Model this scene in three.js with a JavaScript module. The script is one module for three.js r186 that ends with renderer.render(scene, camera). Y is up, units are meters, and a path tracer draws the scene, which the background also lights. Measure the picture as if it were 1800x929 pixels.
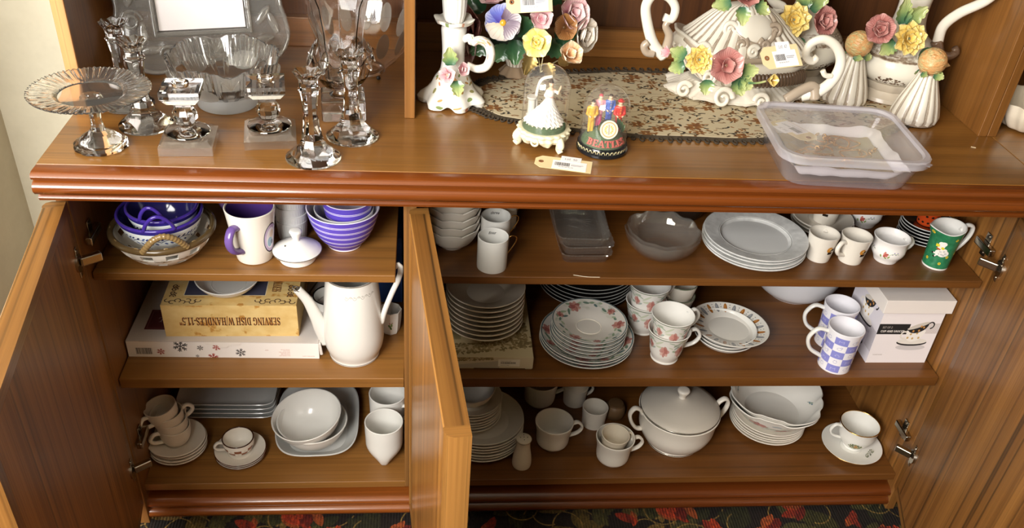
import * as THREE from 'three';
import { RoundedBoxGeometry } from 'three/addons/geometries/RoundedBoxGeometry.js';
import { MarchingCubes } from 'three/addons/objects/MarchingCubes.js';
import { mergeGeometries, mergeVertices, toCreasedNormals } from 'three/addons/utils/BufferGeometryUtils.js';
import { RectAreaLightUniformsLib } from 'three/addons/lights/RectAreaLightUniformsLib.js';
import { FontLoader } from 'three/addons/loaders/FontLoader.js';
import { TextGeometry } from 'three/addons/geometries/TextGeometry.js';

// ------------------------------------------------------------ camera, light, exposure
const scene = new THREE.Scene();
const renderer = new THREE.WebGLRenderer({ antialias: true });
renderer.toneMapping = THREE.LinearToneMapping;
renderer.toneMappingExposure = 0.87;
renderer.shadowMap.enabled = true;
const camera = new THREE.PerspectiveCamera(2 * Math.atan(527.4 / 1571.3) * 180 / Math.PI, 1800 / 1054.8, 0.02, 40);
camera.setViewOffset(1800, 1054.8, 0, 0, 1800, 929);           // a picture cropped at its foot
{
  const yaw = 0.1282, pitch = 0.6224, roll = 0.0822;
  const fwd = new THREE.Vector3(Math.sin(yaw) * Math.cos(pitch), -Math.sin(pitch), -Math.cos(yaw) * Math.cos(pitch));
  const right = new THREE.Vector3(Math.cos(yaw), 0, Math.sin(yaw)), up = right.clone().cross(fwd);
  const c = Math.cos(roll), s = Math.sin(roll);
  const R = right.clone().multiplyScalar(c).addScaledVector(up, s), U = up.clone().multiplyScalar(c).addScaledVector(right, -s);
  camera.position.set(0.5833, 1.6162, 1.3767);
  camera.quaternion.setFromRotationMatrix(new THREE.Matrix4().makeBasis(R, U, fwd.clone().negate()));
}
// overcast daylight: the sky, and one wide window in the wall behind and to the left of the camera
scene.background = new THREE.Color(0.80, 0.90, 1.0);
scene.backgroundIntensity = 1.0;
RectAreaLightUniformsLib.init();
const WIN = { x0: -1.7, x1: 0.1, y0: 1.25, y1: 2.65, power: 29 };
const WALL_X = -0.352, RETURN_Z = -0.08, LEFT_X = -2.6, FRONT_Z = 2.15, RIGHT_X = 3.6, BACK_Z = -0.58, CEIL = 2.8;
{
  const b = new THREE.RectAreaLight(new THREE.Color(1, 0.972, 0.925), WIN.power, WIN.x1 - WIN.x0, WIN.y1 - WIN.y0);
  b.name = 'daylight'; b.position.set((WIN.x0 + WIN.x1) / 2, (WIN.y0 + WIN.y1) / 2, FRONT_Z - 0.012); b.lookAt(b.position.x, b.position.y, -5); scene.add(b);
}

// ------------------------------------------------------------ helpers
const T = 0.915, S1 = 0.673, S2 = 0.422, S0 = 0.123, PI = Math.PI, TAU = PI * 2, rad = (d) => d * PI / 180;
let seed = 7;
const rnd = (a = 0, b = 1) => { seed = (seed * 1664525 + 1013904223) >>> 0; return a + (b - a) * seed / 4294967296; };
const V = (x, y, z) => new THREE.Vector3(x, y, z);
const lerp = (a, b, t) => a + (b - a) * t, clamp = (x, a = 0, b = 1) => Math.min(b, Math.max(a, x));
const sstep = (a, b, x) => { const t = clamp((x - a) / (b - a)); return t * t * (3 - 2 * t); };
const hash = (x, y) => { let h = (Math.imul(x, 374761393) + Math.imul(y, 668265263)) | 0; h = Math.imul(h ^ (h >>> 13), 1274126177); return ((h ^ (h >>> 16)) >>> 0) / 4294967296; };
const vnoise = (x, y) => { const i = Math.floor(x), j = Math.floor(y), u = x - i, v = y - j, a = u * u * (3 - 2 * u), b = v * v * (3 - 2 * v); return lerp(lerp(hash(i, j), hash(i + 1, j), a), lerp(hash(i, j + 1), hash(i + 1, j + 1), a), b); };
const fbm = (x, y, o = 4) => { let s = 0, a = 0.5; for (let k = 0; k < o; k++) { s += a * vnoise(x, y); x *= 2.03; y *= 2.03; a *= 0.5; } return s; };

const used = {};
const numbered = (n) => { const k = used[n] = (used[n] ?? -1) + 1; return k ? n + '_' + String(k).padStart(3, '0') : n; };
function mesh(name, geo, mat, parent) {
  const m = new THREE.Mesh(geo, mat); m.name = name; m.castShadow = m.receiveShadow = true;
  if (parent) parent.add(m);
  return m;
}
function tag(o, label, category, group, kind) {
  if (label) o.userData.label = label;
  if (category) o.userData.category = category;
  if (group) o.userData.group = group;
  if (kind) o.userData.kind = kind;
  return o;
}
function thing(name, label, category, pos, turn = 0, group) {
  const o = new THREE.Group(); o.name = numbered(name); scene.add(o);
  o.position.set(...pos); o.rotation.y = turn;
  return tag(o, label, category, group);
}
function copy(src, label, pos, turn = 0) {
  const c = src.clone(); c.name = numbered(src.name.replace(/_\d{3}$/, '')); scene.add(c);
  c.userData = { ...src.userData, label }; c.position.set(...pos); c.rotation.set(0, turn, 0);
  return c;
}
function struct(name, geo, mat) { const m = mesh(numbered(name), geo, mat, scene); m.userData.kind = 'structure'; return m; }

// geometry
const merge = (list) => mergeGeometries(list.map((g) => { g = g.index ? g.toNonIndexed() : g; for (const k of Object.keys(g.attributes)) if (!['position', 'normal', 'uv'].includes(k)) g.deleteAttribute(k); if (!g.attributes.uv) g.setAttribute('uv', new THREE.BufferAttribute(new Float32Array(g.attributes.position.count * 2), 2)); return g; }));
const put = (g, x = 0, y = 0, z = 0, rx = 0, ry = 0, rz = 0, s = 1) => { g.applyMatrix4(new THREE.Matrix4().compose(V(x, y, z), new THREE.Quaternion().setFromEuler(new THREE.Euler(rx, ry, rz)), V(...(Array.isArray(s) ? s : [s, s, s])))); return g; };
const spline = (pts, n = 24) => new THREE.SplineCurve(pts.map((p) => new THREE.Vector2(...p))).getPoints(n).map((p) => [Math.max(p.x, 0), p.y]);
const crease = (g, a = 0.7) => { g.scale(1000, 1000, 1000); const c = toCreasedNormals(g, a); c.scale(0.001, 0.001, 0.001); return c; };   // its grid of positions is a hundredth of a unit
// turned body: [r, y] from the bottom up (outside), then down the inside; warp(v, angle) may bend it; uv: around and by height
function lathe(pts, { seg = 56, a = 0.6, warp, uv } = {}) {
  const g = new THREE.LatheGeometry(pts.map((p) => new THREE.Vector2(Math.max(p[0], 0.00001), p[1])), seg);
  const P = g.attributes.position, v = V();
  if (uv) { const n = pts.length; for (let i = 0; i < P.count; i++) g.attributes.uv.setY(i, uv(i % n, pts[i % n])); }
  if (warp) for (let i = 0; i < P.count; i++) { v.fromBufferAttribute(P, i); warp(v, Math.atan2(v.x, v.z), Math.hypot(v.x, v.z)); P.setXYZ(i, v.x, v.y, v.z); }
  return crease(g, a);
}
// a vessel with a wall: outer profile from the foot to the rim
function shellPts(outer, t = 0.003, floor = 0.004, n = 22, smooth = true) {
  const o = smooth ? spline(outer, n) : outer, H = o[o.length - 1][1], R = o[o.length - 1][0], y0 = o[0][1] + floor;
  const inn = o.filter(([r, y]) => y > y0 + 0.001 && r > t * 1.5).map(([r, y]) => [r - t, y]);
  let hi = inn.length; const seen = [];
  for (let i = inn.length - 1; i >= 0; i--) seen.push(inn[i]);
  const last = seen[seen.length - 1] ?? [R - t, y0];
  return { pts: [[0, o[0][1]], ...o, [R - t * 0.5, H + t * 0.35], ...seen, [Math.max(last[0] * 0.8, 0.001), y0], [0, y0]], nOut: o.length + 1, H, hi };
}
function vessel(outer, { t = 0.003, floor = 0.004, seg = 56, n = 22, warp, smooth = true, a = 0.6 } = {}) {
  const s = shellPts(outer, t, floor, n, smooth);
  return lathe(s.pts, { seg, a, warp, uv: (i, p) => i <= s.nOut - 1 ? clamp(p[1] / s.H, 0, 1) * 0.97 : 0.995 });
}
// tube of elliptic section along a path; side fixes the section's b-axis
function sweep(path, a, b = a, { seg = 28, radial = 10, side, taper, closed = false } = {}) {
  const c = new THREE.CatmullRomCurve3(path.map((p) => Array.isArray(p) ? V(...p) : p), closed, 'centripetal');
  const pos = [], idx = [], uv = []; let B = side ? V(...side).normalize() : null; const fixed = !!B;
  for (let i = 0; i <= seg; i++) {
    const t = i / seg, p = c.getPointAt(t), T_ = c.getTangentAt(t);
    if (!B) { B = Math.abs(T_.y) < 0.9 ? V(0, 1, 0) : V(1, 0, 0); }
    if (!fixed) { B.addScaledVector(T_, -B.dot(T_)).normalize(); }
    const N = B.clone().cross(T_).normalize(), k = taper ? taper(t) : 1;
    for (let j = 0; j < radial; j++) { const q = j / radial * TAU, w = p.clone().addScaledVector(N, Math.cos(q) * a * k).addScaledVector(B, Math.sin(q) * b * k); pos.push(w.x, w.y, w.z); uv.push(j / radial, t); }
  }
  for (let i = 0; i < seg; i++) for (let j = 0; j < radial; j++) { const x = i * radial + j, y = i * radial + (j + 1) % radial; idx.push(x, y, x + radial, y, y + radial, x + radial); }
  if (!closed) for (const [s, fl] of [[0, 1], [seg, 0]]) { const p = c.getPointAt(s / seg), k = pos.length / 3; pos.push(p.x, p.y, p.z); uv.push(0.5, 0.5); for (let j = 0; j < radial; j++) { const x = s * radial + j, y = s * radial + (j + 1) % radial; fl ? idx.push(k, y, x) : idx.push(k, x, y); } }
  const g = new THREE.BufferGeometry(); g.setAttribute('position', new THREE.Float32BufferAttribute(pos, 3)); g.setAttribute('uv', new THREE.Float32BufferAttribute(uv, 2)); g.setIndex(idx);
  g.computeVertexNormals();
  // outward check
  const n = g.attributes.normal, p0 = c.getPointAt(0.5), k = Math.floor(seg / 2) * radial; if (V().fromBufferAttribute(g.attributes.position, k).sub(c.getPointAt(Math.floor(seg / 2) / seg)).dot(V().fromBufferAttribute(n, k)) < 0) { for (let i = 0; i < idx.length; i += 3) [idx[i], idx[i + 1]] = [idx[i + 1], idx[i]]; g.setIndex(idx); g.computeVertexNormals(); }
  return g;
}
// handle in the x-y plane, from (r0, y0) out to reach and back to (r1, y1)
const handle = (r0, y0, r1, y1, reach, a, b, up = 0.15) => sweep([[r0 - 0.003, y0, 0], [lerp(r0, reach, 0.55), y0 + up * (y0 - y1), 0], [reach, lerp(y0, y1, 0.3), 0], [lerp(reach, r1, 0.25), lerp(y0, y1, 0.72), 0], [r1 - 0.002, y1, 0]], a, b, { side: [0, 0, 1], seg: 24 });
function solidOf(shape, depth, bevel = 0.0006, seg = 12) { return new THREE.ExtrudeGeometry(shape, { depth: depth - bevel * 2, bevelEnabled: bevel > 0, bevelThickness: bevel, bevelSize: bevel, bevelOffset: -bevel, bevelSegments: 2, curveSegments: seg }); }
const polyShape = (pts) => { const s = new THREE.Shape(); pts.forEach((p, i) => i ? s.lineTo(p[0], p[1]) : s.moveTo(p[0], p[1])); s.closePath(); return s; };
function rrect(w, d, r) { const s = new THREE.Shape(), x = w / 2, y = d / 2; s.moveTo(-x + r, -y); s.lineTo(x - r, -y); s.absarc(x - r, -y + r, r, -PI / 2, 0); s.lineTo(x, y - r); s.absarc(x - r, y - r, r, 0, PI / 2); s.lineTo(-x + r, y); s.absarc(-x + r, y - r, r, PI / 2, PI); s.lineTo(-x, -y + r); s.absarc(-x + r, -y + r, r, PI, PI * 1.5); return s; }
// planar uv over x-z (for plates)
function planar(g, R, R2 = R) { const P = g.attributes.position, u = g.attributes.uv; for (let i = 0; i < P.count; i++) u.setXY(i, P.getX(i) / (2 * R) + 0.5, 0.5 - P.getZ(i) / (2 * R2)); return g; }

// textures and materials
function canvas(w, h, draw, { rx = 1, ry = 1, srgb = true, wrap = THREE.RepeatWrapping } = {}) {
  const c = document.createElement('canvas'); c.width = w; c.height = h; const x = c.getContext('2d'); draw(x, w, h);
  const t = new THREE.CanvasTexture(c); if (srgb) t.colorSpace = THREE.SRGBColorSpace; t.wrapS = t.wrapT = wrap; t.repeat.set(rx, ry); return t;
}
function data(w, h, f, { srgb = true, wrap = THREE.MirroredRepeatWrapping } = {}) {
  const d = new Uint8Array(w * h * 4);
  for (let y = 0; y < h; y++) for (let x = 0; x < w; x++) { const c = f(x / w, y / h), i = (y * w + x) * 4; d[i] = clamp(c[0], 0, 255); d[i + 1] = clamp(c[1], 0, 255); d[i + 2] = clamp(c[2], 0, 255); d[i + 3] = 255; }
  const t = new THREE.DataTexture(d, w, h); t.magFilter = THREE.LinearFilter; t.minFilter = THREE.LinearMipmapLinearFilter; t.generateMipmaps = true; t.wrapS = t.wrapT = wrap; if (srgb) t.colorSpace = THREE.SRGBColorSpace; t.needsUpdate = true; return t;
}
const phys = (o) => new THREE.MeshPhysicalMaterial(o), std = (o) => new THREE.MeshStandardMaterial(o);
const glaze = (color, o = {}) => phys({ color, roughness: 0.16, ior: 1.5, ...o });
const C = (r, g, b) => new THREE.Color(r / 255, g / 255, b / 255).convertSRGBToLinear();

// varnished timber: long streaks, growth bands and dark pores; u across (0.6 m), v along the grain (2.4 m)
const wood = (hard) => data(1024, 1024, (u, v) => {
  const w = u + 0.012 * (fbm(u * 3, v * 3) - 0.5);
  const band = fbm(w * 26, v * 1.6, 4), fine = fbm(w * 260, v * 9, 3), pore = fbm(w * 420 + 7, v * 22, 2);
  let k = 0.55 + lerp(0.8, 1.4, hard) * (band - 0.47) + lerp(0.36, 0.5, hard) * (fine - 0.45);
  const dark = sstep(0.54, 0.72, fbm(w * 60 + 11, v * 1.1 + 3, 3)) * lerp(0.13, 0.4, hard) + sstep(0.5, 0.66, fbm(w * 190 + 4, v * 2.2, 2)) * lerp(0.08, 0.2, hard) + sstep(0.55, 0.72, pore) * 0.14;
  k = clamp(k, 0, 1);
  const a = [112, 74, 36], b = [172, 124, 68], m = 1 - dark;
  return [lerp(a[0], b[0], k) * m, lerp(a[1], b[1], k) * m, lerp(a[2], b[2], k) * m];
});
const boldWood = wood(1), calmWood = wood(0);
const grainBump = data(512, 512, (u, v) => { const k = 255 * fbm(u * 200, v * 8, 3); return [k, k, k]; }, { srgb: false });
const timber = (tint, rough = 0.32, coat = 0.35, map = calmWood) => phys({ map, color: tint, roughness: rough, clearcoat: coat, clearcoatRoughness: 0.14, bumpMap: grainBump, bumpScale: 0.00012 });
const M = {
  top: timber(C(232, 224, 196), 0.30, 0.28), mould: timber(C(214, 162, 124), 0.22, 0.5), inner: timber(C(225, 218, 210), 0.45, 0.15), shelf: timber(C(246, 240, 218), 0.42, 0.1),
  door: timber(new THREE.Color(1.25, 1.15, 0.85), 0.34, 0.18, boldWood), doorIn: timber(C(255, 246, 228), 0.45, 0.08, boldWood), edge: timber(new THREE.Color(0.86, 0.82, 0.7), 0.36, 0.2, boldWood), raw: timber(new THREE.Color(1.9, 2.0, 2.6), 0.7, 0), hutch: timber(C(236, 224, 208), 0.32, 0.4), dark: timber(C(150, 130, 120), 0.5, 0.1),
  chrome: std({ color: C(190, 184, 172), metalness: 1, roughness: 0.22 }), steel: std({ color: C(120, 112, 102), metalness: 1, roughness: 0.35 }), gold: std({ color: C(222, 178, 105), metalness: 1, roughness: 0.25 }), paleGold: std({ color: C(226, 214, 170), metalness: 0.6, roughness: 0.35 }),
  white: glaze(C(230, 228, 222)), warm: glaze(C(226, 219, 207)), cream: glaze(C(228, 216, 196)), stone: glaze(C(238, 231, 219), { roughness: 0.28 }), grey: glaze(C(205, 205, 202)),
  paper: std({ color: C(206, 199, 197), roughness: 0.8 }), black: glaze(C(22, 20, 20)), manila: std({ color: C(226, 206, 160), roughness: 0.85 }), rust: std({ color: C(140, 88, 52), roughness: 0.8 }),
  glass: phys({ color: 0xffffff, transmission: 1, thickness: 0.01, roughness: 0.015, ior: 1.5 }), crystal: phys({ color: 0xffffff, transmission: 1, thickness: 0.02, roughness: 0, ior: 1.56 }),
  thin: phys({ color: 0xffffff, transmission: 1, thickness: 0, roughness: 0.02, ior: 1.45 }), frosted: phys({ color: C(240, 240, 238), transmission: 0.85, thickness: 0.004, roughness: 0.45, ior: 1.5 }),
  haze: phys({ color: C(226, 224, 220), transmission: 0.78, thickness: 0, roughness: 0.4, ior: 1.4, specularIntensity: 0.4 }), smoky: phys({ color: C(232, 230, 226), transmission: 0.93, thickness: 0, roughness: 0.06, ior: 1.52 }), cut: phys({ color: C(246, 245, 242), transmission: 0.97, thickness: 0.01, roughness: 0.02, ior: 1.5 }), pressed: phys({ color: C(250, 249, 246), transmission: 0.972, thickness: 0, roughness: 0.02, ior: 1.52 }),
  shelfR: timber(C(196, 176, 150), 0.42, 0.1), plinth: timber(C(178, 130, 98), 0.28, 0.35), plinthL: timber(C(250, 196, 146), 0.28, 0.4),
};
// a board: rounded edges, grain along one axis, uv in metres with its own stretch of the timber
function board(w, h, d, grain = 'x', r = 0.0015) {
  const g = new RoundedBoxGeometry(w, h, d, 2, Math.min(r, w * 0.45, h * 0.45, d * 0.45));
  return grainUV(g, grain);
}
function grainUV(g, grain) {
  const P = g.attributes.position, N = g.attributes.normal, u = new Float32Array(P.count * 2), o = rnd(0, 3), q = rnd(0, 5), ax = 'xyz'.indexOf(grain);
  for (let i = 0; i < P.count; i++) {
    const p = [P.getX(i), P.getY(i), P.getZ(i)], n = [N.getX(i), N.getY(i), N.getZ(i)].map(Math.abs);
    const others = [0, 1, 2].filter((k) => k !== ax), across = n[others[0]] > n[others[1]] ? others[1] : others[0];
    u[2 * i] = (p[across] + o) / 0.6; u[2 * i + 1] = (p[ax] + q) / 2.4;
  }
  g.setAttribute('uv', new THREE.BufferAttribute(u, 2)); return g;
}
const part = (name, w, h, d, x, y, z, grain, mat, parent, r) => { const m = mesh(name, board(w, h, d, grain, r), mat, parent); m.position.set(x, y, z); return m; };

// ------------------------------------------------------------ the room
const plaster = std({ map: data(512, 512, (u, v) => { const k = fbm(u * 24, v * 24, 4) * 10 + fbm(u * 120, v * 120, 2) * 5 - 7; return [208 + k, 202 + k, 180 + k]; }, {}), roughness: 0.92 });
const olive = std({ color: C(150, 140, 118), roughness: 0.9 });
const ceilPaint = std({ color: C(215, 210, 196), roughness: 0.95 });
const frameWhite = std({ color: C(235, 233, 226), roughness: 0.5 });
const carpetTex = canvas(1024, 1024, (x, w, h) => {
  x.fillStyle = '#1d120c'; x.fillRect(0, 0, w, h); seed = 91;
  const leaf = (cx, cy, L, a, col) => { x.save(); x.translate(cx, cy); x.rotate(a); x.fillStyle = col; x.beginPath(); x.moveTo(0, 0); x.bezierCurveTo(L * 0.3, -L * 0.32, L * 0.8, -L * 0.25, L, 0); x.bezierCurveTo(L * 0.8, L * 0.25, L * 0.3, L * 0.32, 0, 0); x.fill(); x.restore(); };
  for (let k = 0; k < 150; k++) { const cx = rnd(0, w), cy = rnd(0, h), a = rnd(0, TAU), col = ['#5d4a1e', '#3c3714', '#74592a', '#2c2a12', '#4a4320'][k % 5]; for (let j = 0; j < 7; j++) leaf(cx, cy, rnd(40, 90), a + (j - 3) * 0.34, col); x.strokeStyle = '#8a6c34'; x.lineWidth = 4; x.beginPath(); x.arc(cx, cy, rnd(20, 70), a, a + 3.6); x.stroke(); }
  for (let k = 0; k < 60; k++) { const cx = rnd(0, w), cy = rnd(0, h), a = rnd(0, TAU), n = 4 + (k % 3); for (let j = 0; j < n; j++) leaf(cx + rnd(-26, 26), cy + rnd(-18, 18), rnd(26, 74), a + rnd(-0.9, 0.9), ['#8e2a14', '#b23a1a', '#6e1c10', '#a04a20'][(k + j) % 4]); }
  const im = x.getImageData(0, 0, w, h), d = im.data; for (let i = 0; i < d.length; i += 4) { const px = (i >> 2) % w, py = (i >> 2) / w | 0, k = 0.45 + 0.75 * fbm(px / 5, py / 9, 3) + 0.3 * hash(px >> 1, py >> 1); d[i] *= k; d[i + 1] *= k; d[i + 2] *= k; } x.putImageData(im, 0, 0);
});
const pileBump = data(256, 256, (u, v) => { const k = 255 * (0.5 + 0.25 * Math.sin(u * 256 * 0.8) + 0.5 * (hash(u * 256 | 0, v * 256 | 0) - 0.5)); return [k, k, k]; }, { srgb: false, wrap: THREE.RepeatWrapping });
pileBump.repeat.set(4, 4);
const RW = RIGHT_X - LEFT_X, RD = FRONT_Z - BACK_Z, MX = (RIGHT_X + LEFT_X) / 2, MZ = (FRONT_Z + BACK_Z) / 2;
function slab(name, w, h, d, x, y, z, mat, s = 1) {
  const g = new THREE.BoxGeometry(w, h, d), P = g.attributes.position, N = g.attributes.normal, u = g.attributes.uv;
  for (let i = 0; i < P.count; i++) { const n = [Math.abs(N.getX(i)), Math.abs(N.getY(i)), Math.abs(N.getZ(i))]; n[1] > 0.5 ? u.setXY(i, P.getX(i) * s, P.getZ(i) * s) : n[0] > 0.5 ? u.setXY(i, P.getZ(i) * s, P.getY(i) * s) : u.setXY(i, P.getX(i) * s, P.getY(i) * s); }
  const m = struct(name, g, mat); m.position.set(x, y, z); return m;
}
slab('floor', RW + 0.4, 0.1, RD + 0.4, MX, -0.05, MZ, std({ map: carpetTex, roughness: 1, bumpMap: pileBump, bumpScale: 0.004 }), 1.15).userData.label = 'dark patterned carpet with red and olive leaves';
slab('ceiling', RW + 0.4, 0.1, RD + 0.4, MX, CEIL + 0.05, MZ, ceilPaint);
slab('wall_back', RIGHT_X - WALL_X + 0.1, CEIL, 0.1, (RIGHT_X + WALL_X) / 2 + 0.05, CEIL / 2, BACK_Z - 0.05, plaster);
slab('wall_right', 0.1, CEIL, RD, RIGHT_X + 0.05, CEIL / 2, MZ, olive);
slab('wall_return', WALL_X - LEFT_X, CEIL, RETURN_Z - BACK_Z + 0.1, (WALL_X + LEFT_X) / 2, CEIL / 2, (RETURN_Z + BACK_Z - 0.1) / 2, plaster);
slab('wall_left', 0.1, CEIL, RD, LEFT_X - 0.05, CEIL / 2, MZ, plaster);
{ // the wall with the window opening: four pieces round the hole, one mesh
  const b = WIN, z = FRONT_Z + 0.05;
  struct('wall_front', merge([[b.x0 - LEFT_X + 0.1, CEIL, 0.1, (b.x0 + LEFT_X - 0.1) / 2, CEIL / 2, z], [RIGHT_X - b.x1 + 0.1, CEIL, 0.1, (RIGHT_X + b.x1 + 0.1) / 2, CEIL / 2, z], [b.x1 - b.x0, b.y0, 0.1, (b.x0 + b.x1) / 2, b.y0 / 2, z], [b.x1 - b.x0, CEIL - b.y1, 0.1, (b.x0 + b.x1) / 2, (CEIL + b.y1) / 2, z]].map(([w, h, d, x, y, zz]) => { const g = new THREE.BoxGeometry(w, h, d); g.translate(x, y, zz); const P = g.attributes.position, u = g.attributes.uv; for (let i = 0; i < P.count; i++) u.setXY(i, P.getX(i) + P.getZ(i), P.getY(i)); return g; })), olive);
  const W = b.x1 - b.x0, H = b.y1 - b.y0, o = new THREE.Group(); o.name = 'window_1'; o.userData.kind = 'structure'; o.position.set((b.x0 + b.x1) / 2, (b.y0 + b.y1) / 2, FRONT_Z + 0.05); o.rotation.y = PI; scene.add(o);
  for (const [w, h, x, y] of [[W, 0.05, 0, H / 2 - 0.025], [W, 0.05, 0, -H / 2 + 0.025], [0.05, H - 0.1, -W / 2 + 0.025, 0], [0.05, H - 0.1, W / 2 - 0.025, 0], [0.05, H - 0.1, 0, 0]]) mesh('window_frame', put(new THREE.BoxGeometry(w, h, 0.06), x, y, 0), frameWhite, o);
  for (const s of [-1, 1]) mesh('window_pane', put(new THREE.BoxGeometry(W / 2 - 0.075, H - 0.1, 0.004), s * W / 4, 0, 0), M.thin, o);
  mesh('window_sill', put(new RoundedBoxGeometry(W + 0.1, 0.03, 0.09, 2, 0.006), 0, -H / 2 - 0.016, 0.085), frameWhite, o);
}

// ------------------------------------------------------------ the sideboard: carcass, shelves, doors
const base = thing('sideboard', 'long low timber sideboard with three open doors and two tiers of shelves full of crockery', 'cabinet', [0.85, 0, 0]);
const bx = (name, x0, x1, y0, y1, z0, z1, grain, mat, parent = base, r) => part(name, x1 - x0, y1 - y0, z1 - z0, (x0 + x1) / 2 - 0.85, (y0 + y1) / 2, (z0 + z1) / 2, grain, mat, parent, r);
bx('side_panel', -0.02, 0, 0.02, 0.857, -0.52, 0.018, 'y', M.inner);
bx('side_panel', 1.7, 1.72, 0.02, 0.857, -0.52, 0.016, 'y', M.doorIn);
bx('divider', 0.556, 0.579, 0.1235, 0.857, -0.51, 0.016, 'y', M.inner);
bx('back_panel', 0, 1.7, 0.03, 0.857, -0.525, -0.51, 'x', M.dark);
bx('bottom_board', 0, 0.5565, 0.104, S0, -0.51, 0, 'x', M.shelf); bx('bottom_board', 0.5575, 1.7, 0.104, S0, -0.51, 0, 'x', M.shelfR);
bx('shelf', 0.002, 0.54, S1 - 0.016, S1, -0.46, 0, 'x', M.shelf);
bx('shelf', 0.002, 0.555, S2 - 0.024, S2, -0.46, 0, 'x', M.shelf);
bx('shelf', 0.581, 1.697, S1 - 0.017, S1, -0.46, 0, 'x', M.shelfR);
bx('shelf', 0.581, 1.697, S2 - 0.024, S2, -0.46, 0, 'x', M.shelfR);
for (const [a, b] of [[0, 0.566], [0.566, 1.7]]) { // plinth with two beads, its upper board set back
  const s = polyShape([[-0.05, 0.0], [-0.012, 0.0], [-0.008, 0.012], [0.006, 0.016], [0.014, 0.021], [0.016, 0.029], [0.012, 0.036], [0.003, 0.04], [0.003, 0.043], [0.01, 0.047], [0.012, 0.053], [0.008, 0.06], [-0.004, 0.064], [-0.03, 0.07], [-0.034, 0.104], [-0.05, 0.104]]);
  const g = new THREE.ExtrudeGeometry(s, { depth: b - a, bevelEnabled: false }); g.rotateY(PI / 2); g.scale(1, 1, -1); g.index || 0;
  const P = g.attributes.position; for (let i = 0; i < P.count; i += 3) { const p = [0, 1, 2].map((k) => [P.getX(i + k), P.getY(i + k), P.getZ(i + k)]); [0, 2, 1].forEach((k, q) => P.setXYZ(i + q, ...p[k])); }
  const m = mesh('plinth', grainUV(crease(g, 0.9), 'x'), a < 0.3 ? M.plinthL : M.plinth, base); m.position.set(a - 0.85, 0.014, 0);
}
// a door: panel, two stiles and two rails with rounded outer arrises; hinge line at the origin, +x along the closed door when flip = 1
const DOOR_W = 0.556, DOOR_H = 0.735, DOOR_T = 0.034;
function chamfered(w, h, t, c) { // a bar w x h (x-y), its outer (+z) long arrises cut
  const s = polyShape([[-w / 2, 0], [w / 2, 0], [w / 2, t - c], [w / 2 - c * 0.35, t - c * 0.3], [w / 2 - c, t], [-w / 2 + 0.002, t], [-w / 2, t - 0.002]]);
  const g = new THREE.ExtrudeGeometry(s, { depth: h, bevelEnabled: false }); g.translate(0, 0, -h / 2); g.rotateX(-PI / 2); g.scale(1, 1, -1);
  const P = g.attributes.position; for (let i = 0; i < P.count; i += 3) { const p = [0, 1, 2].map((k) => [P.getX(i + k), P.getY(i + k), P.getZ(i + k)]); [0, 2, 1].forEach((k, q) => P.setXYZ(i + q, ...p[k])); }
  return crease(g, 0.5);
}
function door(label, hx, hz, angle, flip) { // closed door runs along flip * x from the hinge; angle turns its free end towards the room
  const hinge = new THREE.Group(); hinge.name = 'door'; base.add(hinge); tag(hinge, label);
  hinge.position.set(hx - 0.85, 0.105, hz); hinge.rotation.y = -flip * angle;
  const w = 0.02, f = flip;
  const m1 = mesh('panel', board(DOOR_W - 2 * w, DOOR_H - 2 * w, DOOR_T - 0.004, 'y', 0.0008), f < 0 || hx < 0.3 ? M.doorIn : M.door, hinge); m1.position.set(f * DOOR_W / 2, DOOR_H / 2, (DOOR_T - 0.004) / 2);
  for (const s of [-1, 1]) {
    const st = mesh('stile', grainUV(chamfered(w, DOOR_H, DOOR_T, 0.012), 'y'), M.edge, hinge); st.position.set(f * DOOR_W / 2 + s * (DOOR_W / 2 - w / 2), DOOR_H / 2, 0); if (s < 0) st.scale.x = -1;
    const ra = mesh('rail', grainUV(chamfered(w, DOOR_W - 2 * w, DOOR_T, 0.012), 'y').rotateZ(PI / 2), M.edge, hinge); ra.position.set(f * DOOR_W / 2, DOOR_H / 2 + s * (DOOR_H / 2 - w / 2), 0); if (s > 0) ra.scale.y = -1;
  }
  return hinge;
}
// note: the inner face of a closed door lies at z = 0 of the hinge group, the outer one at z = DOOR_T
const doorL = door('left door standing open, inner face showing', 0.004, 0.034, rad(82), 1);
const doorC = door('middle door standing open, seen along its edge', 0.5985, 0.036, rad(84.7), 1);
const doorR = door('right door standing open, inner face showing', 1.692, 0.02, rad(73), -1);
// sprung cabinet hinges: cup and wings on the door, arm, plate on the side panel (door side +x local)
function cabinetHinge(d, y, f) {
  const h = new THREE.Group(); h.name = 'hinge'; d.add(h); h.position.set(f * 0.004, y, 0);
  const S = (g, m) => mesh('hinge_' + m, g, m === 'arm' ? M.chrome : M.chrome, h);
  S(merge([put(new RoundedBoxGeometry(0.011, 0.058, 0.002, 2, 0.0008), f * 0.022, 0, -0.0012), put(new THREE.CylinderGeometry(0.0045, 0.0045, 0.003, 16), f * 0.022, 0.021, -0.0025, PI / 2), put(new THREE.CylinderGeometry(0.0045, 0.0045, 0.003, 16), f * 0.022, -0.021, -0.0025, PI / 2)]), 'wing');
  S(put(new THREE.CylinderGeometry(0.0165, 0.0165, 0.004, 28), f * 0.024, 0, -0.002, PI / 2), 'cup');
  S(put(new RoundedBoxGeometry(0.012, 0.017, 0.036, 2, 0.003), f * 0.012, 0, -0.02, 0, f * 0.5, 0), 'arm');
  return h;
}
for (const d of [[doorL, 1], [doorR, -1]]) for (const y of [0.63, 0.125]) cabinetHinge(d[0], y, d[1]);
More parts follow.
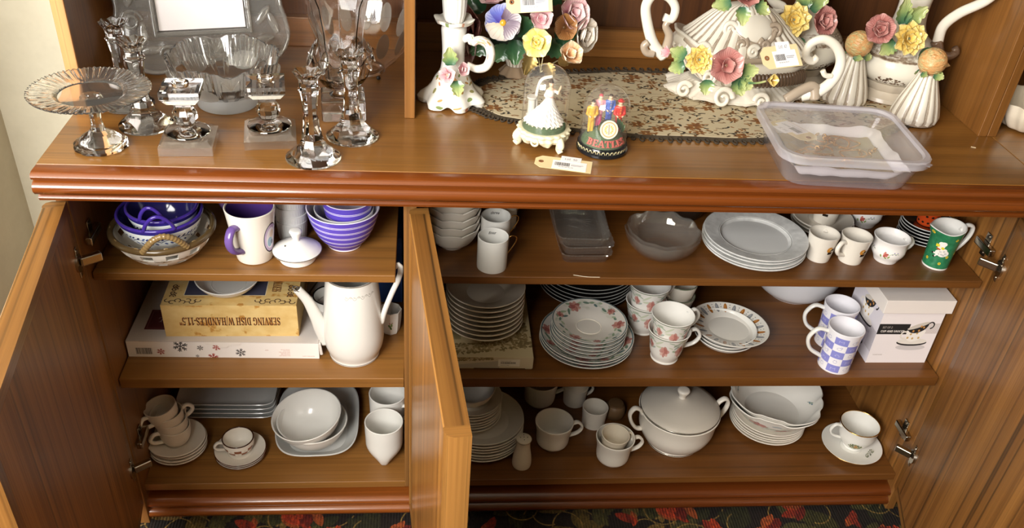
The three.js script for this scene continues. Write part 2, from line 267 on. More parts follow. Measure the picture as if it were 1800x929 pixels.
for (const [x, f] of [[0, 1], [1.7, -1]]) for (const y of [0.737, 0.235]) {
  const h = new THREE.Group(); h.name = 'hinge_plate'; base.add(h); h.position.set(x - 0.85, y, -0.036);
  mesh('plate', merge([put(new RoundedBoxGeometry(0.003, 0.05, 0.018, 2, 0.001), f * 0.0016, 0, 0), put(new RoundedBoxGeometry(0.012, 0.016, 0.058, 2, 0.003), f * 0.0085, 0, 0.006)]), M.chrome, h);
  for (const k of [-0.018, 0.018]) mesh('screw', put(new THREE.CylinderGeometry(0.0038, 0.0038, 0.003, 14), f * 0.0035, k, 0, 0, 0, PI / 2), M.steel, h);
}

// the worktop with its moulded nosing (two boards meeting at the right)
function worktop(name, label, x0, x1) {
  const o = thing(name, label, 'worktop', [(x0 + x1) / 2, 0.857, 0]);
  const W = x1 - x0;
  const t = mesh('top_board', board(W, 0.02, 0.598, 'x', 0.0012), M.top, o); t.position.set(0, 0.048, -0.251);
  const s = polyShape([[-0.05, 0.038], [-0.05, 0], [0.012, 0.0], [0.02, 0.003], [0.022, 0.008], [0.019, 0.0125], [0.016, 0.0145], [0.022, 0.0165], [0.031, 0.02], [0.0355, 0.0265], [0.0355, 0.033], [0.031, 0.0385], [0.024, 0.0415], [0.0245, 0.044], [0.03, 0.0455], [0.032, 0.05], [0.029, 0.0545], [0.023, 0.0565], [0.0, 0.0565], [0, 0.038]].map(([z, y]) => [z + 0.05, y]));
  const g = new THREE.ExtrudeGeometry(s, { depth: W, bevelEnabled: false }); g.rotateY(PI / 2); g.scale(1, 1, -1); g.translate(-W / 2, 0, 0);
  const P = g.attributes.position; for (let i = 0; i < P.count; i += 3) { const p = [0, 1, 2].map((k) => [P.getX(i + k), P.getY(i + k), P.getZ(i + k)]); [0, 2, 1].forEach((k, q) => P.setXYZ(i + q, ...p[k])); }
  const m = mesh('nosing', grainUV(crease(g, 0.75), 'x'), M.mould, o); m.position.set(0, 0, -0.002 - 0.0);
  return o;
}
worktop('worktop', 'varnished timber worktop with moulded front edge carrying the glass and porcelain', -0.022, 1.7);
worktop('worktop', 'short run of varnished worktop beyond the joint at far right', 1.7012, 2.35);
// the sideboard unit under the right-hand worktop, doors shut
{ const o = thing('sideboard', 'closed timber sideboard unit behind the open right door', 'cabinet', [2.03, 0, 0]);
  part('carcass', 0.6, 0.82, 0.5, 0, 0.437, -0.25, 'y', M.inner, o); part('plinth', 0.6, 0.03, 0.48, 0, 0.015, -0.26, 'x', M.mould, o);
  for (const s of [-1, 1]) part('door', 0.296, 0.735, 0.03, s * 0.15, 0.4725, 0.0155, 'y', M.door, o, 0.006);
}
// the hutch standing on the worktop
const hutch = thing('hutch', 'timber display hutch with upright panels standing on the worktop', 'cabinet', [0.85, T, -0.36]);
const hx = (name, x0, x1, y0, y1, z0, z1, grain, mat, r) => part(name, x1 - x0, y1 - y0, z1 - z0, (x0 + x1) / 2 - 0.85, (y0 + y1) / 2 - T, (z0 + z1) / 2 + 0.36, grain, mat, hutch, r);
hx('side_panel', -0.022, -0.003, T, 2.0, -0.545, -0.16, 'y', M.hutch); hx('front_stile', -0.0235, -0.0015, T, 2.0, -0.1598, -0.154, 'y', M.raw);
hx('divider', 0.555, 0.574, T, 2.0, -0.53, -0.16, 'y', M.hutch); hx('divider', 1.671, 1.6895, T, 2.0, -0.53, -0.15, 'y', M.hutch); hx('divider', 1.6905, 1.709, T, 2.0, -0.53, -0.15, 'y', M.hutch);
hx('side_panel', 2.33, 2.35, T, 2.0, -0.545, -0.16, 'y', M.hutch);
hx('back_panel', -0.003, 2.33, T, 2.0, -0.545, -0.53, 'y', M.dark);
hx('back_rail', -0.002, 0.554, T, T + 0.062, -0.529, -0.507, 'x', M.hutch); hx('back_rail', 0.575, 1.67, T, T + 0.062, -0.529, -0.507, 'x', M.hutch);
hx('top_board', -0.03, 2.36, 2.0, 2.02, -0.55, -0.15, 'x', M.hutch);
hx('shelf', -0.002, 0.554, 1.315, 1.335, -0.528, -0.17, 'x', M.hutch); hx('shelf', 0.575, 1.67, 1.315, 1.335, -0.528, -0.17, 'x', M.hutch);

// ------------------------------------------------------------ glassware on the left of the worktop
{ // cake stand: fluted plate on a ten-sided foot
  const o = thing('cake_stand', 'clear pressed glass cake stand with a fluted rim on a scalloped foot', 'cake stand', [0.060, T, -0.019]);
  mesh('plate', lathe([[0, 0.0885], [0.05, 0.0885], [0.056, 0.0905], [0.088, 0.0955], [0.0925, 0.0975], [0.0925, 0.0995], [0.088, 0.0985], [0.056, 0.0945], [0.05, 0.0915], [0.0485, 0.0905], [0, 0.0905]], { seg: 192, a: 0.35, warp: (v, t, r) => { if (r > 0.055) { const k = Math.sin(t * 72) * 0.0011 * sstep(0.055, 0.062, r); v.y += k; if (r > 0.09) { const q = 1 + 0.012 * Math.sin(t * 72); v.x *= q; v.z *= q; } } } }), M.cut, o);
  mesh('stem', lathe([[0, 0.03], [0.0125, 0.03], [0.01, 0.036], [0.0085, 0.048], [0.0095, 0.062], [0.0125, 0.072], [0.0135, 0.076], [0.012, 0.079], [0.016, 0.083], [0.017, 0.086], [0.015, 0.0884], [0, 0.0884]], { seg: 10, a: 0.2 }), M.glass, o);
  mesh('foot', lathe([[0, 0], [0.039, 0], [0.042, 0.002], [0.042, 0.006], [0.038, 0.01], [0.033, 0.012], [0.028, 0.019], [0.018, 0.026], [0.0125, 0.0299], [0, 0.0299]], { seg: 120, a: 0.35, warp: (v, t, r) => { const k = 1 + 0.05 * Math.abs(Math.sin(t * 5)) * sstep(0.02, 0.035, r) - 0.02; v.x *= k; v.z *= k; } }), M.glass, o);
}
{ // four matching candlesticks, octagonal stems on round feet
  const make = (label, pos, turn) => {
    const o = thing('glass_candlestick', label, 'candlestick', pos, turn, 'tall clear glass candlesticks');
    const oct = (lo, hi) => (v, t, r) => { const k = sstep(lo, lo + 0.02, v.y) * (1 - 0.0 * hi), a = ((t % (PI / 4)) + PI / 4) % (PI / 4) - PI / 8, f = lerp(1, Math.cos(PI / 8) / Math.cos(a) * 1.03, k); v.x *= f; v.z *= f; };
    mesh('foot', lathe([[0, 0], [0.043, 0], [0.0456, 0.0022], [0.045, 0.005], [0.037, 0.012], [0.028, 0.019], [0.021, 0.028], [0.017, 0.038], [0, 0.038]], { seg: 96, a: 0.3, warp: oct(0.006, 1) }), M.glass, o);
    mesh('stem', lathe([[0, 0.0381], [0.017, 0.0381], [0.0135, 0.056], [0.0112, 0.078], [0.0118, 0.098], [0.0138, 0.113], [0.0148, 0.1185], [0.0172, 0.1215], [0.0172, 0.1245], [0.0145, 0.127], [0.014, 0.129], [0, 0.129]], { seg: 96, a: 0.3, warp: oct(0, 1) }), M.glass, o);
    mesh('candle_cup', lathe([[0, 0.1291], [0.0142, 0.1291], [0.0145, 0.136], [0.017, 0.142], [0.0225, 0.1492], [0.0236, 0.1515], [0.0218, 0.152], [0.0165, 0.148], [0.0118, 0.1435], [0.0112, 0.134], [0, 0.134]], { seg: 96, a: 0.3, warp: (v, t, r) => { oct(-0.1, 1)(v, t, r); if (r > 0.015 && v.y > 0.14) v.y += 0.0012 * Math.cos(t * 8); } }), M.glass, o);
    return o;
  };
  const a = make('tall glass candlestick nearest the worktop front, right of the crystal holders', [0.407, T, 0.008], 0.2);
  copy(a, 'tall glass candlestick standing right in front of the footed vase', [0.466, T, -0.078], 0.1);
  copy(a, 'tall glass candlestick just behind the cake stand, nearer the cut bowl', [0.112, T, -0.101], 0);
  copy(a, 'rearmost glass candlestick at far left beside the hutch side', [0.060, T, -0.185], 0.3);
}
{ // two crystal cube candle holders
  const sq = (w, y0, y1, w2 = w) => { const g = new THREE.CylinderGeometry(w2 / Math.SQRT2, w / Math.SQRT2, y1 - y0, 4, 1).toNonIndexed(); g.rotateY(PI / 4); g.translate(0, (y0 + y1) / 2, 0); g.computeVertexNormals(); return g; };
  const make = (label, pos, turn) => {
    const o = thing('crystal_candle_holder', label, 'candle holder', pos, turn, 'square crystal candle holders');
    mesh('base', merge([sq(0.086, 0.0005, 0.015), sq(0.086, 0.0151, 0.0225, 0.07)]), M.pressed, o);
    mesh('dish', lathe([[0, 0.0237], [0.034, 0.0237], [0.037, 0.026], [0.036, 0.028], [0.022, 0.032], [0.012, 0.036], [0, 0.036]], { seg: 40, a: 0.3 }), M.crystal, o);
    const ball = new THREE.SphereGeometry(0.0205, 10, 7).toNonIndexed(); ball.computeVertexNormals(); mesh('faceted_ball', put(ball, 0, 0.054, 0), M.crystal, o);
    mesh('neck', sq(0.026, 0.0735, 0.081, 0.03), M.crystal, o);
    const top = new THREE.CylinderGeometry(0.062 / Math.SQRT2, 0.044 / Math.SQRT2, 0.012, 4, 1).toNonIndexed(); top.rotateY(PI / 4); top.translate(0, 0.0875, 0); top.computeVertexNormals();
    mesh('top_block', merge([top, sq(0.062, 0.0937, 0.105)]), M.crystal, o);
    mesh('candle_socket', put(lathe([[0, 0], [0.011, 0], [0.012, 0.006], [0.0135, 0.0065], [0.0135, 0.001], [0.0125, -0.0005], [0, -0.0005]], { seg: 24 }), 0, 0.1056, 0), M.crystal, o);
    return o;
  };
  const a = make('square crystal candle holder with faceted ball, beside the cake stand', [0.199, T, -0.03], rad(4));
  copy(a, 'square crystal candle holder with faceted ball, nearer the tall candlesticks', [0.328, T, -0.062], rad(8));
}
{ // cut bowl with a notched rim and fan cuts
  const o = thing('cut_glass_bowl', 'cut glass bowl with sawtooth rim, fan cuts and frosted foot', 'bowl', [0.232, T, -0.204], 0.3);
  mesh('bowl', lathe([[0, 0.022], [0.04, 0.022], [0.056, 0.026], [0.078, 0.04], [0.093, 0.06], [0.099, 0.078], [0.1, 0.083], [0.097, 0.083], [0.0945, 0.076], [0.088, 0.06], [0.073, 0.044], [0.05, 0.031], [0, 0.028]], { seg: 240, a: 0.35, warp: (v, t, r) => {
    const q = Math.pow(Math.abs(Math.sin(t * 3)), 0.7); if (v.y > 0.07) v.y += q * 0.012 + 0.0022 * Math.abs(((t * 32 / TAU * 2) % 2 + 2) % 2 - 1);
    if (r > 0.06) { const ph = ((t * 6 / TAU) % 1 + 1) % 1 - 0.5, cut = Math.abs(Math.sin(ph * 34)) * sstep(0.036, 0.07, v.y) * (Math.abs(ph) < 0.28 ? 1 : 0), arc = Math.abs(Math.hypot(ph * 2.2, (v.y - 0.025) / 0.055) - 0.86) < 0.1 ? 1 : 0; const k = 1 - 0.035 * cut - 0.035 * arc; v.x *= k; v.z *= k; } } }), M.cut, o);
  for (let k = 0; k < 6; k++) {
    const a = (k + 0.5) * TAU / 6, g = new THREE.SphereGeometry(1, 20, 12); g.scale(0.026, 0.019, 0.0012); g.rotateX(0.62); g.translate(0, 0.05, 0.0885); g.rotateY(a); mesh('frosted_medallion', g, M.haze, o);
    for (let j = -2; j <= 2; j++) { const q = new THREE.SphereGeometry(1, 12, 8); q.scale(0.0026, 0.0135 - Math.abs(j) * 0.0012, 0.0016); q.translate(0, 0.0135, 0); q.rotateZ(-j * 0.34); q.rotateX(0.24); q.translate(0, 0.062, 0.094); q.rotateY(k * TAU / 6); mesh('fan_cut', q, M.pressed, o); }
  }
  mesh('frosted_foot', lathe([[0, 0], [0.051, 0], [0.0535, 0.002], [0.055, 0.012], [0.05, 0.0255], [0.04, 0.0218], [0, 0.0218]], { seg: 64 }), M.frosted, o);
}
{ // photograph frame of moulded glass leaning back
  const o = thing('glass_photo_frame', 'ornate moulded glass photo frame with blank white insert and scrolled edge', 'photo frame', [0.172, T + 0.005, -0.345], rad(15));
  o.rotation.order = 'YXZ'; o.rotation.x = rad(-14);
  const s = new THREE.Shape(), pts = [], N = 180; for (let i = 0; i < N; i++) { const a = i / N * TAU, cx = Math.cos(a), cy = Math.sin(a), k = 1 / Math.pow(Math.pow(Math.abs(cx), 5) + Math.pow(Math.abs(cy), 5), 0.2), w = 1 + 0.045 * Math.cos(a * 4 + PI) + 0.018 * Math.cos(a * 12); pts.push([cx * k * w * 0.155, 0.158 + cy * k * w * 0.152]); }
  pts.forEach((p, i) => i ? s.lineTo(...p) : s.moveTo(...p)); s.closePath();
  const hole = new THREE.Path(); [[-0.083, 0.075], [0.083, 0.075], [0.083, 0.26], [-0.083, 0.26]].forEach((p, i) => i ? hole.lineTo(...p) : hole.moveTo(...p)); hole.closePath(); s.holes.push(hole);
  const g = new THREE.ExtrudeGeometry(s, { depth: 0.008, bevelEnabled: true, bevelSize: 0.002, bevelThickness: 0.002, bevelSegments: 2 }); mesh('glass_border', put(g, 0, 0, -0.004), M.smoky, o);
  mesh('backing', put(new RoundedBoxGeometry(0.18, 0.2, 0.003, 2, 0.001), 0, 0.166, -0.008), std({ color: C(70, 64, 58), roughness: 0.7 }), o);
  mesh('white_insert', put(new RoundedBoxGeometry(0.16, 0.178, 0.002, 2, 0.001), 0, 0.167, -0.0045), M.paper, o);
  for (const [x, y, w, h] of [[-0.087, 0.167, 0.007, 0.2], [0.087, 0.167, 0.007, 0.2], [0, 0.072, 0.181, 0.007]]) mesh('inner_bead', put(new RoundedBoxGeometry(w, h, 0.008, 2, 0.003), x, y, 0.009), M.smoky, o);
  const ring = []; for (let i = 0; i < 14; i++) { const p = pts[Math.round(i * N / 14) % N]; ring.push([p[0] * 1.0, 0.158 + (p[1] - 0.158), 0.004]); }
  mesh('edge_rope', sweep(pts.filter((_, i) => i % 4 === 0).map(([x, y]) => [x, y, 0.003]), 0.0045, 0.0045, { closed: true, seg: 160, radial: 8 }), M.smoky, o);
  const scroll = (x, y, r, d, turns = 1.6) => { const q = []; for (let i = 0; i <= 22; i++) { const t = i / 22, a = d * t * turns * TAU + (d > 0 ? 0 : PI), R = r * (1 - 0.75 * t); q.push([x + Math.cos(a) * R, y + Math.sin(a) * R, 0.0085]); } return sweep(q, 0.003, 0.003, { seg: 40, radial: 7 }); };
  for (const [x, y, r, d] of [[-0.115, 0.26, 0.02, 1], [-0.112, 0.2, 0.017, -1], [-0.115, 0.1, 0.02, 1], [0.115, 0.245, 0.02, -1], [0.112, 0.15, 0.018, 1], [-0.06, 0.035, 0.018, -1], [0.06, 0.035, 0.02, 1]]) mesh('scroll', scroll(x * 1.1, y, r, d), M.smoky, o);
  const leaf = () => { const g = new THREE.SphereGeometry(1, 14, 8); g.scale(0.022, 0.008, 0.0045); return g; };
  for (const [x, y, a] of [[-0.112, 0.145, 1.2], [-0.105, 0.165, 2.0], [-0.118, 0.06, 0.7], [-0.09, 0.045, 0.1], [-0.1, 0.075, 1.5], [0.112, 0.2, 1.2], [0.118, 0.185, 2.1], [0.104, 0.1, 0.9], [0.12, 0.085, 1.9], [0.1, 0.055, 0.2], [0, 0.04, 1.57], [-0.018, 0.035, 2.4], [0.02, 0.035, 0.7]]) mesh('leaf', put(leaf(), x * 1.09, y, 0.0085, 0, 0, a), M.smoky, o);
  mesh('strut', put(new RoundedBoxGeometry(0.03, 0.17, 0.004, 2, 0.001), 0, 0.088, -0.052, rad(28)), M.smoky, o);
}
{ // scroll stand beside the frame (its bent glass foot)
  const o = thing('footed_vase', 'tall clear footed vase with square block base and leafy ruffled bowl', 'vase', [0.4443,0.915,-0.1687], 0.1);
  const blk = new RoundedBoxGeometry(0.078, 0.04, 0.07, 2, 0.004); mesh('base_block', put(blk, 0, 0.0205, 0), M.crystal, o);
  mesh('stem', lathe([[0, 0.041], [0.024, 0.041], [0.018, 0.046], [0.016, 0.05], [0.02, 0.055], [0, 0.055]], { seg: 24, a: 0.3 }), M.glass, o);
  mesh('bowl', lathe([[0, 0.0551], [0.022, 0.0551], [0.036, 0.062], [0.046, 0.078], [0.05, 0.098], [0.055, 0.116], [0.0525, 0.116], [0.047, 0.099], [0.043, 0.08], [0.034, 0.067], [0, 0.0615]], { seg: 160, a: 0.35, warp: (v, t, r) => { if (v.y > 0.09) v.y += 0.006 * Math.sin(t * 8); if (r > 0.02) { const k = 1 + 0.05 * Math.abs(Math.sin(t * 8)) * sstep(0.062, 0.09, v.y); v.x *= k; v.z *= k; } } }), M.glass, o);
  for (let k = 0; k < 8; k++) { const a = k * TAU / 8 + 0.2, g = new THREE.SphereGeometry(1, 12, 8); g.scale(0.009, 0.02, 0.004); g.rotateX(-0.35); g.translate(0, 0.115, 0.054); g.rotateY(a); mesh('leaf', g, M.glass, o); }
  mesh('vase_cylinder', lathe([[0, 0.0655], [0.025, 0.0655], [0.032, 0.072], [0.035, 0.1], [0.039, 0.16], [0.047, 0.205], [0.06, 0.235], [0.066, 0.245], [0.0635, 0.246], [0.057, 0.236], [0.044, 0.206], [0.036, 0.16], [0.032, 0.1], [0.029, 0.077], [0, 0.0715]], { seg: 96, a: 0.25, warp: (v, t) => { const a = ((t % (PI / 4)) + PI / 4) % (PI / 4) - PI / 8, f = Math.cos(PI / 8) / Math.cos(a) * 1.03; v.x *= f; v.z *= f; } }), M.glass, o);
}
{
  const ovalGlass = phys({ color: C(214, 208, 198), transmission: 0.86, roughness: 0.35, thickness: 0, specularIntensity: 0.3 });
  const o = thing('glass_bowl', 'large round glass bowl with frosted oval panels behind the vase', 'bowl', [0.47, T, -0.39], 0);
  mesh('bowl', lathe([[0, 0.006], [0.05, 0.006], [0.085, 0.03], [0.115, 0.07], [0.128, 0.115], [0.13, 0.14], [0.126, 0.14], [0.123, 0.115], [0.11, 0.073], [0.081, 0.035], [0.05, 0.012], [0, 0.012]].map(([r, y]) => [r * 0.84, y]), { seg: 96, a: 0.4, warp: (v, t, r) => { if (r > 0.05) { const k = 1 + 0.008 * Math.sin(t * 14); v.x *= k; v.z *= k; } } }), M.thin, o);
  mesh('foot_ring', lathe([[0.03, 0], [0.042, 0], [0.04, 0.006], [0.032, 0.006], [0.03, 0]], { seg: 48 }), M.glass, o);
  for (let k = 0; k < 14; k++) { const g = new THREE.SphereGeometry(1, 14, 10); g.scale(0.013, 0.03, 0.0012); g.rotateX(0.36); g.translate(0, 0.08, 0.0955); g.rotateY(k * TAU / 14); mesh('frosted_oval', g, ovalGlass, o); }
}
tag(mesh('rubber_ball', put(new THREE.SphereGeometry(0.0042, 20, 14), 0.5004,0.9192,-0.3374), std({ color: C(28, 28, 30), roughness: 0.5 }), scene), 'tiny black ball lying near the hutch divider', 'ball');
tag(mesh('wood_splinter', put(new RoundedBoxGeometry(0.009, 0.0012, 0.0022, 2, 0.0005), 1.6349,0.9158,-0.0995, 0, -0.5, 0), std({ color: C(226, 206, 168), roughness: 0.8 }), scene), 'tiny pale wood splinter on the worktop near the right panel', 'splinter');

// ------------------------------------------------------------ porcelain in the middle and right of the worktop
const rel = (o, w) => [w[0] - o.position.x, w[1] - o.position.y, w[2] - o.position.z];
function petalGeo(L, W, { cup = 0.3, curl = 0.2, th = 0.0008, frill = 0, lobes = 0, pointy = 1.35, nu = 8, nv = 8 } = {}) {
  const pos = [], uv = [], idx = [];
  for (const side of [1, -1]) for (let j = 0; j <= nv; j++) for (let i = 0; i <= nu; i++) {
    const u = i / nu * 2 - 1, v = j / nv; let w = Math.pow(Math.sin(PI * (0.1 + 0.84 * Math.pow(v, pointy))), 0.75); if (lobes) w *= 0.78 + 0.3 * Math.abs(Math.cos(v * lobes * PI));
    const edge = frill * Math.sin(u * 7 + 1) * v * v * L;
    pos.push(u * w * W, L * v - Math.abs(u) * u * 0 - 0.08 * L * u * u * v, curl * L * v * v + cup * W * u * u * w + edge + side * th * 0.5 * (1 - 0.6 * Math.abs(u))); uv.push(i / nu, v);
  }
  const n = (nu + 1) * (nv + 1), k = nu + 1;
  for (let j = 0; j < nv; j++) for (let i = 0; i < nu; i++) { const a = j * k + i, b = a + 1, c = a + k, d = c + 1; idx.push(a, b, c, b, d, c, n + a, n + c, n + b, n + b, n + c, n + d); }
  const rim = []; for (let i = 0; i < k; i++) rim.push(i); for (let j = 1; j <= nv; j++) rim.push(j * k + nu); for (let i = nu - 1; i >= 0; i--) rim.push(nv * k + i); for (let j = nv - 1; j > 0; j--) rim.push(j * k);
  rim.forEach((a, i) => { const b = rim[(i + 1) % rim.length]; idx.push(a, n + a, b, b, n + a, n + b); });
  const g = new THREE.BufferGeometry(); g.setAttribute('position', new THREE.Float32BufferAttribute(pos, 3)); g.setAttribute('uv', new THREE.Float32BufferAttribute(uv, 2)); g.setIndex(idx); g.computeVertexNormals(); return g;
}
const petalPaint = (tip, mid, root, vein, n = 9) => glaze(0xffffff, { roughness: 0.22, map: canvas(64, 128, (x, w, h) => {
  const g = x.createLinearGradient(0, 0, 0, h); g.addColorStop(0, tip); g.addColorStop(0.55, mid); g.addColorStop(1, root); x.fillStyle = g; x.fillRect(0, 0, w, h);
  x.strokeStyle = vein; x.globalAlpha = 0.55; x.lineWidth = 1.6; for (let i = 0; i < n; i++) { x.beginPath(); x.moveTo(w / 2, h * 1.02); x.quadraticCurveTo(w * (0.5 + (i / (n - 1) - 0.5) * 0.5), h * 0.6, w * (0.5 + (i / (n - 1) - 0.5) * 1.05), h * 0.04); x.stroke(); }
}) });
const PT = {
  pink: petalPaint('#d0a098', '#b5766f', '#66302e', '#8a4c48'), rose: petalPaint('#f3dcd8', '#d8a8ac', '#a55c68', '#c98890'), yellow: petalPaint('#eedc98', '#e2c264', '#a86e26', '#cc9a44', 5), lemon: petalPaint('#f6efb8', '#f0df7c', '#d8b64a', '#e2cb66', 5),
  blue: petalPaint('#c9cce8', '#6a74c4', '#4a3f96', '#5a58ae'), pansy: petalPaint('#f0ece6', '#8d7f8c', '#4a3648', '#5d4a5c'), peach: petalPaint('#f4e2c8', '#ddb082', '#9a5f34', '#c08a58', 5), white: petalPaint('#f2ece2', '#e6d8c6', '#bda288', '#d0baa2', 5), brown: petalPaint('#b98a58', '#8a5a30', '#4a2a14', '#6a4020'),
  leaf: petalPaint('#d2d196', '#9cab68', '#2f5a46', '#47704e'), dkleaf: petalPaint('#5a7a50', '#2f5436', '#1c3a26', '#24442c'), gilt: M.gold,
};
const disk = glaze(C(122, 132, 108), { roughness: 0.5 });
// a flower facing dir; layers of petals [count, length, width, tilt, cup, curl]
function flower(o, at, dir, layers, mat, centre = disk, rc = 0.004, opts = {}) {
  const f = mesh('flower', (() => { const g = new THREE.SphereGeometry(rc, 14, 10); g.scale(1, 1, 0.7); return g; })(), centre, o); f.position.set(...at); f.quaternion.setFromUnitVectors(V(0, 0, 1), V(...dir).normalize());
  layers.forEach(([n, L, W, tilt, cup, curl], k) => { const g = petalGeo(L, W, { cup, curl, ...opts }); for (let i = 0; i < n; i++) { const p = mesh('petal', g, Array.isArray(mat) ? mat[i % mat.length] : mat, f); p.rotation.order = 'ZXY'; p.rotation.set(tilt + rnd(-0.08, 0.08), rnd(-0.1, 0.1), i * TAU / n + k * 0.5 + rnd(-0.08, 0.08)); p.position.z = 0.0004 * k - 0.0005; } });
  return f;
}
const ROSE = (s) => [[5, 0.0165 * s, 0.012 * s, 0.25, 0.35, 0.2], [5, 0.013 * s, 0.0085 * s, 0.75, 0.5, 0.1], [3, 0.0095 * s, 0.006 * s, 1.15, 0.7, -0.1]];
const DAHLIA = (s) => [[9, 0.0165 * s, 0.0062 * s, 0.1, 0.45, 0.12], [8, 0.012 * s, 0.0054 * s, 0.45, 0.45, 0.1], [6, 0.0078 * s, 0.0042 * s, 0.85, 0.45, 0.1]];
const PANSY = (s) => [[5, 0.02 * s, 0.015 * s, 0.15, 0.2, 0.15]];
function leaf(o, at, dir, spin, L, W, mat = PT.leaf, lobes = 4) { const m = mesh('leaf', petalGeo(L, W * 1.15, { cup: 0.35, curl: 0.25, lobes, pointy: 0.75, frill: 0.05, nv: 14 }), mat, o); m.position.set(...at); m.quaternion.setFromUnitVectors(V(0, 0, 1), V(...dir).normalize()).multiply(new THREE.Quaternion().setFromAxisAngle(V(0, 0, 1), spin)); return m; }
// cream glaze stained brown in the hollows of the moulding (painted, as the pottery is)
const stained = (n, v = 1, dark = 0.7) => glaze(0xffffff, { roughness: 0.2, map: canvas(256, 256, (x, w, h) => { x.fillStyle = '#e9e2d4'; x.fillRect(0, 0, w, h); seed = 5 + n; for (let i = 0; i < 3600; i++) { const px = rnd(0, w), d = Math.abs(px / w - 0.5) * 2; if (d < 0.66) continue; x.globalAlpha = dark * 0.36; x.fillStyle = ['#5b4635', '#79604a', '#8b7660'][i % 3]; x.fillRect(px, rnd(0, h), rnd(1, 3), rnd(6, 40)); } }, { rx: n, ry: v }) });
const ivory = glaze(C(233, 226, 212)), umber = glaze(C(96, 76, 60)), taupe = glaze(C(168, 152, 134));

// doily: oval woven mat with a dark looped fringe
{
  const o = thing('table_runner', 'oval tapestry mat with beige vine pattern and dark looped fringe under the porcelain', 'doily', [1.125, T + 0.0004, -0.265], rad(0.5));
  const A = 0.475, B = 0.172, tex = canvas(2048, 1024, (x, w, h) => {
    x.fillStyle = '#c4b596'; x.fillRect(0, 0, w, h); seed = 33;
    for (let k = 0; k < 4200; k++) { x.fillStyle = ['#a3926f', '#c2b394', '#bbab8b'][k % 3]; x.fillRect(rnd(0, w), rnd(0, h), 3, 3); }
    for (let k = 0; k < 1700; k++) { const px = rnd(0, w), py = rnd(0, h), a = rnd(0, TAU), L = rnd(16, 38); x.strokeStyle = ['#2c2419', '#3a2f20', '#5a4426', '#7a5024', '#8a5a28'][k % 5]; x.lineWidth = rnd(5, 11); x.beginPath(); x.moveTo(px, py); x.quadraticCurveTo(px + Math.cos(a) * L * 0.6, py + Math.sin(a) * L * 0.6, px + Math.cos(a + 0.9) * L, py + Math.sin(a + 0.9) * L); x.stroke(); }
    for (let k = 0; k < 120; k++) { const px = rnd(0, w), py = rnd(0, h), f = rnd(1, 1.9); for (let j = 0; j < 6; j++) { x.fillStyle = j % 2 ? '#74481e' : '#8c5c2a'; x.beginPath(); x.ellipse(px + Math.cos(j * 1.05) * 13 * f, py + Math.sin(j * 1.05) * 13 * f, 11 * f, 6 * f, j * 1.05, 0, TAU); x.fill(); } x.fillStyle = '#cdb98e'; x.beginPath(); x.arc(px, py, 5, 0, TAU); x.fill(); }
    x.strokeStyle = '#7a6a4e'; x.lineWidth = 3; for (let k = 0; k < 12; k++) { const px = rnd(0.15, 0.85) * w, py = rnd(0.2, 0.8) * h; x.beginPath(); for (let t = 0; t < 40; t++) x.lineTo(px + Math.cos(t * 0.3) * t * 2.4, py + Math.sin(t * 0.3) * t * 1.7); x.stroke(); }
  });
  const disc = (a, b, th, y) => { const g = lathe([[0, 0], [1, 0], [1, th], [0, th]], { seg: 120, a: 0.4, warp: (v) => { const q = 1 + 0.012 * Math.sin(Math.atan2(v.x, v.z) * 17); v.x *= a * q; v.z *= b * q; v.y += y; } }); return planar(g, A, B); };
  const weave = data(128, 128, (u, v) => { const k = 128 + 90 * Math.sin(u * 64 * PI) * Math.sin(v * 64 * PI); return [k, k, k]; }, { srgb: false }); weave.repeat.set(20, 8);
  mesh('woven_field', disc(A * 0.955, B * 0.9, 0.0022, 0.0002), std({ map: tex, roughness: 0.95, bumpMap: weave, bumpScale: 0.0006 }), o);
  mesh('border_band', disc(A * 0.99, B * 0.985, 0.0016, 0), std({ color: C(74, 62, 46), roughness: 1 }), o);
  const loops = []; for (let k = 0; k < 170; k++) { const a = k / 170 * TAU, q = 1 + 0.012 * Math.sin(a * 17), x = Math.sin(a) * A * q * 0.985, z = Math.cos(a) * B * q * 0.98, nx = Math.sin(a) * B, nz = Math.cos(a) * A, n = Math.hypot(nx, nz); const g = new THREE.TorusGeometry(0.0055, 0.0016, 5, 10); g.scale(1, 1, 1.2); g.rotateX(PI / 2); g.scale(0.75, 1, rnd(1.1, 1.7)); g.rotateY(Math.atan2(nx / n, nz / n)); g.translate(x + nx / n * 0.005, 0.0018, z + nz / n * 0.005); loops.push(g); }
  tag(mesh('looped_fringe', merge(loops), std({ color: C(58, 47, 34), roughness: 1 }), o), null, null, null, 'stuff');
}
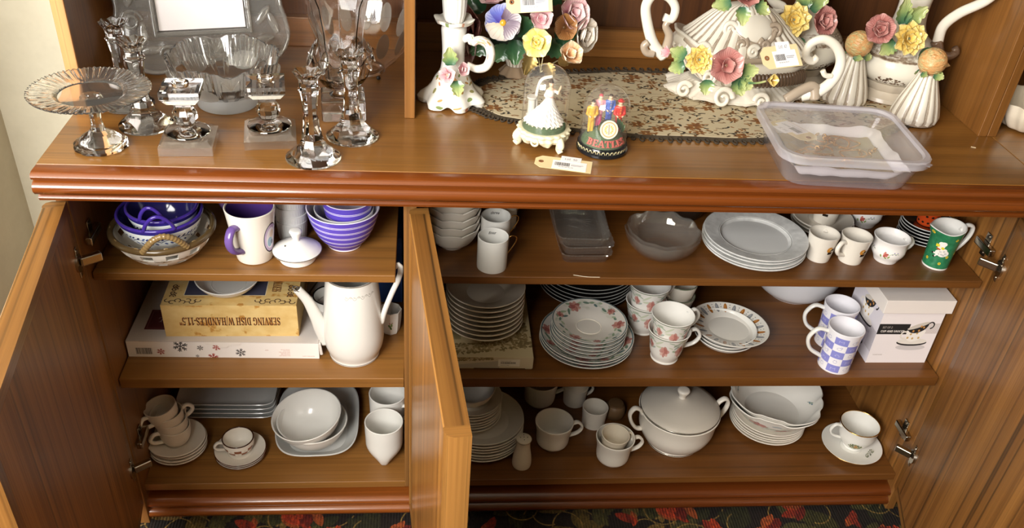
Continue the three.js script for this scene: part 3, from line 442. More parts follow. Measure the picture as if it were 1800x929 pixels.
// chamber candlestick
{
  const o = thing('porcelain_candlestick', 'white porcelain candlestick with ring handle, pink roses and ochre painted foot', 'candlestick', [0.6445, T + 0.0002, -0.247], 0);
  const ochre = glaze(0xffffff, { roughness: 0.15, map: canvas(512, 256, (x, w, h) => { x.fillStyle = '#f0ece2'; x.fillRect(0, 0, w, h); seed = 12; for (let k = 0; k < 70; k++) { x.globalAlpha = 0.85; x.fillStyle = ['#b98444', '#8f8a4c', '#bf7a56', '#73864a'][k % 4]; x.beginPath(); x.ellipse(rnd(0, w), h * (k % 3 ? rnd(0.6, 0.95) : rnd(0.0, 0.5)), rnd(6, 18), rnd(4, 9), rnd(0, 3), 0, TAU); x.fill(); } }) });
  mesh('foot', lathe([[0, 0.006], [0.056, 0.0], [0.0605, 0.002], [0.0615, 0.01], [0.056, 0.018], [0.046, 0.026], [0.04, 0.034], [0.034, 0.048], [0.0265, 0.058], [0.023, 0.066], [0, 0.066]], { seg: 96, uv: (i, p) => 1 - p[1] / 0.07, warp: (v, t, r) => { const k = 1 + 0.09 * Math.sin(t * 7) * sstep(0.03, 0.058, r); v.x *= k; v.z *= k; if (r > 0.05 && v.y < 0.004) v.y += 0.007 * Math.max(0, Math.sin(t * 7 + 2.6)); } }), ochre, o);
  mesh('stem', lathe(spline([[0.0235, 0.0661], [0.0215, 0.08], [0.021, 0.1], [0.0225, 0.125], [0.0235, 0.142], [0.019, 0.148]], 16).concat([[0, 0.148]]), { seg: 40 }), M.white, o);
  mesh('drip_tray', lathe([[0, 0.1481], [0.02, 0.1481], [0.034, 0.154], [0.0365, 0.16], [0.034, 0.1605], [0.018, 0.1545], [0, 0.1545]], { seg: 72, uv: () => 0.9, warp: (v, t, r) => { if (r > 0.03) { const k = 1 + 0.05 * Math.sin(t * 6); v.x *= k; v.z *= k; v.y += 0.0016 * Math.sin(t * 6); } } }), ochre, o);
  mesh('candle_cup', lathe([[0, 0.155], [0.0165, 0.155], [0.0205, 0.168], [0.022, 0.185], [0.023, 0.2], [0.019, 0.2], [0.0175, 0.17], [0, 0.17]], { seg: 64, warp: (v, t, r) => { const k = 1 + 0.025 * Math.sin(t * 16); v.x *= k; v.z *= k; } }), M.white, o);
  const h = sweep([[0.018, 0.125, 0.012], [0.03, 0.131, 0.016], [0.033, 0.122, 0.018], [0.045, 0.128, 0.02], [0.062, 0.121, 0.024], [0.068, 0.1, 0.026], [0.06, 0.079, 0.024], [0.043, 0.073, 0.02], [0.026, 0.078, 0.014]], 0.0075, 0.0085, { seg: 48, radial: 12, taper: (t) => 0.75 + 0.4 * Math.sin(t * PI) }); mesh('ring_handle', h, ochre, o);
  const H = rel(o, [0.6323,0.9889,-0.19]), H2 = rel(o, [0.6594,0.9967,-0.2]);
  flower(o, H, [-0.1, 0.35, 1], [[5, 0.017, 0.0105, 0.15, 0.3, 0.15], [4, 0.01, 0.006, 0.9, 0.6, 0]], PT.rose, glaze(C(170, 178, 120)), 0.004);
  flower(o, H2, [0.6, 0.3, 0.8], [[5, 0.015, 0.009, 0.3, 0.35, 0.2], [4, 0.009, 0.006, 1, 0.6, 0]], PT.rose, glaze(C(170, 150, 110)), 0.003);
  const gl = PT.leaf; leaf(o, rel(o, [0.6385,1.0016,-0.205]), [0, 0.25, 1], 0.1, 0.034, 0.012, gl, 3); leaf(o, rel(o, [0.6494,0.9765,-0.195]), [0.1, 0.5, 1], PI + 0.1, 0.03, 0.011, gl, 3);
}
// basket of porcelain flowers on a shell pedestal
{
  const o = thing('porcelain_flower_basket', 'bouquet of glazed porcelain flowers in a shell footed bowl with a hanging paper tag', 'ornament', [0.7782,0.9178,-0.3896], 0);
  const shell_ = stained(1, 1, 0.9), P0 = [o.position.x, o.position.y, o.position.z], zc = P0[2];
  mesh('foot', lathe([[0, 0], [0.032, 0], [0.034, 0.003], [0.027, 0.01], [0.02, 0.018], [0, 0.018]], { seg: 64, warp: (v, t, r) => { const k = 1 + 0.06 * Math.sin(t * 9); v.x *= k; v.z *= k; } }), glaze(C(150, 128, 104)), o);
  mesh('shell_bowl', lathe([[0, 0.018], [0.018, 0.018], [0.021, 0.028], [0.031, 0.042], [0.048, 0.056], [0.062, 0.064], [0.06, 0.067], [0.04, 0.06], [0, 0.055]], { seg: 128, warp: (v, t, r) => { const k = 1 + 0.06 * Math.sin(t * 16) * sstep(0.015, 0.03, r); v.x *= k; v.z *= k * 0.85; } }), (() => { const m = stained(16, 1, 0.9); return m; })(), o);
  const Fz = (px, d) => rel(o, px), W = [];
  const fl = (w, dir, lay, mat, c, rc, op) => flower(o, rel(o, w), dir, lay, mat, c, rc, op);
  fl([0.7386,1.0522,-0.3], [-0.15, 0.35, 1], PANSY(1.85), [PT.blue, PT.blue, PT.white, PT.pansy, PT.pansy], glaze(C(214, 160, 50)), 0.0065);
  fl([0.6851,1.0309,-0.34], [-0.8, 0.2, 0.7], ROSE(2.7), PT.pink, disk, 0.004); fl([0.675,0.9969,-0.33], [-0.7, -0.2, 0.8], ROSE(2.2), PT.rose, disk, 0.004);
  fl([0.8715,1.064,-0.33], [0.5, 0.5, 0.9], ROSE(2.3), PT.rose, disk, 0.004); fl([0.8947,1.0257,-0.33], [0.7, 0.1, 0.8], ROSE(2.3), PT.white, disk, 0.004);
  fl([0.857,1.0482,-0.3], [0.3, 0.4, 1], PANSY(1.3), PT.brown, glaze(C(90, 60, 30)), 0.004); fl([0.7872,1.0728,-0.36], [0, 0.8, 0.6], ROSE(2.3), PT.white, disk, 0.004);
  fl([0.7261,1.0858,-0.37], [-0.3, 0.8, 0.6], ROSE(2.4), PT.rose, disk, 0.004); fl([0.8534,1.0945,-0.37], [0.3, 0.8, 0.5], ROSE(2.3), PT.peach, disk, 0.004);
  for (const [w, d, s, L] of [[[0.7167,1.0161,-0.3], [-0.3, -0.2, 1], 2.2, 0.04], [[0.7916,1.0266,-0.31], [0.1, 0.2, 1], 0.6, 0.042], [[0.7636,1.0201,-0.3], [0, 0, 1], 3.2, 0.04], [[0.8261,1.0133,-0.31], [0.3, 0, 1], 4.2, 0.04], [[0.7044,1.0561,-0.35], [-0.5, 0.4, 0.8], 0.8, 0.045], [[0.8303,1.0778,-0.35], [0.3, 0.5, 0.8], 5.6, 0.045], [[0.7478,1.0106,-0.3], [-0.1, -0.3, 1], 2.6, 0.035], [[0.8417,1.0251,-0.31], [0.2, 0.1, 1], 5.0, 0.04]]) leaf(o, rel(o, w), d, s, L * 1.15, 0.017, PT.dkleaf, 4);
  for (let k = 0; k < 7; k++) { const a = -1.3 + k * 0.43; mesh('stem', sweep([[Math.sin(a) * 0.02, 0.056, Math.cos(a) * 0.015], [Math.sin(a) * 0.045, 0.08, Math.cos(a) * 0.035], [Math.sin(a) * 0.062, 0.105, Math.cos(a) * 0.03]], 0.0022, 0.0022, { seg: 12, radial: 7 }), PT.dkleaf, o); }
  mesh('moss_mound', put(new THREE.SphereGeometry(1, 24, 14), 0, 0.075, 0, 0, 0, 0, [0.055, 0.04, 0.04]), glaze(C(38, 52, 36), { roughness: 0.6 }), o);
}
// three porcelain roses on gilded stems lying in front of the basket
{
  const o = thing('rose_spray', 'yellow, pink and peach porcelain roses on gilded metal stems with gold leaves', 'ornament', [0.8323,0.918,-0.3962], 0);
  const fl = (w, dir, lay, mat, c) => flower(o, rel(o, w), dir, lay, mat, c, 0.004, { frill: 0.06 });
  const y = [0.7999,1.0323,-0.255], p = [0.8078,1.0716,-0.27], q = [0.8646,1.0085,-0.26];
  fl(y, [-0.05, 0.4, 1], [[5, 0.03, 0.0195, 0.15, 0.22, 0.15], [4, 0.019, 0.013, 0.75, 0.45, 0], [3, 0.012, 0.008, 1.1, 0.7, 0]], PT.lemon, glaze(C(214, 110, 80))); fl(p, [-0.1, 0.5, 1], [[5, 0.026, 0.015, 0.3, 0.3, 0.3], [4, 0.016, 0.011, 0.85, 0.5, 0]], PT.rose, glaze(C(200, 120, 130))); fl(q, [0.25, 0.6, 0.7], [[5, 0.028, 0.017, 0.35, 0.3, 0.25], [4, 0.018, 0.012, 0.9, 0.5, 0]], PT.peach, glaze(C(190, 130, 90)));
  const oldGold = std({ color: C(150, 128, 78), metalness: 0.8, roughness: 0.38 });
  const b = [0, 0.001, 0], st = (w, mid) => mesh('stem', sweep([b, mid, [w[0] - o.position.x, w[1] - o.position.y - 0.002, w[2] - o.position.z - 0.004]], 0.0013, 0.0013, { seg: 20, radial: 8 }), M.paleGold, o);
  st(y, [-0.006, 0.03, 0]); st(p, [0.004, 0.06, -0.004]); st(q, [0.02, 0.02, 0.004]);
  leaf(o, rel(o, [0.7938,1.0086,-0.25]), [0, 0.3, 1], PI - 0.4, 0.038, 0.013, oldGold, 5); leaf(o, rel(o, [0.845,0.9948,-0.25]), [0.2, 0.8, 0.6], -1.2, 0.034, 0.01, oldGold, 5); leaf(o, rel(o, [0.8211,0.994,-0.25]), [0, 0.5, 1], PI + 0.4, 0.032, 0.011, oldGold, 5);
}
// the great tureen
{
  const o = thing('porcelain_tureen', 'large cream and brown porcelain tureen with scroll handles and applied flowers', 'tureen', [1.2273,0.9178,-0.3327], 0);
  const ribs = stained(34, 1, 0.95); ribs.map.offset.x = 0.25; const z0 = o.position.z, L = 1.42, D = 0.86;
  const oval = (v, k = 1) => { v.x *= L * k; v.z *= D * k; };
  const boat = (v) => { v.y += 0.022 * sstep(0.06, 0.16, Math.abs(v.x)) * (v.x < 0 ? 1.5 : 0.6); };
  mesh('scrolled_foot', lathe([[0, 0.004], [0.09, 0.001], [0.1, 0.003], [0.103, 0.009], [0.094, 0.014], [0.082, 0.02], [0.07, 0.03], [0, 0.03]], { seg: 180, warp: (v, t, r) => { const k = 1 + 0.06 * Math.sin(t * 8) * sstep(0.07, 0.1, r) + 0.012 * Math.sin(t * 48); oval(v, k); v.y += 0.006 * Math.max(0, Math.sin(t * 8)) * sstep(0.08, 0.1, r); } }), ivory, o);
  mesh('gadrooned_body', lathe(spline([[0.066, 0.0301], [0.08, 0.036], [0.094, 0.05], [0.1, 0.066]], 14), { seg: 340, a: 0.9, warp: (v, t) => { oval(v, 1 + 0.025 * Math.sin(t * 34)); boat(v); } }), ribs, o);
  mesh('body_rim', lathe(spline([[0.1, 0.066], [0.103, 0.076], [0.099, 0.088], [0.103, 0.096], [0.1, 0.1]], 14).concat([[0.08, 0.098]]), { seg: 120, warp: (v, t) => { oval(v, 1 + 0.01 * Math.sin(t * 12)); boat(v); } }), ivory, o);
  mesh('fluted_lid', lathe(spline([[0.097, 0.099], [0.09, 0.112], [0.074, 0.13], [0.058, 0.15], [0.04, 0.17], [0.022, 0.18], [0, 0.183]], 20), { seg: 360, a: 0.9, warp: (v, t, r) => { oval(v, 1 + 0.022 * Math.sin(t * 34) * sstep(0.02, 0.05, r)); v.x -= 0.01; } }), ribs, o);
  // cartouche on the lid, framed by scrolls
  mesh('cartouche', put(new THREE.SphereGeometry(1, 32, 20), -0.004, 0.148, 0.042, -0.75, 0, 0, [0.04, 0.032, 0.012]), ivory, o);
  const scrollAt = (x, y, z, r, f, a0 = 0, n = 1.5, w = 0.0055) => { const q = []; for (let i = 0; i <= 24; i++) { const t = i / 24, a = a0 + f * t * n * TAU, R = r * (1 - 0.8 * t); q.push([x + Math.cos(a) * R, y + Math.sin(a) * R, z - 0.25 * Math.sin(a) * R + 0.003 * t]); } return sweep(q, w, w, { seg: 44, radial: 9, taper: (t) => 1 - 0.4 * t }); };
  for (const [x, y, z, r, f, a] of [[-0.05, 0.143, 0.045, 0.014, 1, 0], [0.04, 0.143, 0.045, 0.014, -1, PI], [-0.028, 0.122, 0.066, 0.012, -1, 1], [0.018, 0.122, 0.066, 0.012, 1, 2], [-0.006, 0.112, 0.078, 0.011, 1, 0.5], [-0.1, 0.105, 0.06, 0.014, 1, 0], [0.06, 0.11, 0.066, 0.012, 1, 0], [-0.085, 0.06, 0.082, 0.013, -1, 0.6]]) mesh('scroll', scrollAt(x, y, z, r, f, a), x > 0.03 || r === 0.012 ? taupe : ivory, o);
  mesh('lid_scroll', sweep([[-0.05, 0.15, 0.04], [-0.02, 0.128, 0.062], [0.004, 0.122, 0.068], [0.03, 0.128, 0.06], [0.042, 0.152, 0.038], [0.03, 0.172, 0.016]], 0.0045, 0.0045, { seg: 36, radial: 9 }), taupe, o);
  mesh('rim_scroll', sweep([[-0.13, 0.118, 0.03], [-0.1, 0.098, 0.062], [-0.05, 0.094, 0.083], [0.0, 0.098, 0.089], [0.05, 0.1, 0.084], [0.09, 0.088, 0.07], [0.125, 0.09, 0.045]], 0.005, 0.006, { seg: 60, radial: 9 }), taupe, o);
  mesh('foot_scroll', scrollAt(-0.05, 0.02, 0.088, 0.02, 1, 0, 1.4, 0.006), ivory, o); mesh('foot_scroll', scrollAt(0.03, 0.016, 0.09, 0.016, -1, PI, 1.4, 0.006), ivory, o); mesh('foot_scroll', scrollAt(-0.12, 0.02, 0.05, 0.015, 1, 0.4, 1.4, 0.006), ivory, o);
  const beads = []; for (let k = 0; k < 17; k++) { const a = 0.05 + k * 0.055; const g = new THREE.SphereGeometry(1, 12, 9); g.scale(0.0062, 0.015, 0.008); g.rotateZ(0.25); g.translate(Math.sin(a) * 0.103 * L, 0.058 - 0.0 * k, Math.cos(a) * 0.103 * D); const b = mesh('gadroon', g, umber, o); }
  // scroll handles
  const ZL = z0 + 0.01, hl = [[1.0433,1.0212,-0.235], [1.02,1.0424,-0.235], [1.0005,1.0826,-0.235], [0.9928,1.118,-0.235], [1.0045,1.137,-0.235], [1.0304,1.134,-0.235], [1.0478,1.114,-0.235], [1.044,1.0928,-0.235], [1.0294,1.0965,-0.235]].map((w) => rel(o, w));
  mesh('scroll_handle', sweep(hl, 0.0085, 0.0095, { seg: 60, radial: 12, taper: (t) => 1.15 - 0.35 * t }), ivory, o); mesh('handle_curl', sweep([[1.0213,1.0278,-0.23], [1.0055,1.0305,-0.23], [0.9991,1.0434,-0.23], [1.0068,1.0502,-0.23]].map((w) => rel(o, w)), 0.007, 0.007, { seg: 20, radial: 10 }), taupe, o); mesh('handle_spur', sweep([[1.0446,1.0389,-0.235], [1.0449,1.0629,-0.235], [1.0351,1.0819,-0.235], [1.044,1.0928,-0.235]].map((w) => rel(o, w)), 0.009, 0.009, { seg: 24, radial: 10, taper: (t) => 1.1 - 0.5 * t }), taupe, o);
  const hr = [[1.2958,0.9837,-0.16], [1.3238,0.9979,-0.15], [1.3453,1.0231,-0.15], [1.3489,1.056,-0.15], [1.3296,1.0852,-0.15], [1.303,1.0957,-0.15], [1.2823,1.0855,-0.15], [1.2805,1.0642,-0.15], [1.2952,1.0541,-0.15], [1.3025,1.0629,-0.15]].map((w) => rel(o, w));
  mesh('scroll_handle', sweep(hr, 0.0095, 0.0105, { seg: 64, radial: 12, taper: (t) => 1.1 - 0.45 * t }), ivory, o); mesh('handle_spur', sweep([[1.3387,1.0281,-0.148], [1.3241,1.0306,-0.146], [1.3174,1.0391,-0.146]].map((w) => rel(o, w)), 0.005, 0.005, { seg: 14, radial: 9 }), ivory, o);
  mesh('handle_root', sweep([[1.2628,0.9779,-0.15], [1.2904,0.999,-0.15], [1.3104,1.0064,-0.15], [1.3172,0.9829,-0.145]].map((w) => rel(o, w)), 0.008, 0.01, { seg: 24, radial: 10 }), taupe, o);
  const fl = (w, dir, lay, mat, c, rc) => flower(o, rel(o, w), dir, lay, mat, c, rc, { frill: 0.03 });
  fl([1.059,1.0774,-0.075], [-0.1, 0.35, 1], DAHLIA(1.6), PT.yellow, disk, 0.006); fl([1.1063,1.0709,-0.07], [0.05, 0.35, 1], [[6, 0.032, 0.021, 0.1, 0.2, 0.15], [4, 0.018, 0.0135, 0.7, 0.5, 0.1]], PT.pink, glaze(C(150, 110, 90)), 0.005); fl([1.1892,1.0471,-0.07], [0.4, 0.3, 0.9], [[4, 0.017, 0.009, 0.7, 0.6, 0.2]], PT.yellow, glaze(C(200, 160, 60)), 0.003); fl([1.0202,1.0675,-0.13], [-0.7, 0.3, 0.6], [[5, 0.018, 0.006, 0.8, 0.6, 0.1]], PT.rose, disk, 0.002);
  fl([1.1495,1.1578,-0.165], [0, 0.7, 0.7], [[6, 0.026, 0.013, 0.35, 0.3, 0.2], [4, 0.016, 0.01, 0.9, 0.5, 0]], PT.pink, disk, 0.004);
  for (const [w, d, s, l] of [[[1.0373,1.0779,-0.085], [-0.3, 0.3, 1], 1.2, 0.03], [[1.0375,1.0657,-0.085], [-0.3, 0.2, 1], 2.0, 0.028], [[1.0801,1.0423,-0.075], [0, 0, 1], PI, 0.026], [[1.1327,1.0587,-0.075], [0.3, 0.2, 1], -1.5, 0.036], [[1.1293,1.0461,-0.075], [0.2, 0, 1], -2.6, 0.034], [[1.1379,1.0443,-0.075], [0.2, 0, 1], -2.1, 0.028], [[1.1433,1.1474,-0.15], [0, 0.3, 1], PI, 0.032], [[1.1237,1.1513,-0.16], [-0.3, 0.5, 0.8], 1.9, 0.034], [[1.1686,1.1492,-0.16], [0.4, 0.5, 0.8], -2.2, 0.03]]) leaf(o, rel(o, w), d, s, l, 0.012, PT.leaf, 4);
  mesh('stalk', sweep([[1.1527,1.0406,-0.07], [1.1692,1.042,-0.068], [1.1836,1.0448,-0.07]].map((w) => rel(o, w)), 0.002, 0.002, { seg: 12, radial: 7 }), PT.leaf, o);
}
// ewers
{
  const paint = glaze(0xffffff, { roughness: 0.16, map: canvas(1024, 512, (x, w, h) => {
    x.fillStyle = '#e4ded0'; x.fillRect(0, 0, w, h); seed = 61;
    for (let k = 0; k < 2600; k++) { const t = rnd(); x.globalAlpha = 0.22; x.fillStyle = ['#6a5442', '#86705a', '#57422f'][k % 3]; const y = k % 2 ? h * (0.42 - 0.12 * t * t) : h * (0.83 + 0.12 * t); x.fillRect(rnd(0, w), y, rnd(6, 30), rnd(3, 12)); }
    x.globalAlpha = 0.8; for (let q = 0; q < 6; q++) for (let k = 0; k < 60; k++) { x.fillStyle = ['#3a2618', '#5a3d28', '#4a3020'][k % 3]; const a = rnd(0, PI), r = rnd(8, 52); x.beginPath(); x.arc(w * (q + 0.5) / 6 + Math.cos(a) * r * 1.4, h * 0.72 - Math.sin(a) * r * 0.9, rnd(2, 6), 0, TAU); x.fill(); }
    x.globalAlpha = 1;
  }) });
  const make = (label, pos, handle_) => {
    const o = thing('porcelain_ewer', label, 'jug', pos, 0, 'tall porcelain ewers'), H = 0.3;
    const uv = (i, p) => clamp(p[1] / H * 1.8, 0, 1);
    mesh('foot', lathe([[0, 0], [0.066, 0], [0.07, 0.003], [0.068, 0.01], [0.06, 0.016], [0.056, 0.022], [0.061, 0.028], [0.064, 0.04], [0, 0.04]], { seg: 96, warp: (v, t, r) => { if (v.y > 0.018) { const k = 1 + 0.015 * Math.sin(t * 14); v.x *= k; v.z *= k; } } }), glaze(C(196, 184, 166)), o);
    mesh('body', lathe(spline([[0.06, 0.0401], [0.076, 0.05], [0.086, 0.068], [0.084, 0.09], [0.068, 0.112], [0.046, 0.13], [0.034, 0.15], [0.03, 0.18], [0.032, 0.21], [0.04, 0.24], [0.048, 0.26]], 40).concat([[0.044, 0.26], [0.03, 0.22], [0.027, 0.18], [0, 0.17]]), { seg: 72, uv, warp: (v, t, r) => { if (v.y > 0.2) { v.y += 0.04 * sstep(0.2, 0.26, v.y) * (Math.cos(t + 1.6) * 0.5); } } }), paint, o);
    return o;
  };
  const a = make('right-hand porcelain ewer with pink and yellow flowers beside the hutch panel', [1.565, T + 0.003, -0.345]);
  const deco = (o, hp, fls, lvs) => {
    if (hp) { mesh('handle', sweep(hp[0].map((w) => rel(o, w)), 0.0075, 0.009, { seg: 56, radial: 12, taper: (t) => 0.95 + 0.3 * t }), ivory, o); mesh('handle_foot', sweep(hp[1].map((w) => rel(o, w)), 0.009, 0.01, { seg: 20, radial: 10, taper: (t) => 1.2 - 0.5 * t }), glaze(C(112, 88, 70)), o); }
    for (const [w, d, l, m, rc] of fls) flower(o, rel(o, w), d, l, m, disk, rc, { frill: 0.03 });
    for (const [w, d, s, l] of lvs) leaf(o, rel(o, w), d, s, l, 0.015, PT.leaf, 4);
  };
  deco(a, [[[1.6584,1.1894,-0.222], [1.6441,1.1519,-0.24], [1.6166,1.1151,-0.27], [1.608,1.0827,-0.292], [1.6163,1.0415,-0.305]], [[1.6095,1.0501,-0.3], [1.6229,1.0267,-0.295], [1.6442,1.0215,-0.295], [1.6567,1.0303,-0.295], [1.6496,1.0394,-0.295]]],
    [[[1.4719,1.0765,-0.275], [-0.4, 0.4, 0.9], ROSE(1.9), PT.pink, 0.004], [[1.524,1.0676,-0.255], [0, 0.4, 1], DAHLIA(2.1), PT.yellow, 0.006]],
    [[[1.509,1.0908,-0.27], [0.1, 0.3, 1], 0.15, 0.05], [[1.514,1.0932,-0.27], [0.2, 0.3, 1], -0.9, 0.048], [[1.5024,1.0586,-0.265], [-0.2, 0.2, 1], 2.4, 0.036], [[1.5643,1.0427,-0.265], [0.3, 0, 1], -2.4, 0.026]]);
  const b = make('left-hand porcelain ewer half hidden behind the great tureen', [1.385, T + 0.003, -0.42]);
  deco(b, [[[1.2803,1.1031,-0.42], [1.3076,1.0754,-0.42], [1.3258,1.0656,-0.42], [1.3106,1.0532,-0.42]], [[1.2945,1.0558,-0.41], [1.3072,1.0503,-0.4], [1.327,1.0581,-0.4]]],
    [[[1.3177,1.0707,-0.33], [-0.1, 0.4, 1], DAHLIA(2.1), PT.yellow, 0.006], [[1.3732,1.0695,-0.33], [0.3, 0.4, 0.9], ROSE(2), PT.pink, 0.004]],
    [[[1.3389,1.0859,-0.345], [0, 0.3, 1], 0.2, 0.045], [[1.354,1.0865,-0.345], [0.2, 0.3, 1], -0.7, 0.045], [[1.3405,1.0354,-0.335], [0, 0, 1], PI - 0.2, 0.03]]);
}
// two pleated shakers with walnut-like knobs
{
  const pleat = stained(14, 1, 0.75), nut = glaze(0xffffff, { roughness: 0.4, map: data(256, 256, (u, v) => { const k = fbm(u * 20, v * 20, 4); return [206 + 30 * k - 20 * (k > 0.5), 164 + 60 * k - 20, 84 + 70 * k]; }), bumpMap: data(256, 256, (u, v) => { const k = 255 * fbm(u * 26, v * 26, 3); return [k, k, k]; }, { srgb: false }), bumpScale: 0.0025 });
  const make = (label, pos, turn) => {
    const o = thing('porcelain_shaker', label, 'ornament', pos, turn, 'pleated porcelain ornaments with yellow knobs');
    mesh('pleated_skirt', lathe([[0, 0.002], [0.044, 0.002], ...spline([[0.046, 0.008], [0.0455, 0.016], [0.038, 0.042], [0.028, 0.068], [0.0205, 0.088], [0.0185, 0.096]], 18), [0, 0.097]], { seg: 140, a: 0.9, warp: (v, t, r) => { if (r > 0.012) { const k = 1 + 0.055 * (Math.abs(Math.sin(t * 7)) - 0.6); v.x *= k; v.z *= k; if (v.y < 0.012) v.y += 0.003 * Math.abs(Math.cos(t * 7)); } } }), pleat, o);
    mesh('foot_ring', lathe([[0, 0], [0.043, 0], [0.044, 0.004], [0.042, 0.006], [0, 0.006]], { seg: 56 }), taupe, o);
    mesh('knob', put(new THREE.SphereGeometry(0.0265, 32, 22), 0, 0.119, 0.0), nut, o);
    for (let k = 0; k < 5; k++) leaf(o, [Math.sin(k * 1.26) * 0.0185, 0.098, Math.cos(k * 1.26) * 0.0185], [Math.sin(k * 1.26), 0.3, Math.cos(k * 1.26)], PI / 2 + (k % 2 ? 0.3 : PI - 0.2), 0.02, 0.0065, PT.leaf, 3);
    return o;
  };
  const a = make('front pleated porcelain shaker with yellow nut knob, at the mat end', [1.567, T + 0.003, -0.219], 0);
  mesh('knob_tip', put(new THREE.ConeGeometry(0.008, 0.014, 16), 0.0285, 0.115, 0.006, 0, 0, -PI / 2 - 0.2), nut, a);
  make('rear pleated porcelain shaker with yellow nut knob, behind the plastic box', [1.452, T + 0.003, -0.302], 0.6);
}
{ // scalloped dish past the right panel on its own mat
  const o = thing('porcelain_dish', 'scalloped cream porcelain dish at the far right edge beyond the panel', 'ornament', [1.80, T + 0.003, -0.20], 0);
  mesh('dish', vessel([[0.03, 0], [0.05, 0.004], [0.07, 0.03], [0.078, 0.055]], { t: 0.004, seg: 120, warp: (v, t, r) => { const k = 1 + 0.05 * Math.sin(t * 14) * sstep(0.03, 0.06, r); v.x *= k; v.z *= k; } }), M.cream, o);
  const d = thing('table_mat', 'dark fringed mat beyond the right hutch panel', 'doily', [1.9, T + 0.0004, -0.26], 0);
  mesh('field', lathe([[0, 0], [0.14, 0], [0.142, 0.002], [0, 0.002]], { seg: 60, warp: (v, t, r) => { const k = 1 + (r > 0.1 ? 0.02 * Math.sin(t * 30) : 0); v.x *= k; v.z *= k; } }), std({ color: C(92, 78, 56), roughness: 1 }), d);
}

// ------------------------------------------------------------ domed figurines, tags, plastic box
// smooth body from tapered bones: [ax,ay,az,ra, bx,by,bz,rb]; colour(p) paints the figurine
function bodyGeo(bones, res, colour, k = 0.0012) {
  let lo = V(1e9, 1e9, 1e9), hi = V(-1e9, -1e9, -1e9);
  for (const [a, b, c, r, d, e, f, s] of bones) { lo.min(V(Math.min(a - r, d - s), Math.min(b - r, e - s), Math.min(c - r, f - s))); hi.max(V(Math.max(a + r, d + s), Math.max(b + r, e + s), Math.max(c + r, f + s))); }
  const ctr = lo.clone().add(hi).multiplyScalar(0.5), half = Math.max(hi.x - lo.x, hi.y - lo.y, hi.z - lo.z) * 0.56, mc = new MarchingCubes(res, new THREE.MeshBasicMaterial(), false, false, 60000);
  const h = res / 2; for (let z = 0; z < res; z++) for (let y = 0; y < res; y++) for (let x = 0; x < res; x++) {
    const px = ctr.x + (x - h) / h * half, py = ctr.y + (y - h) / h * half, pz = ctr.z + (z - h) / h * half; let s = 0;
    for (const [a, b, c, r, d, e, f, q] of bones) { const bx_ = d - a, by = e - b, bz = f - c, L2 = bx_ * bx_ + by * by + bz * bz || 1e-9, t = clamp(((px - a) * bx_ + (py - b) * by + (pz - c) * bz) / L2), dd = Math.hypot(px - a - t * bx_, py - b - t * by, pz - c - t * bz) - lerp(r, q, t); s += Math.exp(-dd / k); }
    mc.field[x + y * res + z * res * res] = Math.log(Math.max(s, 1e-30)) * k;
  }
  mc.isolation = 0; mc.update(); const n = mc.count, P = new Float32Array(n * 3), N = new Float32Array(n * 3), K = new Float32Array(n * 3);
  for (let i = 0; i < n; i++) { const p = [0, 1, 2].map((q) => mc.positionArray[i * 3 + q] * half + [ctr.x, ctr.y, ctr.z][q]); P.set(p, i * 3); N.set([0, 1, 2].map((q) => mc.normalArray[i * 3 + q]), i * 3); const c = colour(V(...p)); K.set([c.r, c.g, c.b], i * 3); }
  const g = new THREE.BufferGeometry(); g.setAttribute('position', new THREE.BufferAttribute(P, 3)); g.setAttribute('normal', new THREE.BufferAttribute(N, 3)); g.setAttribute('color', new THREE.BufferAttribute(K, 3)); return g;
}
const painted = phys({ color: 0xffffff, vertexColors: true, roughness: 0.35 });
const domeGlass = (R, H) => lathe([...[[R, 0], [R, H - R]], ...Array.from({ length: 12 }, (_, i) => { const a = (i + 1) / 12 * PI / 2; return [R * Math.cos(a), H - R + R * Math.sin(a)]; })], { seg: 72, a: 1.2 });
const domeMat = phys({ color: C(250, 248, 244), transmission: 0.95, thickness: 0, roughness: 0.03, ior: 1.5 });
const grass = std({ color: C(74, 104, 66), roughness: 0.9, bumpMap: data(128, 128, (u, v) => { const k = 255 * hash(u * 128 | 0, v * 128 | 0); return [k, k, k]; }, { srgb: false }), bumpScale: 0.001 });
const SKIN = C(232, 196, 168), HAIR = C(58, 36, 24);
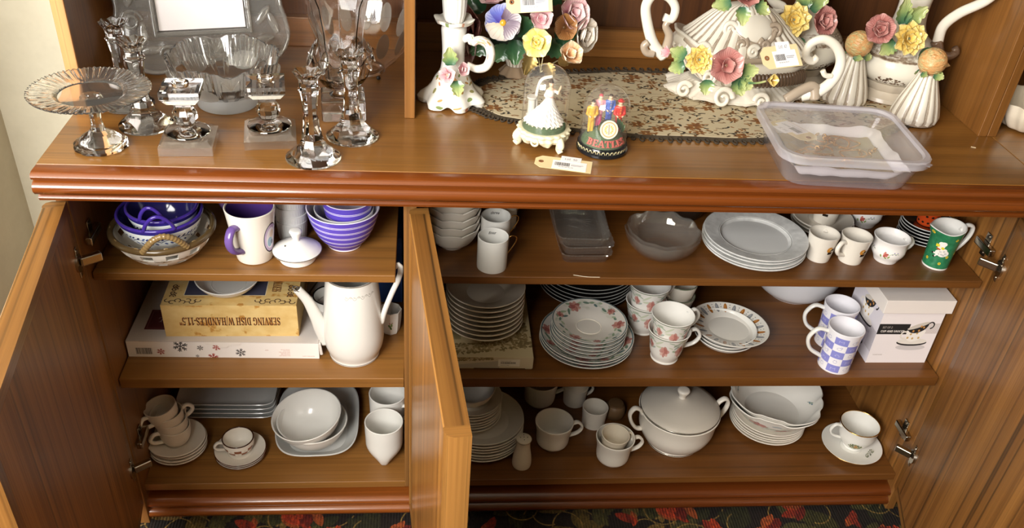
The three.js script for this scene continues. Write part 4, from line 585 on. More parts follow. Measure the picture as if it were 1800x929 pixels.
{ // lady in a ruffled white gown
  const o = thing('glass_dome_figurine', 'glass dome over a lady in a ruffled white gown, on a gilt cream footed base', 'ornament', [0.8008,0.9152,-0.0689], rad(4));
  const cg = glaze(C(232, 224, 192), { roughness: 0.4 });
  mesh('base', lathe([[0, 0.014], [0.036, 0.014], [0.04, 0.016], [0.046, 0.022], [0.045, 0.027], [0.0475, 0.031], [0.0445, 0.034], [0, 0.034]], { seg: 120, warp: (v, t, r) => { const k = 1 + 0.03 * Math.sin(t * 20) * (r > 0.03 ? 1 : 0); v.x *= k; v.z *= k; if (v.y < 0.02) v.y -= 0.005 * Math.max(0, Math.cos(t * 6)); } }), cg, o);
  for (let k = 0; k < 6; k++) { const a = k * TAU / 6 + PI / 6, f = k % 2 ? 0.6 : 1; if (k % 2) { mesh('scroll_ornament', put(new THREE.TorusGeometry(0.006, 0.002, 8, 18), Math.sin(a) * 0.045, 0.021, Math.cos(a) * 0.045, 0, a, 0), cg, o); continue; } mesh('foot', sweep([[Math.sin(a) * 0.04, 0.024, Math.cos(a) * 0.04], [Math.sin(a) * 0.047, 0.016, Math.cos(a) * 0.047], [Math.sin(a) * 0.044, 0.008, Math.cos(a) * 0.044], [Math.sin(a) * 0.05, 0.002, Math.cos(a) * 0.05]], 0.0065, 0.009, { seg: 20, taper: (t) => 1.15 - 0.5 * t }), cg, o); }
  mesh('grass_mound', lathe([[0, 0.0341], [0.0385, 0.0341], [0.0375, 0.04], [0.028, 0.0465], [0, 0.05]], { seg: 48 }), grass, o);
  mesh('glass_dome', put(domeGlass(0.0405, 0.112), 0, 0.0345, 0), domeMat, o);
  const gown = phys({ color: C(244, 242, 240), roughness: 0.55, sheen: 0.3 });
  const sk = []; for (let k = 0; k <= 40; k++) { const t = k / 40, r = lerp(0.0315, 0.0052, Math.pow(t, 0.8)); sk.push([r + 0.0011 * Math.abs(((t * 7) % 1) - 0.0) * (1 - t), 0.046 + 0.045 * t]); }
  mesh('ruffled_gown', put(lathe([[0, 0.046], ...sk, [0, 0.0912]], { seg: 120, a: 0.5, warp: (v, t, r) => { if (r > 0.006) { const k = 1 + 0.05 * Math.sin(t * 18 + v.y * 900) * sstep(0.006, 0.02, r); v.x *= k; v.z *= k; v.y += 0.0012 * Math.sin(t * 22) * sstep(0.01, 0.02, r); } if (v.x < 0) v.x *= 1 + 0.22 * sstep(0.085, 0.05, v.y); v.x -= 0.003 * sstep(0.09, 0.05, v.y); } }), 0.005, 0, 0.002), gown, o);
  const bx0 = 0.006, fig = bodyGeo([[bx0, 0.088, 0.002, 0.0046, bx0, 0.096, 0.002, 0.0055], [bx0, 0.096, 0.002, 0.0055, bx0, 0.103, 0.002, 0.005], [bx0, 0.103, 0.002, 0.0022, bx0, 0.108, 0.002, 0.002], [bx0, 0.1125, 0.0025, 0.0042, bx0, 0.1145, 0.002, 0.0042], [bx0, 0.1185, 0.0, 0.003, bx0, 0.115, -0.001, 0.0042], [bx0, 0.1115, 0.0066, 0.0008, bx0, 0.113, 0.0062, 0.0006],
    [bx0 + 0.0055, 0.102, 0.002, 0.0028, bx0 + 0.0125, 0.097, 0.004, 0.0022], [bx0 + 0.0125, 0.097, 0.004, 0.0019, bx0 + 0.0155, 0.107, 0.006, 0.0014], [bx0 + 0.0155, 0.107, 0.006, 0.0014, bx0 + 0.016, 0.111, 0.0065, 0.0011], [bx0 - 0.0055, 0.102, 0.002, 0.0028, bx0 - 0.0095, 0.093, 0.003, 0.0021], [bx0 - 0.0095, 0.093, 0.003, 0.0019, bx0 - 0.005, 0.0865, 0.008, 0.0014]], 54,
  (p) => p.y > 0.1155 || (p.y > 0.109 && p.z < 0.0018) ? HAIR : p.y > 0.1025 || Math.abs(p.x - bx0) > 0.0118 ? SKIN : C(242, 240, 238), 0.0009);
  mesh('lady', fig, painted, o);
  mesh('sash', put(new THREE.TorusGeometry(0.005, 0.0012, 8, 24), bx0, 0.0905, 0.002, PI / 2), glaze(C(222, 170, 160)), o);
  mesh('column', put(lathe([[0, 0], [0.0085, 0], [0.0085, 0.003], [0.0065, 0.005], [0.0065, 0.03], [0.009, 0.033], [0.009, 0.036], [0, 0.036]], { seg: 32 }), -0.022, 0.047, -0.017), M.grey, o); mesh('curtain', sweep([[-0.012, 0.052, -0.022], [-0.013, 0.09, -0.022], [-0.006, 0.112, -0.021], [0.012, 0.118, -0.02]], 0.0042, 0.0028, { seg: 24, radial: 10 }), M.white, o);
  for (let k = 0; k < 9; k++) { const a = -1.1 + k * 0.26; mesh('ground_flower', put(new THREE.SphereGeometry(0.0019, 8, 6), Math.sin(a) * 0.0335, 0.0445, Math.cos(a) * 0.0335), glaze(C(236, 226, 200)), o); }
}
const font = await new FontLoader().loadAsync('fonts/droid/droid_serif_bold.typeface.json');
{ // four bandsmen round a drum
  const o = thing('glass_dome_figurine', 'glass dome over four bandsmen in bright uniforms round a drum, on a black base', 'ornament', [0.9057,0.9152,-0.0544], rad(4));
  mesh('base', lathe([[0, 0], [0.0435, 0], [0.0455, 0.002], [0.0455, 0.006], [0.0425, 0.0075], [0.0425, 0.013], [0.0445, 0.0145], [0.0435, 0.0165], [0, 0.0165]], { seg: 72 }), glaze(C(24, 26, 30)), o);
  for (let k = 0; k < 34; k++) { const a = k * TAU / 34; mesh('gilt_arch', put(new THREE.TorusGeometry(0.0027, 0.0007, 6, 12, PI), Math.sin(a) * 0.0428, 0.0082, Math.cos(a) * 0.0428, 0, a, 0, [1, 1.7, 1]), M.paleGold, o); }
  mesh('grass_mound', lathe([[0, 0.0166], [0.0385, 0.0166], [0.038, 0.02], [0.034, 0.026], [0.027, 0.033], [0.012, 0.039], [0, 0.04]], { seg: 48 }), grass, o);
  mesh('glass_dome', put(domeGlass(0.041, 0.103), 0, 0.0167, 0), domeMat, o);
  // men: jacket, trousers, hair or hat
  const man = (x, z, jac, trs, hairC, arm, y0 = 0.034) => {
    const H = 0.062, Y_ = (t) => y0 + H * t, w = 0.0072, B = [[x - 0.003, Y_(0.02), z + 0.001, 0.0022, x - 0.0028, Y_(0.24), z, 0.0026], [x - 0.0028, Y_(0.24), z, 0.0026, x - 0.0026, Y_(0.47), z, 0.0034], [x + 0.003, Y_(0.02), z + 0.001, 0.0022, x + 0.0028, Y_(0.24), z, 0.0026], [x + 0.0028, Y_(0.24), z, 0.0026, x + 0.0026, Y_(0.47), z, 0.0034],
      [x, Y_(0.46), z, 0.0052, x, Y_(0.6), z, 0.005], [x, Y_(0.6), z, 0.005, x, Y_(0.76), z, 0.0062], [x - 0.004, Y_(0.79), z, 0.003, x + 0.004, Y_(0.79), z, 0.003], [x, Y_(0.8), z, 0.002, x, Y_(0.87), z + 0.0005, 0.002], [x, Y_(0.915), z + 0.0008, 0.0036, x, Y_(0.95), z + 0.0003, 0.0037], [x, Y_(0.915), z + 0.0042, 0.0007, x, Y_(0.925), z + 0.004, 0.0006]];
    for (const s of [-1, 1]) { B.push([x + s * w, Y_(0.77), z, 0.0028, x + s * (w + 0.0018), Y_(0.6), z + 0.001, 0.0022]); B.push([x + s * (w + 0.0018), Y_(0.6), z + 0.001, 0.0021, x + s * arm, Y_(0.53), z + 0.0068, 0.0015]); }
    return mesh('bandsman', bodyGeo(B, 60, (p) => { const t = (p.y - y0) / H; if (t > 0.945 || (t > 0.88 && p.z < z - 0.0012)) return hairC; if (t > 0.835) return SKIN; if (t > 0.5 && t < 0.57 && p.z > z + 0.0058) return SKIN; if (t > 0.42) return Math.abs(p.x - x) < 0.0009 && p.z > z && ((t * 40) % 1) < 0.5 ? C(232, 196, 90) : jac; return t < 0.06 ? C(30, 24, 22) : trs; }, 0.0008), painted, o);
  };
  man(-0.0245, -0.002, C(226, 168, 38), C(224, 172, 48), C(40, 28, 22), 0.004, 0.030); man(-0.0095, -0.011, C(232, 150, 176), C(196, 60, 110), C(206, 70, 90), 0.005, 0.037);
  man(0.008, -0.011, C(70, 104, 196), C(62, 84, 170), C(60, 42, 30), 0.004, 0.037); const red = man(0.0245, -0.002, C(206, 44, 40), C(200, 48, 44), C(80, 52, 38), 0.004, 0.030);
  mesh('hat', put(lathe([[0, 0], [0.0062, 0], [0.0064, 0.0008], [0.0036, 0.0012], [0.0032, 0.004], [0, 0.0045]], { seg: 24 }), 0.0245, 0.0895, -0.002), glaze(C(204, 40, 44)), o);
  const drum = glaze(0xffffff, { roughness: 0.35, map: canvas(256, 256, (x, w, h) => { x.fillStyle = '#f3ecdf'; x.fillRect(0, 0, w, h); x.translate(128, 128); x.strokeStyle = '#d8a35a'; x.lineWidth = 12; x.beginPath(); x.arc(0, 0, 98, 0, TAU); x.stroke(); x.fillStyle = '#d7c65a'; for (let k = 0; k < 14; k++) { x.save(); x.rotate(k * TAU / 14); x.beginPath(); x.ellipse(0, -52, 9, 16, 0, 0, TAU); x.fill(); x.restore(); } x.fillStyle = '#f3ecdf'; x.fillRect(-84, -15, 168, 30); x.strokeStyle = '#5a4436'; x.lineWidth = 3; x.beginPath(); for (let k = -70; k <= 70; k += 5) x.lineTo(k, (k / 5) % 2 ? -6 : 6); x.stroke(); }) });
  mesh('drum_head', put(new THREE.CylinderGeometry(0.0162, 0.0162, 0.001, 48), 0.001, 0.0492, 0.0265, PI / 2 - 0.3, 0, 0), drum, o).geometry.rotateZ(0);
  mesh('drum_shell', put(new THREE.CylinderGeometry(0.017, 0.017, 0.01, 48, 1), 0.001, 0.0477, 0.0213, PI / 2 - 0.3, 0, 0), glaze(C(44, 70, 52)), o);
  'BEATLES'.split('').forEach((ch, i) => { const g = new TextGeometry(ch, { font, size: 0.0118, depth: 0.003, curveSegments: 3, bevelEnabled: true, bevelSize: 0.0003, bevelThickness: 0.0004, bevelSegments: 1 }); g.computeBoundingBox(); const w = g.boundingBox.max.x - g.boundingBox.min.x; g.translate(-w / 2, 0, 0); const a = (i - 3) * 0.31; put(g, 0, 0, 0, -0.45, 0, 0); put(g, 0, 0.0195, 0.0368); g.rotateY(a); mesh('letter', g, std({ color: C(196, 92, 84), roughness: 0.7 }), o); });
  for (let k = 0; k < 4; k++) leaf(o, [0.026 - k * 0.002, 0.04 + k * 0.004, 0.016], [0.6, 0.5, 0.8], -0.6 + k * 0.3, 0.014, 0.004, PT.dkleaf, 3);
}
// paper lot tags: manila card with rust eyelet and two stuck labels
const labelTex = (lot) => canvas(256, 128, (x, w, h) => { x.fillStyle = '#f4f0f2'; x.fillRect(0, 0, w, h); x.fillStyle = '#222'; seed = 40; let p = 18; while (p < 130) { const b = rnd(2, 6); x.fillRect(p, 28, b, 50); p += b + rnd(2, 4); } x.font = '15px sans-serif'; x.fillText(lot, 48, 98); x.fillStyle = '#8a8690'; x.fillRect(140, 46, 92, 5); x.fillRect(140, 58, 78, 5); });
const lotTex = (lot) => canvas(256, 96, (x, w, h) => { x.fillStyle = '#f2eef2'; x.fillRect(0, 0, w, h); x.fillStyle = '#2a2a2e'; x.font = '44px monospace'; x.textAlign = 'center'; x.fillText(lot, w / 2, 62); });
function lotTag(label, pos, quat, lot, W = 0.098, D = 0.044, str) { // lies in its own x-z plane, eyelet end at -x
  const o = thing('paper_tag', label, 'tag', pos); o.quaternion.copy(quat);
  const s = polyShape([[-W / 2, -D / 4], [-W / 2, D / 4], [-W / 2 + D * 0.24, D / 2], [W / 2, D / 2], [W / 2, -D / 2], [-W / 2 + D * 0.24, -D / 2]]), hole = new THREE.Path(); hole.absarc(-W / 2 + 0.0105, 0, 0.002, 0, TAU, true); s.holes.push(hole);
  mesh('card', put(new THREE.ExtrudeGeometry(s, { depth: 0.0006, bevelEnabled: false }), 0, 0, 0, -PI / 2), M.manila, o);
  mesh('eyelet', put(lathe([[0.002, 0], [0.0045, 0], [0.0045, 0.0011], [0.002, 0.0011], [0.002, 0]], { seg: 24 }), -W / 2 + 0.0105, 0, 0), M.rust, o);
  const sticker = (w, d, x, z, ry, tex, y) => { const g = new THREE.BoxGeometry(w, 0.0003, d); const m = mesh('sticker', put(g, x, y, z, 0, ry, 0), std({ map: tex, roughness: 0.7 }), o); return m; };
  sticker(W * 0.6, D * 0.72, W * 0.11, D * 0.1, 0, labelTex(lot.replace(/\D/g, 'No ')), 0.0008); sticker(W * 0.36, D * 0.46, W * 0.12, -D * 0.42, -0.04, lotTex(lot), 0.0012);
  return o;
}
const flatQ = (ry, rx = 0, rz = 0) => new THREE.Quaternion().setFromEuler(new THREE.Euler(rx, ry, rz, 'YXZ'));
const faceQ = (normal, spin) => new THREE.Quaternion().setFromUnitVectors(V(0, 1, 0), V(...normal).normalize()).multiply(new THREE.Quaternion().setFromAxisAngle(V(0, 1, 0), spin));
lotTag('manila paper tag printed Lot 50 lying in front of the domed lady', [0.8287,0.9154,0.0095], flatQ(rad(-13)), 'Lot 50');
lotTag('manila paper tag printed Lot 47 propped against the great tureen', [1.2055,1.084,-0.085], faceQ([0.1, 0.75, 0.65], rad(14)), 'Lot 47', 0.075, 0.042);
lotTag('manila paper tag hanging on the flower basket at the top edge', [0.7799,1.109,-0.255], faceQ([0, 0.4, 0.9], rad(5)), 'Lot 48', 0.085, 0.04);
{ // clear plastic food box with jewellery on kitchen paper
  const turn = rad(-4), o = thing('plastic_box', 'clear plastic lidded box holding gilt jewellery on white kitchen paper', 'box', [1.320, T + 0.0003, -0.018], turn);
  const W = 0.255, D = 0.225, H = 0.058, pl = phys({ color: C(246, 245, 250), transmission: 0.9, thickness: 0, roughness: 0.12, ior: 1.45 });
  const loft = (rings, cap) => { const g = [], n = 64; const pos = [], idx = []; const ring = (w, d, r, y) => { const s = rrect(w, d, r).getSpacedPoints(n); return s.slice(0, n).map((p) => [p.x, y, -p.y]); }; rings.forEach((q) => ring(...q).forEach((p) => pos.push(...p))); for (let j = 0; j < rings.length - 1; j++) for (let i = 0; i < n; i++) { const a = j * n + i, b = j * n + (i + 1) % n; idx.push(a, b, a + n, b, b + n, a + n); } const capAt = (j, up) => { const c = pos.length / 3; pos.push(0, rings[j][3], 0); for (let i = 0; i < n; i++) { const a = j * n + i, b = j * n + (i + 1) % n; up ? idx.push(c, a, b) : idx.push(c, b, a); } }; if (cap[0]) capAt(0, false); if (cap[1]) capAt(rings.length - 1, true); const G = new THREE.BufferGeometry(); G.setAttribute('position', new THREE.Float32BufferAttribute(pos, 3)); G.setIndex(idx); return crease(G, 0.6); };
  mesh('tub', loft([[W - 0.045, D - 0.045, 0.03, 0.0005], [W - 0.038, D - 0.038, 0.034, 0.004], [W - 0.012, D - 0.012, 0.036, H - 0.008], [W, D, 0.038, H - 0.007], [W, D, 0.038, H - 0.003]], [1, 0]), pl, o);
  const lid = new THREE.Group(); lid.name = 'lid'; o.add(lid); lid.position.y = H - 0.002;
  mesh('lid_skirt', loft([[W + 0.006, D + 0.006, 0.04, -0.006], [W + 0.007, D + 0.007, 0.04, 0.006], [W + 0.003, D + 0.003, 0.04, 0.0085], [W - 0.012, D - 0.012, 0.035, 0.0085], [W - 0.018, D - 0.018, 0.033, 0.0045]], [0, 0]), phys({ color: C(238, 236, 244), transmission: 0.7, thickness: 0, roughness: 0.3 }), lid);
  mesh('lid_sheet', loft([[W - 0.018, D - 0.018, 0.033, 0.0045]], [0, 1]), phys({ color: C(246, 245, 248), transmission: 0.8, thickness: 0, roughness: 0.16, ior: 1.45 }), lid);
  mesh('lid_tab', put(new RoundedBoxGeometry(0.02, 0.003, 0.012, 2, 0.001), W / 2 - 0.0125, 0.001, D / 2 - 0.0125, 0, -0.78, 0), pl, lid);
  const sheet = (w, d, y, lift, k) => { const g = new THREE.PlaneGeometry(w, d, 40, 36); g.rotateX(-PI / 2); const P = g.attributes.position; for (let i = 0; i < P.count; i++) { const x = P.getX(i) / (w / 2), z = P.getZ(i) / (d / 2), e = Math.max(Math.abs(x), Math.abs(z)), q = sstep(0.74, 1, e); P.setY(i, y + lift * q * (0.8 + 0.3 * fbm(x * 4 + k, z * 4, 2)) + 0.004 * fbm(x * 5 + 9 + k, z * 5 + 9, 3)); } g.computeVertexNormals(); return g; };
  const lay = (name, g, m, label, cat) => { const q = tag(mesh(name, g, m, scene), label, cat); q.position.copy(o.position); q.rotation.y = turn; return q; };
  lay('kitchen_paper', sheet(0.205, 0.176, 0.006, 0.03, 0), std({ color: C(236, 233, 231), roughness: 0.95, side: THREE.DoubleSide }), 'white kitchen paper lining the plastic jewellery box', 'paper');
  lay('printed_paper', sheet(0.17, 0.145, 0.017, 0.003, 5), std({ map: canvas(512, 448, (x, w, h) => { x.fillStyle = '#b9ab90'; x.fillRect(0, 0, w, h); seed = 19; for (let k = 0; k < 60; k++) { x.globalAlpha = 0.25; x.fillStyle = ['#c9a25a', '#9a8a6c', '#cbbd9e'][k % 3]; x.beginPath(); x.ellipse(rnd(0, w), rnd(0, h), rnd(14, 60), rnd(10, 40), rnd(0, 3), 0, TAU); x.fill(); } x.globalAlpha = 0.55; x.strokeStyle = '#6e665a'; x.lineWidth = 2; for (let k = 0; k < 46; k++) { const px = rnd(60, w - 60), py = rnd(60, h - 60); for (let r = 0; r < 4; r++) { x.beginPath(); for (let t = 0; t <= 10; t++) x.lineTo(px + t * 5, py + r * 8 + (t % 2) * 4); x.stroke(); } } }), roughness: 0.9, side: THREE.DoubleSide }), 'mottled tan printed paper under the gilt jewellery in the box', 'paper');
  seed = 77; const heap = [];
  for (let k = 0; k < 8; k++) { const cx = rnd(-0.06, 0.07), cz = rnd(-0.05, 0.06), pts = []; for (let t = 0; t < 9; t++) { const a = t * 0.75 + k; pts.push([cx + Math.cos(a) * rnd(0.012, 0.03), 0.0255 + rnd(0, 0.006), cz + Math.sin(a) * rnd(0.01, 0.024)]); }
    const c = new THREE.CatmullRomCurve3(pts.map((p) => V(...p))); for (let i = 0; i <= 70; i++) { const g = new THREE.TorusGeometry(0.0014, 0.00045, 5, 8); const p = c.getPointAt(i / 70); g.rotateX(i % 2 ? PI / 2 : 0); g.translate(p.x, p.y, p.z); heap.push(g); } }
  for (let k = 0; k < 16; k++) { const a = rnd(0, TAU), q = rnd(0.02, 0.075); heap.push(put(new THREE.TorusKnotGeometry(rnd(0.0025, 0.0045), 0.0011, 40, 6, 2, 3), Math.cos(a) * q, 0.0285, Math.sin(a) * q * 0.85, rnd(0, 3), rnd(0, 3), 0)); }
  const j = lay('gold_jewellery', merge(heap), M.gold, 'tangle of gilt chains and trinkets in the plastic box', 'jewellery'); j.userData.kind = 'stuff';
  const tp = V(-0.072, 0.047, -0.028).applyAxisAngle(V(0, 1, 0), turn).add(o.position); lotTag('manila paper tag seen through the lid of the plastic box', [tp.x, tp.y, tp.z], flatQ(rad(118), 0.04), 'Lot 51', 0.088, 0.044);
}

// ------------------------------------------------------------ crockery helpers
const plateGeo = (R, { foot = 0.6, h = 0.02, t = 0.0035, well = 0.6, seg = 72, warp, deep = 0.42 } = {}) => { const f = R * foot, w = R * well; return planar(lathe([[0, 0.0016], [f - 0.004, 0.0016], [f - 0.003, 0], [f, 0], [f + 0.0012, 0.0026], [lerp(f, R, 0.5), lerp(0.003, h, deep)], [R - 0.0004, h - 0.001], [R + 0.0004, h + 0.0006], [R - 0.0014, h + 0.0013], [lerp(w, R, 0.5), lerp(t, h, deep) + 0.0016], [w, t + 0.0014], [w * 0.96, t + 0.0003], [0, t]], { seg, warp, a: 0.5 }), R); };
const ORD = ['lowest', 'second', 'third', 'fourth', 'fifth', 'sixth', 'seventh', 'eighth'];
const nth = (i, n) => i === 0 ? 'lowest' : i === n - 1 ? 'topmost' : ORD[i] + ' from the bottom';
function stack(name, n, pos, dy, build, label, category, group, jit = 0.0012) { // n alike pieces, each its own thing
  let a; const all = []; seed = Math.floor(pos[0] * 9973 + pos[2] * 771 + 5000);
  for (let i = 0; i < n; i++) { const p = [pos[0] + (i ? rnd(-jit, jit) : 0), pos[1] + i * dy, pos[2] + (i ? rnd(-jit, jit) : 0)], L = label(nth(i, n), i); if (!a) { a = thing(name, L, category, p, rnd(-0.2, 0.2), group); build(a); all.push(a); } else all.push(copy(a, L, p, rnd(-0.3, 0.3))); }
  return all;
}
// a cup: body with wall, handle, optional trim line at the rim
function cup(name, label, category, pos, turn, { outer, t = 0.003, mat = M.white, hm = mat, h, trim, group, warp, ring, n = 22 } = {}) {
  const o = thing(name, label, category, pos, turn, group);
  mesh('body', vessel(outer, { t, warp, n }), mat, o);
  if (h) mesh('handle', handle(...h), hm, o);
  const R = outer[outer.length - 1];
  if (trim) mesh('rim_line', put(new THREE.TorusGeometry(R[0] - t * 0.5, t * 0.56, 8, 56), 0, R[1] + t * 0.05, 0, PI / 2), trim, o);
  return o;
}
// print that follows a turned outside: grid over heights y0..y1 and angles phi0..phi0+dphi
function decal(outer, y0, y1, phi0, dphi, tex, { off = 0.00025, alpha = true, inside = 0, smooth = true, n = 22 } = {}) {
  const o = smooth ? spline(outer, n) : outer, rAt = (y) => { for (let i = 1; i < o.length; i++) if (o[i][1] >= y) { const k = (y - o[i - 1][1]) / Math.max(1e-6, o[i][1] - o[i - 1][1]); return lerp(o[i - 1][0], o[i][0], clamp(k)); } return o[o.length - 1][0]; };
  const N = 20, pos = [], uv = [], idx = []; for (let j = 0; j <= N; j++) for (let i = 0; i <= N; i++) { const y = lerp(y0, y1, j / N), a = phi0 + dphi * (inside ? 1 - i / N : i / N), r = rAt(y) + (inside ? -inside - off : off); pos.push(Math.sin(a) * r, y, Math.cos(a) * r); uv.push(i / N, j / N); }
  for (let j = 0; j < N; j++) for (let i = 0; i < N; i++) { const a = j * (N + 1) + i, b = a + 1, c = a + N + 1, d = c + 1; idx.push(a, b, c, b, d, c); }
  const g = new THREE.BufferGeometry(); g.setAttribute('position', new THREE.Float32BufferAttribute(pos, 3)); g.setAttribute('uv', new THREE.Float32BufferAttribute(uv, 2)); g.setIndex(idx); g.computeVertexNormals();
  return [g, phys({ map: tex, transparent: alpha, roughness: 0.2, side: THREE.DoubleSide })];
}
const printOn = (o, args, name = 'print') => { const [g, m] = decal(...args); return mesh(name, g, m, o); };

// ------------------------------------------------------------ left compartment, top shelf
{ // openwork basket bowl
  const openwork = (outer, t, cols, hole) => { // shell with square holes through the wall
    const pr = outer, R = pr.length - 1, pos = [], idx = []; const id = (s, j, i) => s * (R + 1) * cols + j * cols + (i % cols);
    for (const s of [0, 1]) for (let j = 0; j <= R; j++) for (let i = 0; i < cols; i++) { const a = i / cols * TAU, r = pr[j][0] - s * t; pos.push(Math.sin(a) * r, pr[j][1] + s * (j === 0 ? t : 0), Math.cos(a) * r); }
    const solid = (j, i) => j >= 0 && j < R && !hole(j, ((i % cols) + cols) % cols), quad = (a, b, c, d) => idx.push(a, b, c, b, d, c);
    for (let j = 0; j < R; j++) for (let i = 0; i < cols; i++) { if (!solid(j, i)) continue; quad(id(0, j, i), id(0, j, i + 1), id(0, j + 1, i), id(0, j + 1, i + 1)); quad(id(1, j, i + 1), id(1, j, i), id(1, j + 1, i + 1), id(1, j + 1, i)); if (!solid(j + 1, i)) quad(id(0, j + 1, i), id(0, j + 1, i + 1), id(1, j + 1, i), id(1, j + 1, i + 1)); if (!solid(j - 1, i)) quad(id(1, j, i), id(1, j, i + 1), id(0, j, i), id(0, j, i + 1)); if (!solid(j, i + 1)) quad(id(0, j, i + 1), id(1, j, i + 1), id(0, j + 1, i + 1), id(1, j + 1, i + 1)); if (!solid(j, i - 1)) quad(id(1, j, i), id(0, j, i), id(1, j + 1, i), id(0, j + 1, i)); }
    const g = new THREE.BufferGeometry(); g.setAttribute('position', new THREE.Float32BufferAttribute(pos, 3)); g.setIndex(idx); return crease(g, 0.5);
  };
  const prof = (pts, n) => spline(pts, n), cx = 0.117, cz = -0.068;
  const o = thing('ceramic_basket', 'cream openwork ceramic basket with brown bamboo rim and looped handles', 'basket', [cx, S1, cz], 0), bamboo = glaze(C(86, 68, 42), { roughness: 0.2 }), bam2 = glaze(C(132, 108, 70));
  mesh('openwork_wall', openwork(prof([[0.046, 0.002], [0.06, 0.011], [0.073, 0.024], [0.082, 0.038], [0.0885, 0.053]], 14), 0.0045, 96, (j, i) => (j >= 4 && j <= 5 && i % 8 < 4) || (j >= 9 && j <= 11 && (i + 4) % 8 < 4)), M.warm, o);
  mesh('floor_disc', lathe([[0, 0], [0.044, 0], [0.047, 0.003], [0.045, 0.005], [0, 0.005]], { seg: 48 }), M.warm, o);
  for (let k = 0; k < 12; k++) { const a = k * TAU / 12 + 0.2; const [g, m] = decal([[0.046, 0.002], [0.06, 0.011], [0.073, 0.024], [0.082, 0.038], [0.0885, 0.053]], 0.0245, 0.034, a - 0.22, 0.44, leafTex(), { n: 14 }); mesh('painted_leaf', g, m, o); }
  mesh('bamboo_rim', put(new THREE.TorusGeometry(0.0885, 0.0062, 12, 72), 0, 0.0575, 0, PI / 2), bamboo, o);
  for (let k = 0; k < 11; k++) { const a = k * TAU / 11 + 0.3; mesh('bamboo_node', put(new THREE.TorusGeometry(0.0064, 0.0013, 6, 18), Math.sin(a) * 0.0885, 0.0575, Math.cos(a) * 0.0885, 0, a + PI / 2 - PI / 2, 0), bam2, o).rotation.set(0, 0, 0); }
  for (const a0 of [0.28, 0.28 + PI]) { const P = []; for (let i = 0; i <= 14; i++) { const t = i / 14, a = a0 + (t - 0.5) * 0.86, up = Math.sin(t * PI); P.push([Math.sin(a) * (0.0905 + 0.003 * up), 0.058 + 0.034 * up, Math.cos(a) * (0.0905 + 0.003 * up)]); } mesh('rope_handle', (() => { const g = sweep(P, 0.0052, 0.0056, { seg: 84, radial: 10, taper: (t) => 1 + 0.09 * Math.sin(t * 110) }); return g; })(), bam2, o); }
  const blue = glaze(0xffffff, { roughness: 0.12, map: canvas(1024, 128, (x, w, h) => { x.fillStyle = '#dfe3e2'; x.fillRect(0, 0, w, h); x.fillStyle = '#2b2470'; x.fillRect(0, 0, w, 20); x.strokeStyle = '#33406e'; x.lineWidth = 3; for (let k = 0; k < 16; k++) { x.beginPath(); x.moveTo(k * 64, 62); x.quadraticCurveTo(k * 64 + 32, 40, k * 64 + 64, 62); x.stroke(); for (let j = 0; j < 5; j++) { x.fillStyle = ['#2d3c74', '#41548a', '#1f2a55'][j % 3]; x.beginPath(); x.ellipse(k * 64 + 8 + j * 12, 58 + (j % 2 ? 12 : -12), 9, 4, j % 2 ? 0.6 : -0.6, 0, TAU); x.fill(); } } }), }), violet = glaze(C(58, 40, 128), { roughness: 0.1 });
  const bb = (label, pos, R, turn) => { const q = thing('blue_bowl', label, 'bowl', pos, turn, 'blue and white handled bowls in the basket'); const k = R / 0.0744; mesh('body', vessel([[0.034 * k, 0], [0.045 * k, 0.004], [0.062 * k, 0.024], [0.071 * k, 0.045], [0.0744 * k, 0.058]], { t: 0.004 }), blue, q); mesh('violet_lining', lathe(spline([[0, 0.0048], [0.036 * k, 0.0058], [0.056 * k, 0.025], [0.065 * k, 0.045], [0.0695 * k, 0.0575]], 16), { seg: 48 }), glaze(C(40, 36, 92), { roughness: 0.1, side: THREE.DoubleSide }), q); mesh('violet_rim', put(new THREE.TorusGeometry(0.0728 * k, 0.0032, 10, 64), 0, 0.0585, 0, PI / 2), violet, q);
    for (const a0 of [0, PI]) { const P = []; for (let i = 0; i <= 12; i++) { const t = i / 12, a = a0 + (t - 0.5) * 0.72, up = Math.sin(t * PI); P.push([Math.sin(a) * (0.0735 * k), 0.0585 + 0.03 * Math.pow(up, 0.7), Math.cos(a) * 0.0735 * k]); } mesh('loop_handle', sweep(P, 0.0033, 0.0036, { seg: 30, radial: 9 }), violet, q); } return q; };
  bb('outer blue and white bowl with violet rim nested in the openwork basket', [cx, S1 + 0.0318, cz], 0.0744, 0.22); bb('inner blue and white bowl nested inside the outer one', [cx + 0.003, S1 + 0.0385, cz - 0.009], 0.0625, -0.05);
}
function leafTex() { return leafTex.t ??= canvas(128, 64, (x, w, h) => { x.clearRect(0, 0, w, h); x.fillStyle = '#7d6238'; for (const [a, b, c, d, r] of [[30, 32, 26, 7, 0.15], [86, 34, 30, 8, -0.12], [62, 22, 18, 5, 0.5], [62, 44, 18, 5, -0.4]]) { x.beginPath(); x.ellipse(a, b, c, d, r, 0, TAU); x.fill(); } x.strokeStyle = '#8a744c'; x.lineWidth = 2; x.beginPath(); x.moveTo(4, 50); x.quadraticCurveTo(20, 30, 40, 50); x.quadraticCurveTo(60, 60, 80, 48); x.stroke(); }); }
